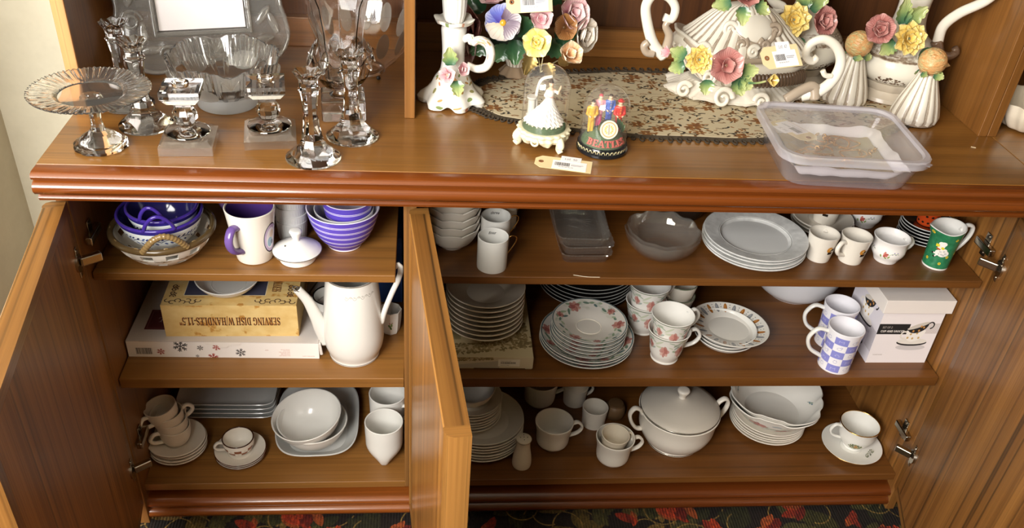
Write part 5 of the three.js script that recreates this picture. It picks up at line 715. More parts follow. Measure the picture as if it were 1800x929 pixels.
{ // two cream mugs with violet inside and handles
  const out = [[0.0285, 0], [0.0312, 0.0012], [0.0335, 0.006], [0.0375, 0.04], [0.042, 0.08], [0.0456, 0.107]], viol = glaze(C(108, 82, 146));
  const make = (label, pos, turn) => { const o = thing('latte_mug', label, 'mug', pos, turn, 'cream mugs with violet handles'); mesh('body', vessel(out, { t: 0.0036 }), M.warm, o); mesh('violet_lining', lathe(spline([[0.0006, 0.0046], [0.028, 0.0052], [0.0335, 0.04], [0.038, 0.08], [0.0417, 0.1066]], 20), { seg: 56 }), glaze(C(72, 48, 112), { side: THREE.DoubleSide }), o); mesh('handle', handle(0.0415, 0.083, 0.0366, 0.03, 0.066, 0.0062, 0.0085, 0.05), viol, o);
    const [g, m] = decal(out, 0.02, 0.085, PI / 2 + 1.15, 0.95, canvas(256, 256, (x, w, h) => { x.clearRect(0, 0, w, h); x.fillStyle = '#2e2536'; x.beginPath(); x.ellipse(128, 128, 122, 124, 0, 0, TAU); x.fill(); x.fillStyle = '#b9a4c8'; x.beginPath(); x.ellipse(128, 128, 111, 114, 0, 0, TAU); x.fill(); x.fillStyle = '#e4dfe6'; x.beginPath(); x.ellipse(128, 128, 84, 88, 0, 0, TAU); x.fill(); x.fillStyle = '#8fb2cc'; x.beginPath(); x.ellipse(112, 160, 48, 42, 0, 0, TAU); x.fill(); x.fillStyle = '#d9c4b4'; x.beginPath(); x.ellipse(140, 96, 38, 32, 0, 0, TAU); x.fill(); x.fillStyle = '#6b7a94'; x.beginPath(); x.ellipse(150, 168, 26, 20, 0.4, 0, TAU); x.fill(); })); mesh('oval_badge', g, m, o); return o; };
  const a = make('cream latte mug with violet handle and oval badge, front of the pair', [0.278, S1, -0.061], -rad(118));
  copy(a, 'cream latte mug hidden behind its twin, only its violet handle showing', [0.268, S1, -0.172], rad(186));
}
stack('ramekin', 5, [0.339, S1, -0.135], 0.0165, (o) => mesh('body', vessel([[0.0235, 0], [0.0262, 0.001], [0.027, 0.004], [0.0288, 0.024], [0.0303, 0.04]], { t: 0.0028, seg: 144, warp: (v, t, r) => { if (r > 0.0262 && v.y > 0.004 && v.y < 0.034) { const k = 1 + 0.006 * Math.sin(t * 36); v.x *= k; v.z *= k; } } }), M.grey, o), (p) => `${p} white ramekin in the stack behind the pot lid`, 'ramekin', 'stacked white ramekins');
{ const o = thing('pot_lid', 'white china pot lid with round knob and fine dark rim line', 'lid', [0.357, S1, -0.054]);
  mesh('flange', lathe([[0.029, 0.0005], [0.0315, 0], [0.0332, 0.002], [0.0345, 0.0185], [0.031, 0.0185], [0.029, 0.0005]], { seg: 56 }), M.white, o);
  mesh('dome', lathe([[0, 0.0186], [0.0445, 0.0186], [0.0455, 0.0205], [0.044, 0.0225], ...spline([[0.034, 0.028], [0.02, 0.036], [0.009, 0.0405]], 12), [0, 0.0408]], { seg: 64 }), M.white, o);
  mesh('rim_line', put(new THREE.TorusGeometry(0.0452, 0.0007, 6, 72), 0, 0.0211, 0, PI / 2), glaze(C(90, 80, 72)), o);
  mesh('knob', lathe(spline([[0.0062, 0.0405], [0.0068, 0.046], [0.0105, 0.056], [0.0118, 0.06], [0.009, 0.0632], [0.0001, 0.064]], 24), { seg: 40 }), M.white, o); mesh('steam_hole', put(new THREE.CylinderGeometry(0.0012, 0.0012, 0.002, 12), -0.019, 0.0362, 0.013), M.steel, o);
}
{ // purple banded bowls
  const bands = (n) => glaze(0xffffff, { roughness: 0.12, map: canvas(16, 512, (x, w, h) => { x.fillStyle = '#5a48b4'; x.fillRect(0, 0, w, h); x.fillStyle = '#e6e0ee'; x.fillRect(0, 0, w, 14); x.fillRect(0, h - 26, w, 26); for (const y of n) { x.fillRect(0, y * h, w, 7); x.fillRect(0, y * h + 16, w, 7); } }) });
  const o1 = [[0.0295, 0], [0.0326, 0.001], [0.0345, 0.006], [0.05, 0.026], [0.062, 0.054], [0.0691, 0.0828]];
  const o = thing('banded_bowl', 'large violet bowl with white hoops holding smaller bowls', 'bowl', [0.44, S1, -0.11]); mesh('body', vessel(o1, { t: 0.0035 }), bands([0.14, 0.3, 0.46, 0.62, 0.76]), o);
  const g = thing('grey_bowl', 'plain pale grey bowl between the two violet hooped bowls', 'bowl', [0.4415, S1 + 0.0085, -0.112]); mesh('body', vessel([[0.024, 0], [0.03, 0.003], [0.043, 0.026], [0.052, 0.05], [0.056, 0.07]], { t: 0.0028 }), M.grey, g);
  const s = thing('banded_bowl', 'small violet bowl with white hoops resting inside the large one', 'bowl', [0.449, S1 + 0.0165, -0.111]); mesh('body', vessel([[0.019, 0], [0.023, 0.001], [0.0345, 0.024], [0.042, 0.048], [0.0462, 0.072], [0.0475, 0.084]], { t: 0.003 }), bands([0.16, 0.36, 0.56, 0.74]), s);
}
// ------------------------------------------------------------ left compartment, middle shelf
const flat = (tex, r = 0.75) => std({ map: tex, roughness: r }), plainCard = std({ color: C(224, 218, 212), roughness: 0.8 });
{ // snowflake carton
  const W = 0.378, H = 0.039, D = 0.27, o = thing('gift_carton', 'flat white carton with snowflakes and barcode lying under the tan box', 'box', [0.006 + W / 2, S2, -0.066 - D / 2], rad(-1));
  const front = canvas(1536, 160, (x, w, h) => { x.fillStyle = '#f3eeea'; x.fillRect(0, 0, w, h); const flake = (cx, cy, r, c) => { x.strokeStyle = c; x.lineWidth = r / 8; for (let k = 0; k < 6; k++) { x.save(); x.translate(cx, cy); x.rotate(k * PI / 3 + 0.2); x.beginPath(); x.moveTo(0, 0); x.lineTo(0, -r); x.moveTo(-r * 0.25, -r * 0.85); x.lineTo(0, -r * 0.55); x.lineTo(r * 0.25, -r * 0.85); x.moveTo(-r * 0.2, -r * 0.55); x.lineTo(0, -r * 0.3); x.lineTo(r * 0.2, -r * 0.55); x.stroke(); x.restore(); } };
    flake(424, 44, 62, '#4a4846'); flake(262, 104, 34, '#a03c34'); flake(580, 60, 28, '#56524e'); flake(712, 50, 36, '#a84a40'); flake(900, 104, 44, '#4e4a48'); flake(672, 160, 46, '#9c352e'); flake(548, 146, 16, '#6a6662'); x.fillStyle = '#222'; seed = 3; let p = 66; while (p < 196) { const b = rnd(2, 7); x.fillRect(p, 66, b, 66); p += b + rnd(2, 5); } x.fillStyle = '#b06a62'; x.font = '9px sans-serif'; x.fillRect(1100, 74, 26, 3); for (let k = 0; k < 6; k++) { x.save(); x.translate(1300, 130 - k * 13); x.rotate(PI); x.fillText(['MULTI SERVING PLATE', 'PORCELAIN CHINA', 'PLATES DISH BAKE', 'MADE FOR GIFT TABLE', 'PLATE 26 CM', 'SERVING PLATTER'][k], 0, 0); x.restore(); } x.save(); x.translate(1500, 132); x.rotate(PI); x.font = '11px sans-serif'; x.fillText('FESTIVE BELLS GIFTS', 0, 0); x.restore(); });
  const top = canvas(1024, 768, (x, w, h) => { x.fillStyle = '#cfc8c4'; x.fillRect(0, 0, w, h); x.fillStyle = '#5a2226'; x.fillRect(70, 470, 260, 190); x.strokeStyle = '#7d4548'; x.lineWidth = 5; x.strokeRect(82, 482, 236, 166); x.fillStyle = '#a48a88'; x.font = 'italic 60px serif'; x.save(); x.translate(290, 545); x.rotate(PI); x.fillText('NOËL', 0, 0); x.restore(); x.strokeStyle = '#6a6058'; x.lineWidth = 10; x.beginPath(); x.moveTo(960, 120); x.quadraticCurveTo(880, 420, 820, 560); x.stroke(); x.strokeStyle = '#8a8580'; x.lineWidth = 4; for (let k = 0; k < 9; k++) { x.beginPath(); x.arc(880, 260, 20 + k * 14, 0, 5); x.stroke(); } });
  mesh('carton', put(new THREE.BoxGeometry(W, H, D), 0, H / 2, 0), [plainCard, plainCard, flat(top), plainCard, flat(front), plainCard], o);
  mesh('tuck_flap', put(solidOf(polyShape([[-0.036, 0], [0.036, 0], [0.033, -0.006], [0.011, -0.007], [0.008, -0.013], [-0.008, -0.013], [-0.011, -0.007], [-0.033, -0.006]]), 0.0012, 0.0002), 0.0, H + 0.0012, D / 2 + 0.0012), std({ color: C(240, 234, 228), roughness: 0.8 }), o);
  mesh('lid_edge', put(new RoundedBoxGeometry(W, 0.0012, D, 2, 0.0004), 0, H + 0.0006, 0), [plainCard, plainCard, flat(top), plainCard, plainCard, plainCard].slice(2, 3)[0], o); mesh('torn_corner', put(new RoundedBoxGeometry(0.006, H * 0.8, 0.011, 2, 0.002), W / 2 + 0.002, H * 0.58, D / 2 - 0.007, 0, 0.3, 0.1), plainCard, o);
}
{ // tan carton, upside down
  const W = 0.262, H = 0.077, D = 0.25, o = thing('tan_carton', 'mottled tan carton with upside-down lettering lying on the snowflake carton', 'box', [0.209, S2 + 0.0405, -0.085 - D / 2], rad(0.5));
  const marble = (x, w, h) => { const im = x.createImageData(w, h), d = im.data; for (let j = 0; j < h; j++) for (let i = 0; i < w; i++) { const k = fbm(i / 90, j / 60, 5), q = sstep(0.58, 0.75, fbm(i / 60 + 9, j / 60, 4)), s = (j * w + i) * 4; d[s] = lerp(lerp(212, 236, k), 166, q * 0.6); d[s + 1] = lerp(lerp(174, 212, k), 112, q * 0.7); d[s + 2] = lerp(lerp(104, 150, k), 44, q * 0.8); d[s + 3] = 255; } x.putImageData(im, 0, 0); };
  const words = 'SERVING DISH W/HANDLES-11.5"', deco = (x, cx, cy, len, hgt, rot) => { x.save(); x.translate(cx, cy); x.rotate(rot); x.font = 'bold 100px serif'; const m = x.measureText(words).width; x.scale(len / m, hgt / 72); x.fillStyle = '#c07828'; x.fillText(words, -m / 2 + 8, 34); x.fillStyle = '#4a2a18'; x.fillText(words, -m / 2, 34); x.restore(); };
  const front = canvas(1024, 300, (x, w, h) => { marble(x, w, h); deco(x, 505, 152, 770, 76, PI); });
  const top = canvas(1024, 976, (x, w, h) => { marble(x, w, h); x.fillStyle = '#3c3c50'; x.fillRect(150, 100, 620, 740); x.strokeStyle = '#e6e0cc'; x.lineWidth = 4; x.strokeRect(150, 100, 620, 740); deco(x, 850, 470, 640, 70, -PI / 2); x.strokeStyle = '#44291a'; x.lineWidth = 9; const curl = (cx, cy, f, r) => { x.beginPath(); for (let t = 0; t < 26; t++) { const a = t * 0.36, R = r * (1 - t / 30); x.lineTo(cx + Math.cos(a * f) * R, cy + Math.sin(a * f) * R); } x.stroke(); }; for (const [a, b] of [[64, 900], [960, 900], [64, 70], [960, 70]]) for (let k = 0; k < 5; k++) { const sx = a < 500 ? 1 : -1, sy = b < 500 ? 1 : -1; curl(a + sx * k * 44, b, k % 2 ? 1 : -1, 26); curl(a, b + sy * k * 46, k % 2 ? -1 : 1, 26); } });
  const side = canvas(512, 256, (x, w, h) => marble(x, w, h));
  mesh('carton', put(new THREE.BoxGeometry(W, H, D), 0, H / 2, 0), [flat(side), flat(side), flat(top), flat(side), flat(front), flat(side)], o); mesh('lid_flap', put(new RoundedBoxGeometry(W - 0.001, 0.001, 0.03, 2, 0.0004), 0, H + 0.0002, D / 2 - 0.014), flat(canvas(1024, 128, (x, w, h) => { marble(x, w, h); x.strokeStyle = '#44291a'; x.lineWidth = 8; for (let k = 0; k < 26; k++) if (k < 7 || k > 17) { x.beginPath(); x.arc(40 + k * 38, 64 + (k % 2 ? 14 : -10), 22, k, k + 4.4); x.stroke(); } })), o);
}
{ const o = thing('oval_dish', 'plain white oval dish sitting on the tan carton', 'dish', [0.199, S2 + 0.119, -0.156], rad(8));
  mesh('dish', vessel([[0.036, 0.0004], [0.042, 0.002], [0.056, 0.012], [0.0655, 0.026]], { t: 0.0034, warp: (v) => { v.z *= 1.15; } }), M.white, o); mesh('well_ring', put(new THREE.TorusGeometry(0.034, 0.0008, 6, 60), 0, 0.0046, 0, PI / 2, 0, 0, [1, 1.15, 1]), M.white, o); }
{ // coffee pot
  const o = thing('coffee_pot', 'tall white china coffee pot with long spout and no lid', 'coffee pot', [0.452, S2, -0.084], 0);
  const out = [[0.049, 0.0], [0.0512, 0.002], [0.051, 0.008], [0.0525, 0.013], [0.0585, 0.03], [0.0612, 0.055], [0.0595, 0.09], [0.0555, 0.14], [0.0518, 0.18], [0.0505, 0.198]];
  mesh('body', vessel(out, { t: 0.0036, n: 34 }), M.white, o); mesh('foot_line', put(new THREE.TorusGeometry(0.0512, 0.0007, 6, 72), 0, 0.004, 0, PI / 2), glaze(C(110, 100, 92)), o); mesh('rim_line', put(new THREE.TorusGeometry(0.0502, 0.0012, 6, 72), 0, 0.1985, 0, PI / 2), glaze(C(132, 124, 112)), o);
  const sp = [[-0.05, 0.035, 0.004], [-0.062, 0.062, 0.006], [-0.073, 0.1, 0.008], [-0.087, 0.14, 0.01], [-0.104, 0.168, 0.012]];
  mesh('spout', sweep(sp, 0.016, 0.0125, { seg: 44, radial: 20, side: [0, 0, 1], taper: (t) => lerp(1.3, 0.56, Math.pow(t, 0.55)) }), M.white, o);
  const tip = mesh('spout_lip', new THREE.TorusGeometry(0.0078, 0.0012, 8, 28), glaze(C(126, 118, 108)), o); tip.position.set(-0.1045, 0.1686, 0.012); tip.rotation.set(-PI / 2, 0.45, 0); tip.scale.set(1.1, 0.9, 1); const bore = mesh('spout_bore', put(new THREE.CylinderGeometry(0.0069, 0.0062, 0.003, 24), 0, 0, 0), glaze(C(96, 88, 78)), o); bore.position.set(-0.1042, 0.1674, 0.012); bore.rotation.set(0, 0, 0.45);
  const hp = [[0.057, 0.086, 0.011], [0.063, 0.115, 0.015], [0.079, 0.168, 0.023], [0.092, 0.205, 0.028], [0.0965, 0.228, 0.031], [0.094, 0.24, 0.032], [0.086, 0.236, 0.03], [0.07, 0.21, 0.022], [0.049, 0.192, 0.012]];
  mesh('handle', sweep(hp, 0.0048, 0.0056, { seg: 60, radial: 12 }), M.white, o);
  const em = canvas(256, 64, (x, w, h) => { x.clearRect(0, 0, w, h); x.strokeStyle = 'rgba(205,200,192,0.8)'; x.lineWidth = 3; for (let k = 0; k < 8; k++) { x.beginPath(); x.moveTo(k * 32, 32); x.quadraticCurveTo(k * 32 + 16, k % 2 ? 4 : 60, k * 32 + 32, 32); x.stroke(); x.beginPath(); x.ellipse(k * 32 + 16, 26, 8, 4, 0.5, 0, TAU); x.stroke(); } }); const [g, m] = decal(out, 0.165, 0.183, -0.2, 1.2, em, { n: 34 }); mesh('embossed_band', g, m, o);
}
{ const out = [[0.0155, 0], [0.0172, 0.001], [0.0195, 0.01], [0.022, 0.035], [0.0233, 0.058]];
  const o = cup('floral_tumbler', 'small faceted white cup with green and pink sprig behind the coffee pot', 'cup', [0.524, S2, -0.158], 0, { outer: out, t: 0.0022, warp: (v, t) => { const a = ((t % (PI / 4)) + PI / 4) % (PI / 4) - PI / 8, k = Math.cos(PI / 8) / Math.cos(a) * 1.03; v.x *= k; v.z *= k; } });
  const [g, m] = decal(out, 0.012, 0.046, -0.5, 1.0, canvas(128, 128, (x, w, h) => { x.clearRect(0, 0, w, h); for (const [a, b, r, c] of [[54, 70, 20, '#5c7a46'], [80, 60, 18, '#7c965c'], [70, 92, 18, '#4c6a3c'], [58, 44, 12, '#c89a98'], [88, 38, 10, '#c8aea0']]) { x.fillStyle = c; x.beginPath(); x.ellipse(a, b, r, r * 0.6, a, 0, TAU); x.fill(); } }), { off: 0.0007 }); mesh('sprig', g, m, o);
  cup('teacup', 'dark rimmed white cup just showing behind the coffee pot spout', 'cup', [0.395, S2, -0.2], rad(180), { outer: [[0.02, 0.0], [0.026, 0.01], [0.034, 0.04], [0.037, 0.062]], trim: M.black, h: [0.034, 0.05, 0.029, 0.018, 0.056, 0.003, 0.005] });
  const b = thing('blue_carton', 'dark blue carton standing against the cabinet back behind the coffee pot', 'box', [0.497, S2, -0.33], 0); mesh('carton', put(new RoundedBoxGeometry(0.1, 0.17, 0.14, 2, 0.0015), 0, 0.0855, 0), flat(canvas(256, 256, (x, w, h) => { x.fillStyle = '#26417a'; x.fillRect(0, 0, w, h); x.fillStyle = '#31549a'; x.fillRect(0, 150, w, 106); x.fillStyle = '#a8683a'; x.beginPath(); x.ellipse(190, 110, 40, 24, 0, 0, TAU); x.fill(); })), b);
}
// ------------------------------------------------------------ left compartment, bottom
stack('saucer', 4, [0.052, S0, -0.101], 0.0085, (o) => mesh('dish', plateGeo(0.0615, { foot: 0.6, h: 0.0165, well: 0.4 }), M.stone, o), (p) => `${p} beige saucer in the pile under the leaning beige cups`, 'saucer', 'beige saucers', 0.0018);
{ const out = [[0.0165, 0], [0.0195, 0.0012], [0.0265, 0.008], [0.0325, 0.024], [0.0345, 0.048]], y0 = S0 + 3 * 0.0085 + 0.0042;
  const rows = [[0.051, 0, -0.101, 0, 0, 215, 'lowest beige cup of the leaning pile, handle at front left'], [0.0495, 0.0215, -0.1015, 0.0, 0.05, 75, 'second beige cup of the leaning pile, its handle turned to the back'], [0.0455, 0.041, -0.101, 0.0, 0.1, 30, 'third beige cup of the leaning pile, its handle to the right'], [0.0385, 0.0605, -0.1, 0.03, 0.17, 228, 'topmost beige cup of the leaning pile, handle at left']];
  let a; for (const [x, y, z, tx, tz, h, L] of rows) { const p = [x, y0 + y, z], t = rad(h); if (!a) { a = cup('teacup', L, 'cup', p, t, { outer: out, mat: M.stone, t: 0.0026, h: [0.0335, 0.04, 0.0285, 0.014, 0.0545, 0.0042, 0.0055], group: 'leaning pile of beige cups' }); } else { const c = copy(a, L, p, t); c.rotation.set(0, 0, 0); c.quaternion.setFromEuler(new THREE.Euler(tx, 0, tz)).multiply(new THREE.Quaternion().setFromAxisAngle(V(0, 1, 0), t)); } }
}
stack('saucer', 3, [0.190, S0, -0.084], 0.0052, (o) => { mesh('dish', plateGeo(0.0557, { foot: 0.58, h: 0.012, well: 0.5, t: 0.003 }), M.warm, o); mesh('brown_line', put(new THREE.TorusGeometry(0.0556, 0.0009, 6, 72), 0, 0.0124, 0, PI / 2), glaze(C(84, 44, 28)), o); }, (p) => `${p} brown-lined white saucer under the checked cup`, 'saucer', 'brown-lined saucers', 0.0008);
{ const out = [[0.0195, 0], [0.0212, 0.0012], [0.0285, 0.0085], [0.0335, 0.022], [0.0345, 0.037]];
  const o = cup('checked_cup', 'white cup with a brown checked band standing on brown-lined saucers', 'cup', [0.187, S0 + 2 * 0.0052 + 0.0037, -0.088], rad(200), { outer: out, t: 0.0026, mat: glaze(0xffffff, { map: canvas(1024, 256, (x, w, h) => { x.fillStyle = '#efe9de'; x.fillRect(0, 0, w, h); x.fillStyle = '#8a4a26'; for (let k = 0; k < 14; k++) x.fillRect(k * w / 14, 80 + (k % 2 ? 58 : 0), w / 14, 58); x.strokeStyle = '#b79a80'; x.lineWidth = 2; for (let k = 0; k < 14; k++) { x.beginPath(); x.arc((k + 0.5) * w / 14, 84 + (k % 2 ? 25 : 83), 14, 3.3, 6.1); x.stroke(); x.beginPath(); x.moveTo((k + 0.5) * w / 14, 72 + (k % 2 ? 25 : 83)); x.lineTo((k + 0.5) * w / 14, 104 + (k % 2 ? 25 : 83)); x.stroke(); } }) }), hm: M.warm, trim: glaze(C(70, 38, 24)), h: [0.034, 0.032, 0.031, 0.011, 0.0515, 0.0028, 0.0045] });
}
{ const sup = (a, b, n) => (v) => { const r = Math.hypot(v.x, v.z); if (r < 1e-5) return; const cx = v.x / r, cz = v.z / r, k = 1 / Math.pow(Math.pow(Math.abs(cx), n) + Math.pow(Math.abs(cz), n), 1 / n); v.x = cx * k * r * a; v.z = cz * k * r * b; };
  const pl = [[0, 0.0006], [0.7, 0.0006], [0.74, 0], [0.78, 0.001], [0.9, 0.009], [0.985, 0.0175], [1, 0.0182], [0.985, 0.0198], [0.9, 0.0125], [0.78, 0.005], [0.72, 0.004], [0, 0.004]];
  stack('serving_platter', 4, [0.142, S0, -0.268], 0.0128, (o) => mesh('platter', lathe(pl, { seg: 96, warp: sup(0.112, 0.082, 9), a: 0.5 }), M.grey, o), (p) => `${p} white rectangular platter in the stack at back left`, 'platter', 'white rectangular platters', 0.0006).forEach((o) => { o.rotation.y = rad(-1); });
  const d = thing('serving_platter', 'large white rounded platter under the two white bowls', 'platter', [0.352, S0, -0.178], rad(2)); mesh('platter', lathe([[0, 0.0006], [0.66, 0.0006], [0.7, 0], [0.74, 0.001], [0.88, 0.012], [0.98, 0.027], [1, 0.0285], [0.975, 0.0295], [0.86, 0.0165], [0.72, 0.005], [0, 0.0045]], { seg: 96, warp: sup(0.094, 0.128, 3.4), a: 0.5 }), M.grey, d);
  const wb = [[0.03, 0.0005], [0.0345, 0], [0.037, 0.002], [0.055, 0.015], [0.07, 0.037], [0.0785, 0.06]];
  const b = thing('salad_bowl', 'lower white bowl standing on the rounded platter', 'bowl', [0.346, S0 + 0.0062, -0.128], 0, 'two white bowls'); mesh('body', vessel(wb, { t: 0.0036 }), M.white, b);
  const c = copy(b, 'upper white bowl tilted inside the lower one', [0.3435, S0 + 0.0275, -0.129], 0); c.rotation.set(0.1, 0, 0.15);
}
{ const out = [[0.018, 0], [0.0215, 0.001], [0.027, 0.011], [0.0355, 0.036], [0.041, 0.07], [0.0422, 0.112]], pinch = (v, t, r) => { const a = ((t + PI / 3) % (TAU / 3) + TAU / 3) % (TAU / 3) - PI / 3, k = lerp(0.62 / Math.cos(a) * (Math.abs(a) < 1.047 ? 1 : 1), 1, sstep(-0.01, 0.078, v.y)), f = Math.min(k * 1.28, 1.18); if (v.y < 0.078) { const g = lerp(f, 1, sstep(0.01, 0.078, v.y)); v.x *= g; v.z *= g; } };
  cup('tall_cup', 'tall white cup with a pinched three-sided foot, in front', 'cup', [0.509, S0, -0.072], rad(60), { outer: out, t: 0.0028, warp: pinch });
  cup('tall_cup', 'tall white cup with a small handle, behind the pinched one', 'cup', [0.514, S0, -0.166], rad(-30), { outer: out, t: 0.0028, warp: pinch, h: [0.041, 0.088, 0.036, 0.05, 0.058, 0.0035, 0.006] });
}

// ------------------------------------------------------------ right compartment, top shelf
stack('scalloped_bowl', 5, [0.647, S1, -0.113], 0.0168, (o) => mesh('body', vessel([[0.021, 0.0004], [0.0235, 0], [0.0255, 0.003], [0.04, 0.015], [0.05, 0.032], [0.0535, 0.044]], { t: 0.0032, seg: 96, warp: (v, t, r) => { const q = sstep(0.012, 0.044, v.y), s = Math.abs(Math.sin(t * 4)); v.y += 0.0045 * s * q * (v.y > 0.02 ? 1 : 0); const k = 1 + 0.03 * q * (s - 0.5); v.x *= k; v.z *= k; } }), M.stone, o), (p) => `${p} scalloped cream bowl in the stack by the middle door`, 'bowl', 'scalloped cream bowls', 0.0006).forEach((o) => { o.rotation.y = 0.35; });
{ const out = [[0.0262, 0.0003], [0.0277, 0], [0.0286, 0.0025], [0.0288, 0.03], [0.0292, 0.067]];
  const word = (s) => canvas(256, 128, (x, w, h) => { x.clearRect(0, 0, w, h); x.fillStyle = '#16140f'; x.font = 'italic bold 74px serif'; x.textAlign = 'center'; x.fillText(s, w / 2, 84); });
  const mk = (s, label, pos, turn) => { const o = thing('gilt_handle_mug', label, 'mug', pos, turn, 'white mugs with thin gilt handles'); mesh('body', vessel(out, { t: 0.0022 }), M.white, o);
    mesh('gilt_handle', sweep([[0.0285, 0.057, 0], [0.037, 0.0625, 0], [0.0455, 0.0585, 0], [0.0462, 0.051, 0], [0.04, 0.038, 0], [0.0284, 0.0215, 0]], 0.0013, 0.0013, { seg: 40, radial: 9 }), M.gold, o); const [g, m] = decal(out, 0.05, 0.0635, PI * 0.79, 0.85, word(s), { inside: 0.0022 }); mesh('printed_word', g, m, o); return o; };
  mk('four', 'white gilt-handled mug with the word four inside, nearest the shelf edge', [0.721, S1, -0.037], rad(14)); mk('three', 'white gilt-handled mug with the word three inside, behind the front one', [0.731, S1, -0.112], rad(14));
  const two = mk('two', 'white gilt-handled mug with dark lettering outside, rearmost of the three', [0.752, S1, -0.19], rad(22)); const [g, m] = decal(out, 0.03, 0.056, 0.5, 1.1, word('two')); mesh('outer_print', g, m, two);
}
{ // pressed glass dishes
  const sup = (a, b, n) => (v) => { const r = Math.hypot(v.x, v.z); if (r < 1e-5) return; const cx = v.x / r, cz = v.z / r, k = 1 / Math.pow(Math.pow(Math.abs(cx), n) + Math.pow(Math.abs(cz), n), 1 / n); v.x = cx * k * r * a; v.z = cz * k * r * b; const e = Math.max(Math.abs(v.x / a), Math.abs(v.z / b)); if (e > 0.86) { const q = Math.sin(Math.atan2(v.x / a, v.z / b) * 60); v.y += 0.0008 * q; v.x *= 1 + 0.014 * q; v.z *= 1 + 0.009 * q; } };
  const build = (o) => { mesh('dish', lathe([[0, 0], [0.84, 0], [0.87, 0.0012], [0.93, 0.014], [0.985, 0.0215], [1, 0.0235], [0.985, 0.0252], [0.95, 0.022], [0.88, 0.009], [0.83, 0.004], [0, 0.0035]], { seg: 360, warp: sup(0.052, 0.105, 9), a: 0.4 }), M.pressed, o); };
  const a = stack('pressed_glass_dish', 3, [0.903, S1, -0.142], 0.019, (o) => { build(o); for (let k = 0; k < 18; k++) mesh('star_cut', put(new RoundedBoxGeometry(0.0014, 0.0009, 0.026, 1, 0.0004), Math.sin(k * TAU / 18) * 0.014, 0.0042, Math.cos(k * TAU / 18) * 0.016, 0, k * TAU / 18, 0), M.pressed, o); }, (p) => `${p} oblong pressed glass dish in the stack of three`, 'dish', 'oblong glass dishes', 0.0005); a.forEach((o, i) => { o.rotation.y = rad([1, 4, -2][i]); o.position.x += [0, -0.003, -0.006][i]; });
}
{ const gb = (label, pos, s) => { const o = thing('swirl_glass_bowl', label, 'bowl', pos, 0.4, 'nested swirl glass bowls'); mesh('body', vessel([[0.03, 0.0003], [0.046, 0], [0.056, 0.007], [0.07, 0.024], [0.0765, 0.044]].map(([r, y]) => [r * s, y]), { t: 0.0034, seg: 160, warp: (v, t, r) => { const q = sstep(0.008, 0.04, v.y), tw = t + v.y * 9; const k = 1 + 0.018 * q * Math.sin(tw * 10); v.x *= k; v.z *= k; v.y += 0.0022 * q * Math.sin(tw * 10); } }), M.pressed, o); };
  gb('outer swirl glass bowl of the nested pair beside the grey plates', [1.064, S1, -0.103], 1); gb('inner swirl glass bowl of the nested pair beside the grey plates', [1.064, S1 + 0.0045, -0.1035], 0.93);
  const d = thing('dark_dish', 'small dark brown dish half hidden between glass bowl and grey plates', 'dish', [1.152, S1, -0.24]); mesh('body', vessel([[0.022, 0], [0.026, 0.002], [0.036, 0.02], [0.041, 0.035]], { t: 0.003 }), glaze(C(38, 30, 26)), d); }
{ const mott = (() => { const t = data(512, 512, (u, v) => { const r = Math.hypot(u - 0.5, v - 0.5) * 2, k = fbm(u * 22, v * 22, 4) * 44 - 22, q = r > 0.62 ? k : 0; return [214 + q, 214 + q, 212 + q]; }, { wrap: THREE.ClampToEdgeWrapping }); return glaze(0xffffff, { map: t, roughness: 0.3 }); })();
  stack('dinner_plate', 4, [1.257, S1, -0.111], 0.0072, (o) => { mesh('dish', planar(lathe([[0, 0.0016], [0.068, 0.0016], [0.069, 0], [0.073, 0], [0.075, 0.003], [0.1035, 0.0135], [0.1045, 0.0152], [0.103, 0.0162], [0.074, 0.0105], [0.07, 0.0065], [0.066, 0.0046], [0, 0.0042]], { seg: 84, a: 0.4 }), 0.105), mott, o); mesh('well_step', put(new THREE.TorusGeometry(0.0715, 0.0008, 6, 80), 0, 0.0092, 0, PI / 2), M.grey, o); }, (p) => `${p} mottled grey dinner plate in the stack on the upper shelf`, 'plate', 'mottled grey plates', 0.002);
  stack('saucer', 3, [1.434, S1, -0.2], 0.0075, (o) => mesh('dish', plateGeo(0.064, { foot: 0.55, h: 0.013, well: 0.45 }), M.warm, o), (p) => `${p} white saucer in the pile behind the two white cups`, 'saucer', 'white saucers on the upper shelf');
}
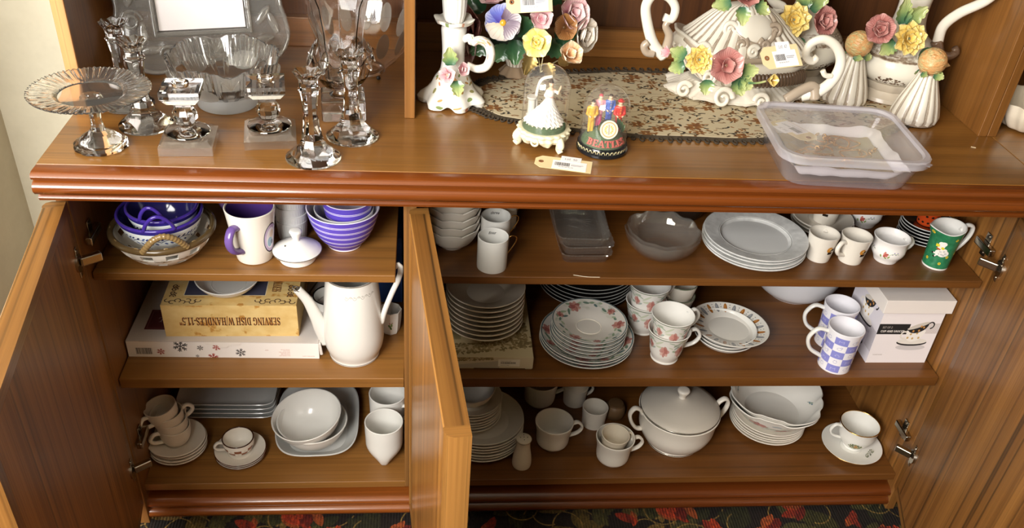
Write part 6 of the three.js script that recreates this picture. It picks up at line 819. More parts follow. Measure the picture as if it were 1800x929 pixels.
{ const out = [[0.0195, 0.0003], [0.022, 0], [0.0232, 0.002], [0.0255, 0.02], [0.0285, 0.042], [0.0308, 0.0575]];
  const mark = canvas(128, 128, (x, w, h) => { x.clearRect(0, 0, w, h); x.fillStyle = '#c98a3a'; x.beginPath(); x.ellipse(48, 48, 30, 34, 0, 0, TAU); x.fill(); x.fillStyle = '#221c18'; x.fillRect(52, 40, 54, 26); x.fillRect(36, 78, 58, 30); x.fillStyle = '#d9b070'; x.beginPath(); x.ellipse(54, 44, 12, 14, 0, 0, TAU); x.fill(); });
  const mk = (label, pos, turn, ph) => { const o = cup('white_cup', label, 'cup', pos, turn, { outer: out, t: 0.0026, mat: M.warm, group: 'white cups with a dark and gold badge', h: [0.0285, 0.046, 0.0252, 0.017, 0.0485, 0.0042, 0.0048] }); const [g, m] = decal(out, 0.018, 0.043, ph, 0.95, mark); mesh('badge', g, m, o); return o; };
  mk('left white cup with gold and dark badge, its handle turned away', [1.385, S1, -0.082], rad(60), -0.1 - rad(60)); mk('right white cup with gold and dark badge, handle at its left', [1.45, S1, -0.075], rad(205), -0.1 - rad(205)); mk('white cup standing on the white saucers with its badge to the front', [1.437, S1 + 0.0193, -0.197], rad(150), -1.0 - rad(150));
  const fo = [[0.021, 0.0002], [0.0225, 0], [0.0238, 0.003], [0.0262, 0.009], [0.0325, 0.02], [0.0338, 0.03], [0.0328, 0.042], [0.0362, 0.0535]];
  const roses = canvas(512, 128, (x, w, h) => { x.fillStyle = '#f2efec'; x.fillRect(0, 0, w, h); seed = 9; const bl = (cx, cy, r) => { for (let k = 0; k < 26; k++) { x.globalAlpha = 0.75; x.fillStyle = ['#a8443e', '#c4645a', '#d98c80', '#8c3a34'][k % 4]; const a = rnd(0, TAU), d = rnd(0, r); x.beginPath(); x.arc(cx + Math.cos(a) * d, cy + Math.sin(a) * d, rnd(2, 6), 0, TAU); x.fill(); } x.globalAlpha = 1; }; for (let k = 0; k < 4; k++) { const cx = 64 + k * 128; bl(cx, 62, 15); x.fillStyle = '#8aa05c'; for (const [a, b] of [[20, 14], [-18, 16], [6, 22]]) { x.beginPath(); x.ellipse(cx + a, 62 + b, 8, 4, a * 0.1, 0, TAU); x.fill(); } x.fillStyle = '#8f8cb4'; for (let j = 0; j < 5; j++) { x.beginPath(); x.arc(cx + 34 + j * 8, 58 - (j % 2) * 8, 3, 0, TAU); x.fill(); } x.strokeStyle = '#9aae74'; x.lineWidth = 2; x.beginPath(); x.moveTo(cx + 16, 66); x.quadraticCurveTo(cx + 44, 46, cx + 74, 62); x.stroke(); } }), fm = glaze(0xffffff, { map: roses });
  const fc = (label, pos, turn) => cup('rose_cup', label, 'cup', pos, turn, { outer: fo, t: 0.0026, mat: fm, hm: M.white, group: 'footed cups with rose sprays', h: [0.033, 0.043, 0.0325, 0.019, 0.0515, 0.0036, 0.0048] });
  fc('front footed white cup with rose sprays, beside the green jug', [1.527, S1, -0.079], rad(8)); fc('rear footed white cup with rose sprays, behind the front one', [1.538, S1, -0.218], rad(5));
  stack('black_saucer', 6, [1.643, S1, -0.158], 0.0072, (o) => { mesh('dish', plateGeo(0.0535, { foot: 0.55, h: 0.012, well: 0.45 }), glaze(C(30, 30, 32)), o); mesh('white_rim', put(new THREE.TorusGeometry(0.0533, 0.0011, 8, 72), 0, 0.0123, 0, PI / 2), M.grey, o); }, (p) => `${p} black white-rimmed saucer in the pile behind the green jug`, 'saucer', 'black saucers', 0.001);
  cup('spotted_cup', 'orange red cup with dark spots on the black saucers', 'cup', [1.64, S1 + 0.0408, -0.158], rad(40), { outer: [[0.017, 0.0003], [0.019, 0], [0.0205, 0.003], [0.023, 0.025], [0.0245, 0.045]], t: 0.0026, mat: glaze(0xffffff, { map: canvas(256, 96, (x, w, h) => { x.fillStyle = '#c2481e'; x.fillRect(0, 0, w, h); x.fillStyle = '#2a2018'; for (let k = 0; k < 36; k++) { x.beginPath(); x.arc((k % 12) * 21 + (k > 11 && k < 24 ? 10 : 0), 18 + Math.floor(k / 12) * 30, 5, 0, TAU); x.fill(); } }) }), h: [0.024, 0.036, 0.022, 0.014, 0.038, 0.003, 0.004] });
}
{ // green jug
  const out = [[0.022, 0.0003], [0.0242, 0], [0.0255, 0.002], [0.0262, 0.02], [0.0278, 0.05], [0.0302, 0.075], [0.0322, 0.09]];
  const tex = canvas(1024, 512, (x, w, h) => { x.fillStyle = '#2f7d55'; x.fillRect(0, 0, w, h); seed = 21; for (let k = 0; k < 900; k++) { x.globalAlpha = 0.12; x.fillStyle = ['#226848', '#4c9a70', '#1d5c3e'][k % 3]; x.beginPath(); x.ellipse(rnd(0, w), rnd(0, h), rnd(10, 50), rnd(6, 24), rnd(0, 3), 0, TAU); x.fill(); } x.globalAlpha = 1; x.fillStyle = '#ecebe6'; x.fillRect(0, h - 22, w, 22); x.fillRect(0, 0, w, 18);
    const daisy = (cx, cy) => { x.fillStyle = '#d9c23c'; for (let j = 0; j < 6; j++) { x.beginPath(); x.arc(cx + Math.cos(j * 1.05) * 11, cy + Math.sin(j * 1.05) * 11, 8, 0, TAU); x.fill(); } x.fillStyle = '#7a5a1c'; x.beginPath(); x.arc(cx, cy, 6, 0, TAU); x.fill(); }; for (const [a, b] of [[90, 90], [40, 250], [110, 400], [230, 90], [330, 70], [420, 250], [400, 440], [560, 110], [640, 60], [730, 200], [620, 400], [500, 420], [790, 420], [880, 100], [960, 300], [850, 330]]) daisy(a, b);
    const sh = (ox, oy) => { x.fillStyle = '#eeebe4'; for (const [a, b, r, s] of [[0, 0, 62, 48], [-44, 10, 34, 34], [44, 8, 36, 34], [10, -30, 40, 26], [6, 30, 46, 24]]) { x.beginPath(); x.ellipse(ox + a, oy + b, r, s, 0, 0, TAU); x.fill(); } x.strokeStyle = '#8a8a94'; x.lineWidth = 4; for (const [a, b] of [[-20, -8], [18, -18], [40, 8], [0, 22], [-34, 22], [24, 30]]) { x.beginPath(); x.ellipse(ox + a, oy + b, 10, 7, 0, 0, TAU); x.stroke(); } for (const [a, b] of [[-96, 26], [-70, 64]]) { x.strokeStyle = '#eeebe4'; x.lineWidth = 17; x.beginPath(); x.moveTo(ox - 40, oy + 26); x.lineTo(ox + a, oy + b); x.stroke(); x.fillStyle = '#1e1c1c'; x.beginPath(); x.ellipse(ox + a - 8, oy + b + 2, 12, 10, 0.3, 0, TAU); x.fill(); } x.fillStyle = '#f2efe8'; for (const [a, b, r] of [[-34, -104, 32], [-8, -112, 30], [-24, -82, 34]]) { x.beginPath(); x.arc(ox + a, oy + b, r, 0, TAU); x.fill(); } x.fillStyle = '#f1eadc'; x.beginPath(); x.ellipse(ox - 44, oy - 62, 26, 22, 0.3, 0, TAU); x.fill(); x.fillStyle = '#dfd23a'; x.fillRect(ox - 92, oy - 96, 42, 34); x.beginPath(); x.ellipse(ox - 8, oy - 56, 20, 15, 0.5, 0, TAU); x.fill(); x.fillStyle = '#b8552c'; x.beginPath(); x.ellipse(ox - 52, oy - 38, 26, 10, 0.2, 0, TAU); x.fill(); }; sh(770, 280); });
  const o = thing('jug', 'small green jug painted with a white sheep and yellow daisies', 'jug', [1.626, S1, -0.062], rad(6)), lip = (v, t, r) => { if (v.y > 0.06) { const q = sstep(0.06, 0.092, v.y), sp = Math.exp(-Math.pow(((t + PI / 2 + PI * 3) % TAU - PI) / 0.5, 2)), hd = Math.cos(t - PI / 2); v.x -= sp * q * 0.012; v.y += q * (0.007 * sp + 0.003 * hd - 0.004 * Math.exp(-Math.pow(((t + 0.35 + PI * 3) % TAU - PI) / 0.8, 2))); } };
  mesh('body', vessel(out, { t: 0.0028, warp: lip }), (() => { tex.offset.x = 0.84; return glaze(0xffffff, { map: tex }); })(), o); mesh('handle', sweep([[0.027, 0.078, 0], [0.039, 0.09, 0], [0.052, 0.086, 0], [0.0545, 0.072, 0], [0.046, 0.05, 0], [0.0255, 0.026, 0]], 0.0042, 0.0052, { side: [0, 0, 1], seg: 40 }), M.white, o); mesh('white_lining', lathe(spline([[0.0006, 0.0046], [0.022, 0.005], [0.0248, 0.04], [0.0274, 0.075], [0.0293, 0.0897]], 20), { seg: 56, warp: lip }), glaze(C(238, 236, 232), { side: THREE.DoubleSide }), o);
}
tag(mesh('pale_thread', sweep([[0.875, S1 + 0.0006, -0.006], [0.9, S1 + 0.0006, 0.0], [0.925, S1 + 0.0003, 0.0005]].map((p) => [p[0], p[1], p[2] - 0.002]), 0.0006, 0.0006, { seg: 16, radial: 6 }), std({ color: C(226, 212, 186), roughness: 0.9 }), scene), 'short pale thread lying on the upper shelf edge before the glass dishes', 'thread');

// ------------------------------------------------------------ right compartment, middle shelf
{ const W = 0.215, H = 0.032, D = 0.27, o = thing('lace_carton', 'flat cream carton with lace print and barcode label under the cream plates', 'box', [0.606 + W / 2, S2, -0.034 - D / 2 + 0.006], rad(-1));
  const lace = (x, w, h, y0, y1, sl) => { seed = 14; for (let k = 0; k < 190; k++) { const px = rnd(0, w), t = rnd(0, 1), py = lerp(y0, y1, t) + sl * px; x.fillStyle = ['#8d7850', '#a08c64', '#7d6a46'][k % 3]; x.beginPath(); x.ellipse(px, py, rnd(6, 14), rnd(4, 8), rnd(0, 3), 0, TAU); x.fill(); } };
  const top = canvas(512, 640, (x, w, h) => { x.fillStyle = '#c9b892'; x.fillRect(0, 0, w, h); x.fillStyle = '#a89a70'; x.fillRect(60, 380, 100, 120); x.fillRect(250, 350, 90, 130); lace(x, w, h, 560, 640, -0.16); lace(x, 90, h, 0, 500, 0); x.save(); x.translate(430, 0); lace(x, 60, h, 200, 560, 0); x.restore(); }), front = canvas(768, 128, (x, w, h) => { x.fillStyle = '#cfc0a0'; x.fillRect(0, 0, w, h); lace(x, 470, h, 6, 56, -0.06); x.fillStyle = '#b4a894'; x.beginPath(); x.moveTo(160, 96); x.lineTo(520, 40); x.lineTo(520, 128); x.lineTo(160, 128); x.fill(); x.fillStyle = '#e4dccb'; x.fillRect(510, 22, 160, 84); x.fillStyle = '#2a241c'; seed = 8; let p = 530; while (p < 640) { const b = rnd(2, 5); x.fillRect(p, 54, b, 20); p += b + rnd(2, 5); } x.font = '11px sans-serif'; x.fillText('CAKE PLATE SET', 528, 46); x.font = '9px sans-serif'; x.fillText('MADE IN CHINA', 528, 94); });
  const pl = std({ color: C(206, 190, 158), roughness: 0.85 }); mesh('carton', put(new THREE.BoxGeometry(W, H - 0.004, D), 0, 0.004 + (H - 0.004) / 2, 0), [pl, pl, flat(top), pl, flat(front), pl], o); for (const [x, w] of [[W / 2 - 0.008, 0.014], [-0.03, 0.032], [-W / 2 + 0.02, 0.02]]) mesh('tray_foot', put(new RoundedBoxGeometry(w, 0.0042, D - 0.004, 1, 0.001), x, 0.0021, 0), pl, o);
  stack('cream_plate', 8, [0.722, S2 + H + 0.0004, -0.136], 0.0119, (q) => mesh('dish', plateGeo(0.082, { foot: 0.58, h: 0.0215, well: 0.5, t: 0.0032, deep: 0.36 }), M.cream, q), (p) => `${p} cream plate in the stack on the lace-printed carton`, 'plate', 'cream plates', 0.0009);
}
{ const blooms = (x, w, h, n, r0, r1, s) => { seed = s; const leafs = ['#4c6a58', '#6f8a6a', '#3a5656', '#93a482'], rm = (r0 + r1) / 2 * w;
    for (let k = 0; k < 90; k++) { const a = rnd(0, TAU), r = rm + rnd(-0.06, 0.06) * w; x.globalAlpha = 0.28; x.fillStyle = ['#9fb09a', '#b8c0a4', '#8a9c98', '#c4c6b4'][k % 4]; x.beginPath(); x.ellipse(w / 2 + Math.cos(a) * r, h / 2 + Math.sin(a) * r, w * rnd(0.03, 0.07), w * rnd(0.012, 0.026), a + PI / 2 + rnd(-0.5, 0.5), 0, TAU); x.fill(); }
    x.globalAlpha = 1; x.lineWidth = w * 0.014; x.strokeStyle = '#5c6f72'; x.beginPath(); x.arc(w / 2, h / 2, w * 0.488, 0, TAU); x.stroke();
    for (let k = 0; k < n * 6; k++) { const a = k / (n * 6) * TAU + rnd(-0.06, 0.06), r = rnd(r0, r1) * w; x.globalAlpha = 0.75; x.fillStyle = leafs[k % 4]; x.beginPath(); x.ellipse(w / 2 + Math.cos(a) * r, h / 2 + Math.sin(a) * r, w * rnd(0.025, 0.052), w * 0.016, a + rnd(0.6, 2.2), 0, TAU); x.fill(); }
    for (let k = 0; k < n; k++) { const a = (k + 0.3 * (k % 2)) / n * TAU + 0.3, r = lerp(r0, r1, 0.4 + 0.2 * (k % 2)) * w, cx = w / 2 + Math.cos(a) * r, cy = h / 2 + Math.sin(a) * r, f = k % 2 ? 0.8 : 1.25; for (let j = 0; j < 7; j++) { x.globalAlpha = 0.8; x.fillStyle = ['#a4645c', '#bc8074', '#94534e', '#c8988a'][j % 4]; const b = j * 0.9 + k; x.beginPath(); x.ellipse(cx + Math.cos(b) * w * 0.03 * f, cy + Math.sin(b) * w * 0.026 * f, w * 0.04 * f, w * 0.023 * f, b, 0, TAU); x.fill(); } } x.globalAlpha = 1; };
  const ft = (n, r0, r1, s) => glaze(0xffffff, { map: canvas(512, 512, (x, w, h) => { x.fillStyle = '#dcd6ce'; x.fillRect(0, 0, w, h); blooms(x, w, h, n, r0, r1, s); }) }), f1 = ft(8, 0.36, 0.46, 4), f2 = ft(6, 0.34, 0.45, 17);
  stack('floral_plate', 3, [0.94, S2, -0.104], 0.0078, (o) => { mesh('dish', plateGeo(0.1, { foot: 0.62, h: 0.0215, well: 0.62 }), f1, o); }, (p) => `${p} larger flower-bordered plate under the flowered saucers`, 'plate', 'flower-bordered plates', 0.0012);
  stack('floral_saucer', 5, [0.9395, S2 + 0.0206, -0.094], 0.0093, (o) => { mesh('dish', plateGeo(0.0795, { foot: 0.55, h: 0.02, well: 0.36 }), f2, o); mesh('cup_ring', put(new THREE.TorusGeometry(0.026, 0.001, 6, 56), 0, 0.0046, 0, PI / 2), M.stone, o); }, (p) => `${p} flower-bordered saucer in the pile on the flowered plates`, 'saucer', 'flower-bordered saucers', 0.0014);
  stack('dark_plate', 6, [0.972, S2, -0.325], 0.0098, (o) => { mesh('dish', plateGeo(0.11, { foot: 0.6, h: 0.02 }), glaze(C(58, 54, 50)), o); mesh('pale_rim', put(new THREE.TorusGeometry(0.1096, 0.0009, 6, 84), 0, 0.0205, 0, PI / 2), M.grey, o); }, (p) => `${p} dark grey plate in the stack at the shelf back`, 'plate', 'dark grey plates');
  const out = [[0.0255, 0.0004], [0.0288, 0], [0.0295, 0.003], [0.0285, 0.006], [0.034, 0.022], [0.0375, 0.045], [0.0428, 0.068], [0.0455, 0.0765]];
  const wr = canvas(1024, 192, (x, w, h) => { x.fillStyle = '#efece6'; x.fillRect(0, 0, w, h); seed = 71; x.fillStyle = '#8f9a86'; x.fillRect(0, 6, w, 7); for (let k = 0; k < 46; k++) { x.globalAlpha = 0.5; x.fillStyle = ['#b9c8a0', '#8ea688', '#6c8a80'][k % 3]; x.beginPath(); x.ellipse(rnd(0, w), rnd(20, 96), rnd(20, 46), rnd(4, 9), rnd(-0.5, 0.5), 0, TAU); x.fill(); } for (let k = 0; k < 7; k++) { const cx = 73 + k * 146, cy = k % 2 ? 74 : 92, f = k % 2 ? 1 : 1.35; for (let j = 0; j < 7; j++) { x.globalAlpha = 0.7; x.fillStyle = ['#c08078', '#d29a8e', '#b06a62', '#dcb0a4'][j % 4]; x.beginPath(); x.ellipse(cx + Math.cos(j * 0.9) * 14 * f, cy + Math.sin(j * 0.9) * 10 * f, 22 * f, 11 * f, j * 0.7, 0, TAU); x.fill(); } } x.globalAlpha = 1; }), wm = glaze(0xffffff, { map: wr });
  const tc = (label, pos, turn) => cup('floral_teacup', label, 'cup', pos, turn, { outer: out, t: 0.0026, n: 30, mat: wm, hm: M.white, group: 'flower-bordered teacups', h: [0.043, 0.066, 0.036, 0.026, 0.07, 0.0036, 0.0056] });
  tc('lower flowered teacup of the front pair beside the petal plate', [1.107, S2, -0.07], rad(4)); tc('upper flowered teacup of the front pair, nested in the lower', [1.1085, S2 + 0.037, -0.071], rad(24)); tc('lower flowered teacup of the rear pair, behind the front pair', [1.078, S2, -0.17], rad(30)); tc('upper flowered teacup of the rear pair, under the shelf', [1.079, S2 + 0.046, -0.17], rad(26));
  const gr = (label, pos) => cup('green_rim_bowl', label, 'bowl', pos, 0, { outer: [[0.018, 0.0003], [0.021, 0], [0.0225, 0.003], [0.03, 0.025], [0.037, 0.058]], t: 0.0026, mat: M.stone, trim: glaze(C(112, 120, 98)) }); gr('lower green-rimmed bowl behind the front teacups', [1.166, S2, -0.222]); gr('upper green-rimmed bowl nested in the lower, behind the front teacups', [1.1665, S2 + 0.034, -0.2225]);
}
{ const petals = glaze(0xffffff, { map: canvas(512, 512, (x, w, h) => { x.fillStyle = '#e6e2da'; x.fillRect(0, 0, w, h); for (let k = 0; k < 22; k++) { const a = k / 22 * TAU; x.save(); x.translate(w / 2, h / 2); x.rotate(a); x.fillStyle = k % 2 ? '#a3672e' : '#8b8d90'; x.beginPath(); x.ellipse(w * 0.395, 0, w * 0.066, w * 0.024, 0, 0, TAU); x.fill(); x.fillStyle = k % 2 ? '#c48d52' : '#a9abae'; x.beginPath(); x.ellipse(w * 0.41, -w * 0.005, w * 0.03, w * 0.008, 0, 0, TAU); x.fill(); x.rotate(TAU / 44); x.fillStyle = '#7f8286'; for (const q of [0.37, 0.41, 0.445]) { x.beginPath(); x.arc(w * q, 0, w * 0.007, 0, TAU); x.fill(); } x.restore(); } }) });
  stack('white_dish', 3, [1.252, S2, -0.124], 0.0085, (o) => mesh('dish', vessel([[0.034, 0.0004], [0.04, 0], [0.043, 0.002], [0.058, 0.012], [0.0675, 0.0235]], { t: 0.003 }), M.white, o), (p) => `${p} plain white dish under the petal-patterned plate`, 'dish', 'plain white dishes', 0.001);
  const o = thing('petal_plate', 'plate with brown and grey petal border lying on white dishes', 'plate', [1.259, S2 + 0.0285, -0.127], 0); o.rotation.z = -0.04; mesh('dish', plateGeo(0.0845, { foot: 0.5, h: 0.0165, well: 0.54, warp: (v) => { v.x *= 1.02; v.z *= 0.97; } }), petals, o);
  const b = thing('serving_bowl', 'large plain white bowl at the shelf back left of the cup carton', 'bowl', [1.474, S2, -0.318]); mesh('body', vessel([[0.05, 0.0004], [0.055, 0], [0.058, 0.003], [0.09, 0.03], [0.108, 0.075], [0.112, 0.12]], { t: 0.004 }), glaze(C(232, 232, 236)), b);
}
{ // checked mugs
  const out = [[0.0305, 0.0004], [0.0335, 0], [0.0345, 0.0025], [0.0342, 0.03], [0.0352, 0.07], [0.038, 0.103]];
  const chk = glaze(0xffffff, { map: canvas(1024, 512, (x, w, h) => { x.fillStyle = '#eceaf0'; x.fillRect(0, 0, w, h); const nx = 8, ny = 5, top = 60, ch = (h - top - 20) / ny, cw = w / nx; for (let j = 0; j < ny; j++) for (let i = 0; i < nx; i++) { const on = (i + j) % 2; if (on) { x.fillStyle = '#8a8cd0'; x.fillRect(i * cw, top + j * ch, cw, ch); } x.strokeStyle = on ? '#c9c8ea' : '#9a98c8'; x.lineWidth = 3; const cx = (i + 0.5) * cw, cy = top + (j + 0.5) * ch, k = (i * 7 + j * 3) % 4; x.beginPath(); if (k === 0) { x.ellipse(cx, cy + 4, 22, 14, 0, 0, TAU); x.moveTo(cx + 18, cy - 10); x.arc(cx + 18, cy - 14, 9, 0, TAU); } else if (k === 1) { x.moveTo(cx - 22, cy + 18); x.lineTo(cx - 22, cy - 10); x.lineTo(cx - 10, cy - 2); x.lineTo(cx + 10, cy - 2); x.lineTo(cx + 22, cy - 12); x.lineTo(cx + 22, cy + 18); } else if (k === 2) { x.arc(cx, cy, 18, 0, TAU); x.moveTo(cx - 12, cy - 22); x.lineTo(cx - 6, cy - 12); x.moveTo(cx + 12, cy - 22); x.lineTo(cx + 6, cy - 12); } else { x.moveTo(cx - 24, cy + 12); x.quadraticCurveTo(cx, cy - 26, cx + 24, cy + 12); x.lineTo(cx + 12, cy + 18); x.moveTo(cx - 12, cy + 18); x.lineTo(cx - 16, cy + 6); } x.stroke(); } }) });
  const mk = (label, pos, turn) => cup('checked_mug', label, 'mug', pos, turn, { outer: out, t: 0.0028, mat: chk, hm: M.white, group: 'blue and white checked mugs', h: [0.0365, 0.088, 0.0345, 0.02, 0.071, 0.0042, 0.006, 0.06] });
  mk('front blue and white checked mug with animal outlines beside the cup carton', [1.477, S2, -0.044], rad(172)); mk('rear blue and white checked mug touching the cup carton', [1.499, S2, -0.124], rad(168));
}
{ // boxed cups and saucers
  const W = 0.136, D = 0.135, H = 0.172, o = thing('cup_carton', 'white lidded gift box printed with spotted cups, reading cup and saucer', 'box', [1.6195, S2, -0.05 - D / 2], 0);
  const art = (x, s, ox, oy) => { x.save(); x.translate(ox, oy); x.scale(s, s); x.fillStyle = 'rgba(150,142,146,0.35)'; x.beginPath(); x.ellipse(10, 118, 100, 20, 0, 0, TAU); x.fill(); x.fillStyle = '#221f20'; x.beginPath(); x.ellipse(6, 86, 102, 22, 0.0, 0, TAU); x.fill(); x.fillStyle = '#e8e2da'; x.beginPath(); x.ellipse(6, 78, 100, 20, 0, 0, TAU); x.fill(); x.fillStyle = '#f3eee8'; x.beginPath(); x.moveTo(-56, 6); x.quadraticCurveTo(-50, 76, -6, 80); x.quadraticCurveTo(60, 80, 74, 4); x.fill(); x.strokeStyle = '#e6dfd6'; x.lineWidth = 10; x.beginPath(); x.arc(-64, 36, 22, 1, 5.2); x.stroke(); x.fillStyle = '#c9a86a'; for (const [a, b] of [[-20, 30], [20, 24], [40, 54], [0, 58], [-34, 54]]) { x.beginPath(); x.arc(a, b, 7, 0, TAU); x.fill(); } x.rotate(-0.26); x.fillStyle = '#1d1b1c'; x.beginPath(); x.moveTo(-52, -14); x.quadraticCurveTo(-34, 26, 20, 24); x.quadraticCurveTo(76, 20, 86, -26); x.closePath(); x.fill(); x.fillStyle = '#cfc7bd'; x.beginPath(); x.ellipse(16, -22, 70, 13, -0.08, 0, TAU); x.fill(); x.strokeStyle = '#1d1b1c'; x.lineWidth = 8; x.beginPath(); x.arc(96, -4, 20, -2.2, 1.8); x.stroke(); x.fillStyle = '#c98f4a'; for (const [a, b] of [[-14, 6], [22, 12], [52, -2], [36, -12]]) { x.beginPath(); x.arc(a, b, 7, 0, TAU); x.fill(); } x.restore(); };
  const front = canvas(512, 512, (x, w, h) => { x.fillStyle = '#f0e9ea'; x.fillRect(0, 0, w, h); x.fillStyle = '#1e1c1c'; x.fillRect(0, 186, 260, 84); x.fillStyle = '#b9aea8'; for (let k = 0; k < 11; k++) x.fillRect(400 + k * 10, 180, 5, 84); x.fillStyle = '#cfc4be'; x.font = '22px sans-serif'; x.fillText('SET OF 2', 32, 222); x.fillStyle = '#f2ece8'; x.font = 'bold 24px sans-serif'; x.fillText('CUP AND SAUCER', 28, 254); x.fillStyle = '#b4aaa6'; x.font = '15px sans-serif'; x.fillText('HOMEWARE', 36, 448); art(x, 1.25, 318, 232); });
  const side = canvas(512, 512, (x, w, h) => { x.fillStyle = '#ddd8e0'; x.fillRect(0, 0, w, h); art(x, 1.4, 260, 150); x.fillStyle = '#3a3434'; x.beginPath(); x.ellipse(240, 430, 130, 40, 0, 0, TAU); x.fill(); x.fillStyle = '#8c8486'; for (let k = 0; k < 14; k++) x.fillRect(400 + k * 8, 260, 3, 160); });
  const card = std({ color: C(236, 228, 222), roughness: 0.7 }); mesh('carton', put(new THREE.BoxGeometry(W, H - 0.006, D), 0, (H - 0.006) / 2, 0), [card, flat(side), card, card, flat(front), card], o);
  mesh('lid', put(new RoundedBoxGeometry(W + 0.016, 0.033, D + 0.016, 2, 0.001), 0.0, H - 0.0165, 0), card, o);
}
// ------------------------------------------------------------ right compartment, bottom
stack('large_plate', 7, [0.731, S0, -0.133], 0.0088, (o) => mesh('dish', plateGeo(0.0965, { foot: 0.62, h: 0.018, well: 0.66 }), M.stone, o), (p) => `${p} large stone-white plate in the pile behind the middle door`, 'plate', 'large stone-white plates', 0.0012);
stack('small_plate', 7, [0.704, S0 + 6 * 0.0088 + 0.0046, -0.145], 0.0082, (o) => mesh('dish', plateGeo(0.0705, { foot: 0.58, h: 0.0165, well: 0.6 }), M.stone, o), (p) => `${p} small stone-white plate on top of the large plates`, 'plate', 'small stone-white plates', 0.001);
{ const b = thing('cereal_bowl', 'stone-white bowl on the small plates behind the middle door', 'bowl', [0.700, S0 + 0.0574 + 6 * 0.0082 + 0.0046, -0.148]); mesh('body', vessel([[0.024, 0.0003], [0.028, 0], [0.03, 0.002], [0.048, 0.014], [0.0585, 0.036]], { t: 0.003 }), M.stone, b); }
{ const o = thing('salt_shaker', 'small cream salt shaker with pierced domed top', 'shaker', [0.819, S0, -0.045]); mesh('body', lathe([[0, 0], ...spline([[0.019, 0.0003], [0.0215, 0.003], [0.0222, 0.014], [0.0205, 0.032], [0.0165, 0.055], [0.0156, 0.07], [0.0168, 0.0795]], 26), [0, 0.0795]], { seg: 48 }), M.cream, o); mesh('top', lathe([[0, 0.0796], [0.0172, 0.0796], [0.0176, 0.082], [0.0165, 0.0838], [0.009, 0.0862], [0, 0.087]], { seg: 48 }), M.cream, o); mesh('groove_line', put(new THREE.TorusGeometry(0.0171, 0.0005, 6, 48), 0, 0.0797, 0, PI / 2), glaze(C(92, 76, 60)), o); for (const [x, z] of [[0, 0], [0.008, 0], [-0.008, 0], [0, 0.008], [0, -0.008]]) mesh('pour_hole', put(new THREE.CylinderGeometry(0.0009, 0.0009, 0.001, 10), x, x || z ? 0.0866 : 0.0872, z), M.black, o); }
{ const out = [[0.022, 0.0003], [0.0265, 0], [0.0285, 0.003], [0.036, 0.0105], [0.0382, 0.022], [0.0395, 0.045], [0.0442, 0.068], [0.0447, 0.0725]], gilt = glaze(C(150, 140, 124));
  const tc = (label, pos, turn, o = {}) => cup('stone_teacup', label, 'cup', pos, turn, { outer: out, t: 0.0026, n: 28, mat: M.stone, group: 'stone-white teacups', h: [0.0415, 0.058, 0.0385, 0.022, 0.0685, 0.0032, 0.006], ...o });
  tc('stone-white teacup standing alone beside the salt shaker', [0.897, S0, -0.111], rad(6)); tc('stone-white teacup at the back left, under the middle shelf', [0.882, S0, -0.258], rad(10)); tc('stone-white teacup in front of the tureen, holding a smaller cup', [1.031, S0, -0.059], rad(8));
  const sm = [[0.018, 0.0003], [0.021, 0], [0.0225, 0.003], [0.0265, 0.012], [0.0295, 0.03], [0.0325, 0.048]]; const s = cup('coffee_cup', 'small cream cup tilted inside the front stone-white teacup', 'cup', [1.0275, S0 + 0.033, -0.0595], rad(20), { outer: sm, t: 0.0024, mat: M.cream, h: [0.032, 0.038, 0.0285, 0.016, 0.045, 0.0026, 0.0042] }); s.rotation.set(0.05, rad(20), -0.05);
  const st = [[0.0235, 0.0003], [0.0265, 0], [0.0275, 0.003], [0.0285, 0.02], [0.0312, 0.0525]]; cup('beaker', 'small handleless cream beaker behind the front teacup', 'cup', [1.006, S0, -0.18], 0, { outer: st, t: 0.0026, mat: M.stone });
  cup('beaker', 'lower cream cup of the pair at the back under the middle shelf', 'cup', [0.97, S0, -0.258], rad(15), { outer: st, t: 0.0026, mat: M.stone, h: [0.031, 0.04, 0.029, 0.014, 0.048, 0.003, 0.005] }); cup('beaker', 'upper cream cup of the pair at the back under the middle shelf', 'cup', [0.9705, S0 + 0.032, -0.2585], rad(25), { outer: st, t: 0.0026, mat: M.stone, h: [0.031, 0.04, 0.029, 0.014, 0.048, 0.003, 0.005] });
  const bp = thing('clay_pot', 'little brown clay pot in shade between the beaker and tureen', 'pot', [1.062, S0, -0.205]); mesh('body', vessel([[0.017, 0], [0.021, 0.002], [0.025, 0.015], [0.0235, 0.03], [0.02, 0.038]], { t: 0.003 }), glaze(C(120, 92, 62), { roughness: 0.5 }), bp); mesh('pot_cap', lathe([[0, 0.0385], [0.02, 0.0385], [0.018, 0.042], [0, 0.046]], { seg: 32 }), glaze(C(104, 78, 52)), bp);
}
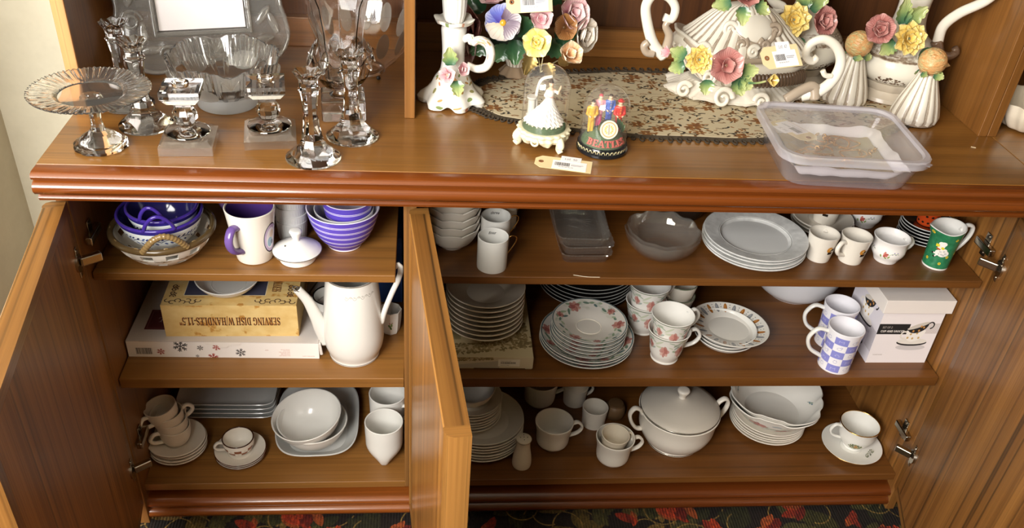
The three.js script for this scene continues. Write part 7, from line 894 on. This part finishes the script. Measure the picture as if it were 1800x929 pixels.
{ // covered tureen
  const o = thing('covered_tureen', 'stone-white covered tureen with two loop handles and silver bands', 'tureen', [1.191, S0, -0.124], rad(8)), sil = std({ color: C(170, 164, 152), metalness: 0.9, roughness: 0.25 });
  mesh('body', vessel([[0.058, 0.0006], [0.062, 0], [0.0645, 0.003], [0.062, 0.009], [0.075, 0.02], [0.087, 0.045], [0.0905, 0.075], [0.0945, 0.096], [0.0955, 0.1]], { t: 0.004, n: 34 }), M.stone, o); mesh('foot_band', put(new THREE.TorusGeometry(0.0632, 0.0013, 8, 84), 0, 0.0035, 0, PI / 2), sil, o);
  const lid = new THREE.Group(); lid.name = 'lid'; o.add(lid); lid.position.y = 0.1018; mesh('lid_dome', lathe([[0, 0.0004], [0.0915, 0.0004], [0.0935, 0.002], [0.092, 0.0045], ...spline([[0.078, 0.0115], [0.05, 0.0215], [0.022, 0.028], [0.01, 0.031]], 16), [0, 0.0312]], { seg: 84 }), glaze(C(204, 196, 184), { roughness: 0.3 }), lid); mesh('lid_band', put(new THREE.TorusGeometry(0.0925, 0.0012, 8, 96), 0, 0.003, 0, PI / 2), sil, lid); mesh('lid_knob', lathe(spline([[0.0085, 0.0308], [0.0082, 0.037], [0.0125, 0.046], [0.0145, 0.052], [0.011, 0.0555], [0.0001, 0.0562]], 24), { seg: 36 }), M.stone, lid);
  for (const s of [-1, 1]) { const p = [[0.087, 0.047], [0.1, 0.05], [0.116, 0.073], [0.122, 0.1], [0.113, 0.114], [0.1, 0.108], [0.0925, 0.094]].map(([x, y]) => [s * x, y, 0]); mesh('loop_handle', sweep(p, 0.0042, 0.0072, { side: [0, 0, 1], seg: 44, radial: 12 }), M.stone, o); }
}
{ const wr = glaze(0xffffff, { map: canvas(1024, 256, (x, w, h) => { x.fillStyle = '#e6e2da'; x.fillRect(0, 0, w, h); seed = 51; for (let k = 0; k < 120; k++) { x.globalAlpha = 0.45; x.fillStyle = ['#9fb096', '#7d9484', '#b8c2a8', '#6c8494'][k % 4]; x.beginPath(); x.ellipse(rnd(0, w), rnd(70, 210), rnd(18, 50), rnd(5, 13), rnd(-0.7, 0.7), 0, TAU); x.fill(); } for (let k = 0; k < 9; k++) { const cx = 60 + k * 113, cy = k % 2 ? 120 : 160; for (let j = 0; j < 7; j++) { x.globalAlpha = 0.8; x.fillStyle = ['#b4726c', '#c78e84', '#9d5a56'][j % 3]; x.beginPath(); x.ellipse(cx + Math.cos(j * 0.9) * 22, cy + Math.sin(j * 0.9) * 16, 22, 12, j, 0, TAU); x.fill(); } } x.globalAlpha = 1; }) });
  const oct = (v, t, r) => { const q = sstep(0.03, 0.062, v.y), a = ((t + PI / 4) % (PI / 2) + PI / 2) % (PI / 2) - PI / 4, k = lerp(1, 1 + 0.05 * Math.cos(t * 4) - 0.035 * Math.exp(-Math.pow((Math.abs(a) - 0.55) / 0.09, 2)), q); v.x *= k; v.z *= k; v.y += 0.002 * q * Math.cos(t * 8); };
  stack('side_plate', 5, [1.436, S0, -0.172], 0.0075, (o) => mesh('dish', plateGeo(0.0905, { foot: 0.62, h: 0.016, well: 0.6 }), M.stone, o), (p) => `${p} plain side plate under the flowered serving bowls`, 'plate', 'plain side plates', 0.0012);
  const pr = [[0.058, 0.0004], [0.062, 0], [0.065, 0.002], [0.085, 0.02], [0.1, 0.042], [0.114, 0.062]], gilt = glaze(C(170, 158, 130));
  const mk = (label, pos, tz) => { const o = thing('flowered_bowl', label, 'bowl', pos, 0.35, 'flowered serving bowls'); mesh('body', vessel(pr, { t: 0.0042, seg: 128, warp: oct }), wr, o); const spr = canvas(128, 128, (x, w, h) => { x.clearRect(0, 0, w, h); x.strokeStyle = '#7d8f78'; x.lineWidth = 4; x.beginPath(); x.moveTo(20, 110); x.quadraticCurveTo(60, 70, 100, 24); x.stroke(); for (const [a, b] of [[40, 90], [62, 70], [84, 44], [54, 92], [76, 74], [96, 36]]) { x.fillStyle = a % 4 ? '#8aa08a' : '#6f8798'; x.beginPath(); x.ellipse(a, b, 13, 6, -0.8, 0, TAU); x.fill(); } }); for (const ph of [2.4, 3.6, 0.9]) { const [g, m] = decal(pr, 0.024, 0.05, ph, 0.42, spr, { inside: 0.0042, off: 0.0006 }); mesh('inner_sprig', g, m, o); } o.rotation.z = tz; return o; };
  mk('lower flowered bowl of the nested pair on the side plates', [1.44, S0 + 4 * 0.0075 + 0.0046, -0.172], 0); mk('upper flowered bowl of the nested pair, angular notched rim', [1.441, S0 + 4 * 0.0075 + 0.0125, -0.1725], -0.02);
}
{ const s = thing('cottage_saucer', 'white gilt-edged saucer under the cottage cup at the right end', 'saucer', [1.622, S0, -0.088]); mesh('dish', plateGeo(0.0715, { foot: 0.5, h: 0.0145, well: 0.36 }), M.white, s); mesh('gilt_line', put(new THREE.TorusGeometry(0.0713, 0.0008, 6, 84), 0, 0.0148, 0, PI / 2), M.gold, s);
  const out = [[0.0195, 0.0004], [0.0225, 0], [0.0235, 0.003], [0.0225, 0.006], [0.033, 0.018], [0.041, 0.036], [0.044, 0.055], [0.0472, 0.07]];
  const o = cup('cottage_cup', 'white teacup printed with a green cottage garden, on its saucer', 'cup', [1.628, S0 + 0.0042, -0.093], rad(176), { outer: out, t: 0.0026, n: 30, trim: M.gold, h: [0.044, 0.06, 0.038, 0.024, 0.0665, 0.003, 0.005] });
  const scene_ = canvas(256, 128, (x, w, h) => { x.clearRect(0, 0, w, h); seed = 88; for (let k = 0; k < 150; k++) { const a = rnd(0, TAU), d = Math.sqrt(rnd()); x.globalAlpha = 0.8; x.fillStyle = ['#6f7c4c', '#8a9660', '#55623c', '#a39a64', '#4a553a'][k % 5]; x.beginPath(); x.arc(120 + Math.cos(a) * d * 96, 62 + Math.sin(a) * d * 46, rnd(4, 10), 0, TAU); x.fill(); } x.fillStyle = '#d3a85c'; x.beginPath(); x.ellipse(128, 66, 30, 18, 0, 0, TAU); x.fill(); x.fillStyle = '#9c6a3c'; x.fillRect(104, 50, 40, 20); x.fillStyle = '#c98a50'; x.beginPath(); x.moveTo(96, 52); x.lineTo(124, 28); x.lineTo(152, 52); x.fill(); });
  const [g, m] = decal(out, 0.012, 0.04, PI - 0.85, 1.1, scene_, { n: 30, off: 0.0004 }); mesh('cottage_print', g, m, o); const sg = new THREE.PlaneGeometry(0.036, 0.016); sg.rotateX(-PI / 2); mesh('sprig_print', put(sg, 0.03, 0.0142, 0.034, 0.23, 0.7, 0), phys({ map: canvas(128, 64, (x, w, h) => { x.clearRect(0, 0, w, h); seed = 4; for (let k = 0; k < 50; k++) { x.fillStyle = ['#5c6846', '#3e4a34', '#7d8660'][k % 3]; x.beginPath(); x.arc(rnd(10, 118), 32 + rnd(-18, 18), rnd(2, 5), 0, TAU); x.fill(); } }), transparent: true, roughness: 0.2 }), s);
}

renderer.render(scene, camera);
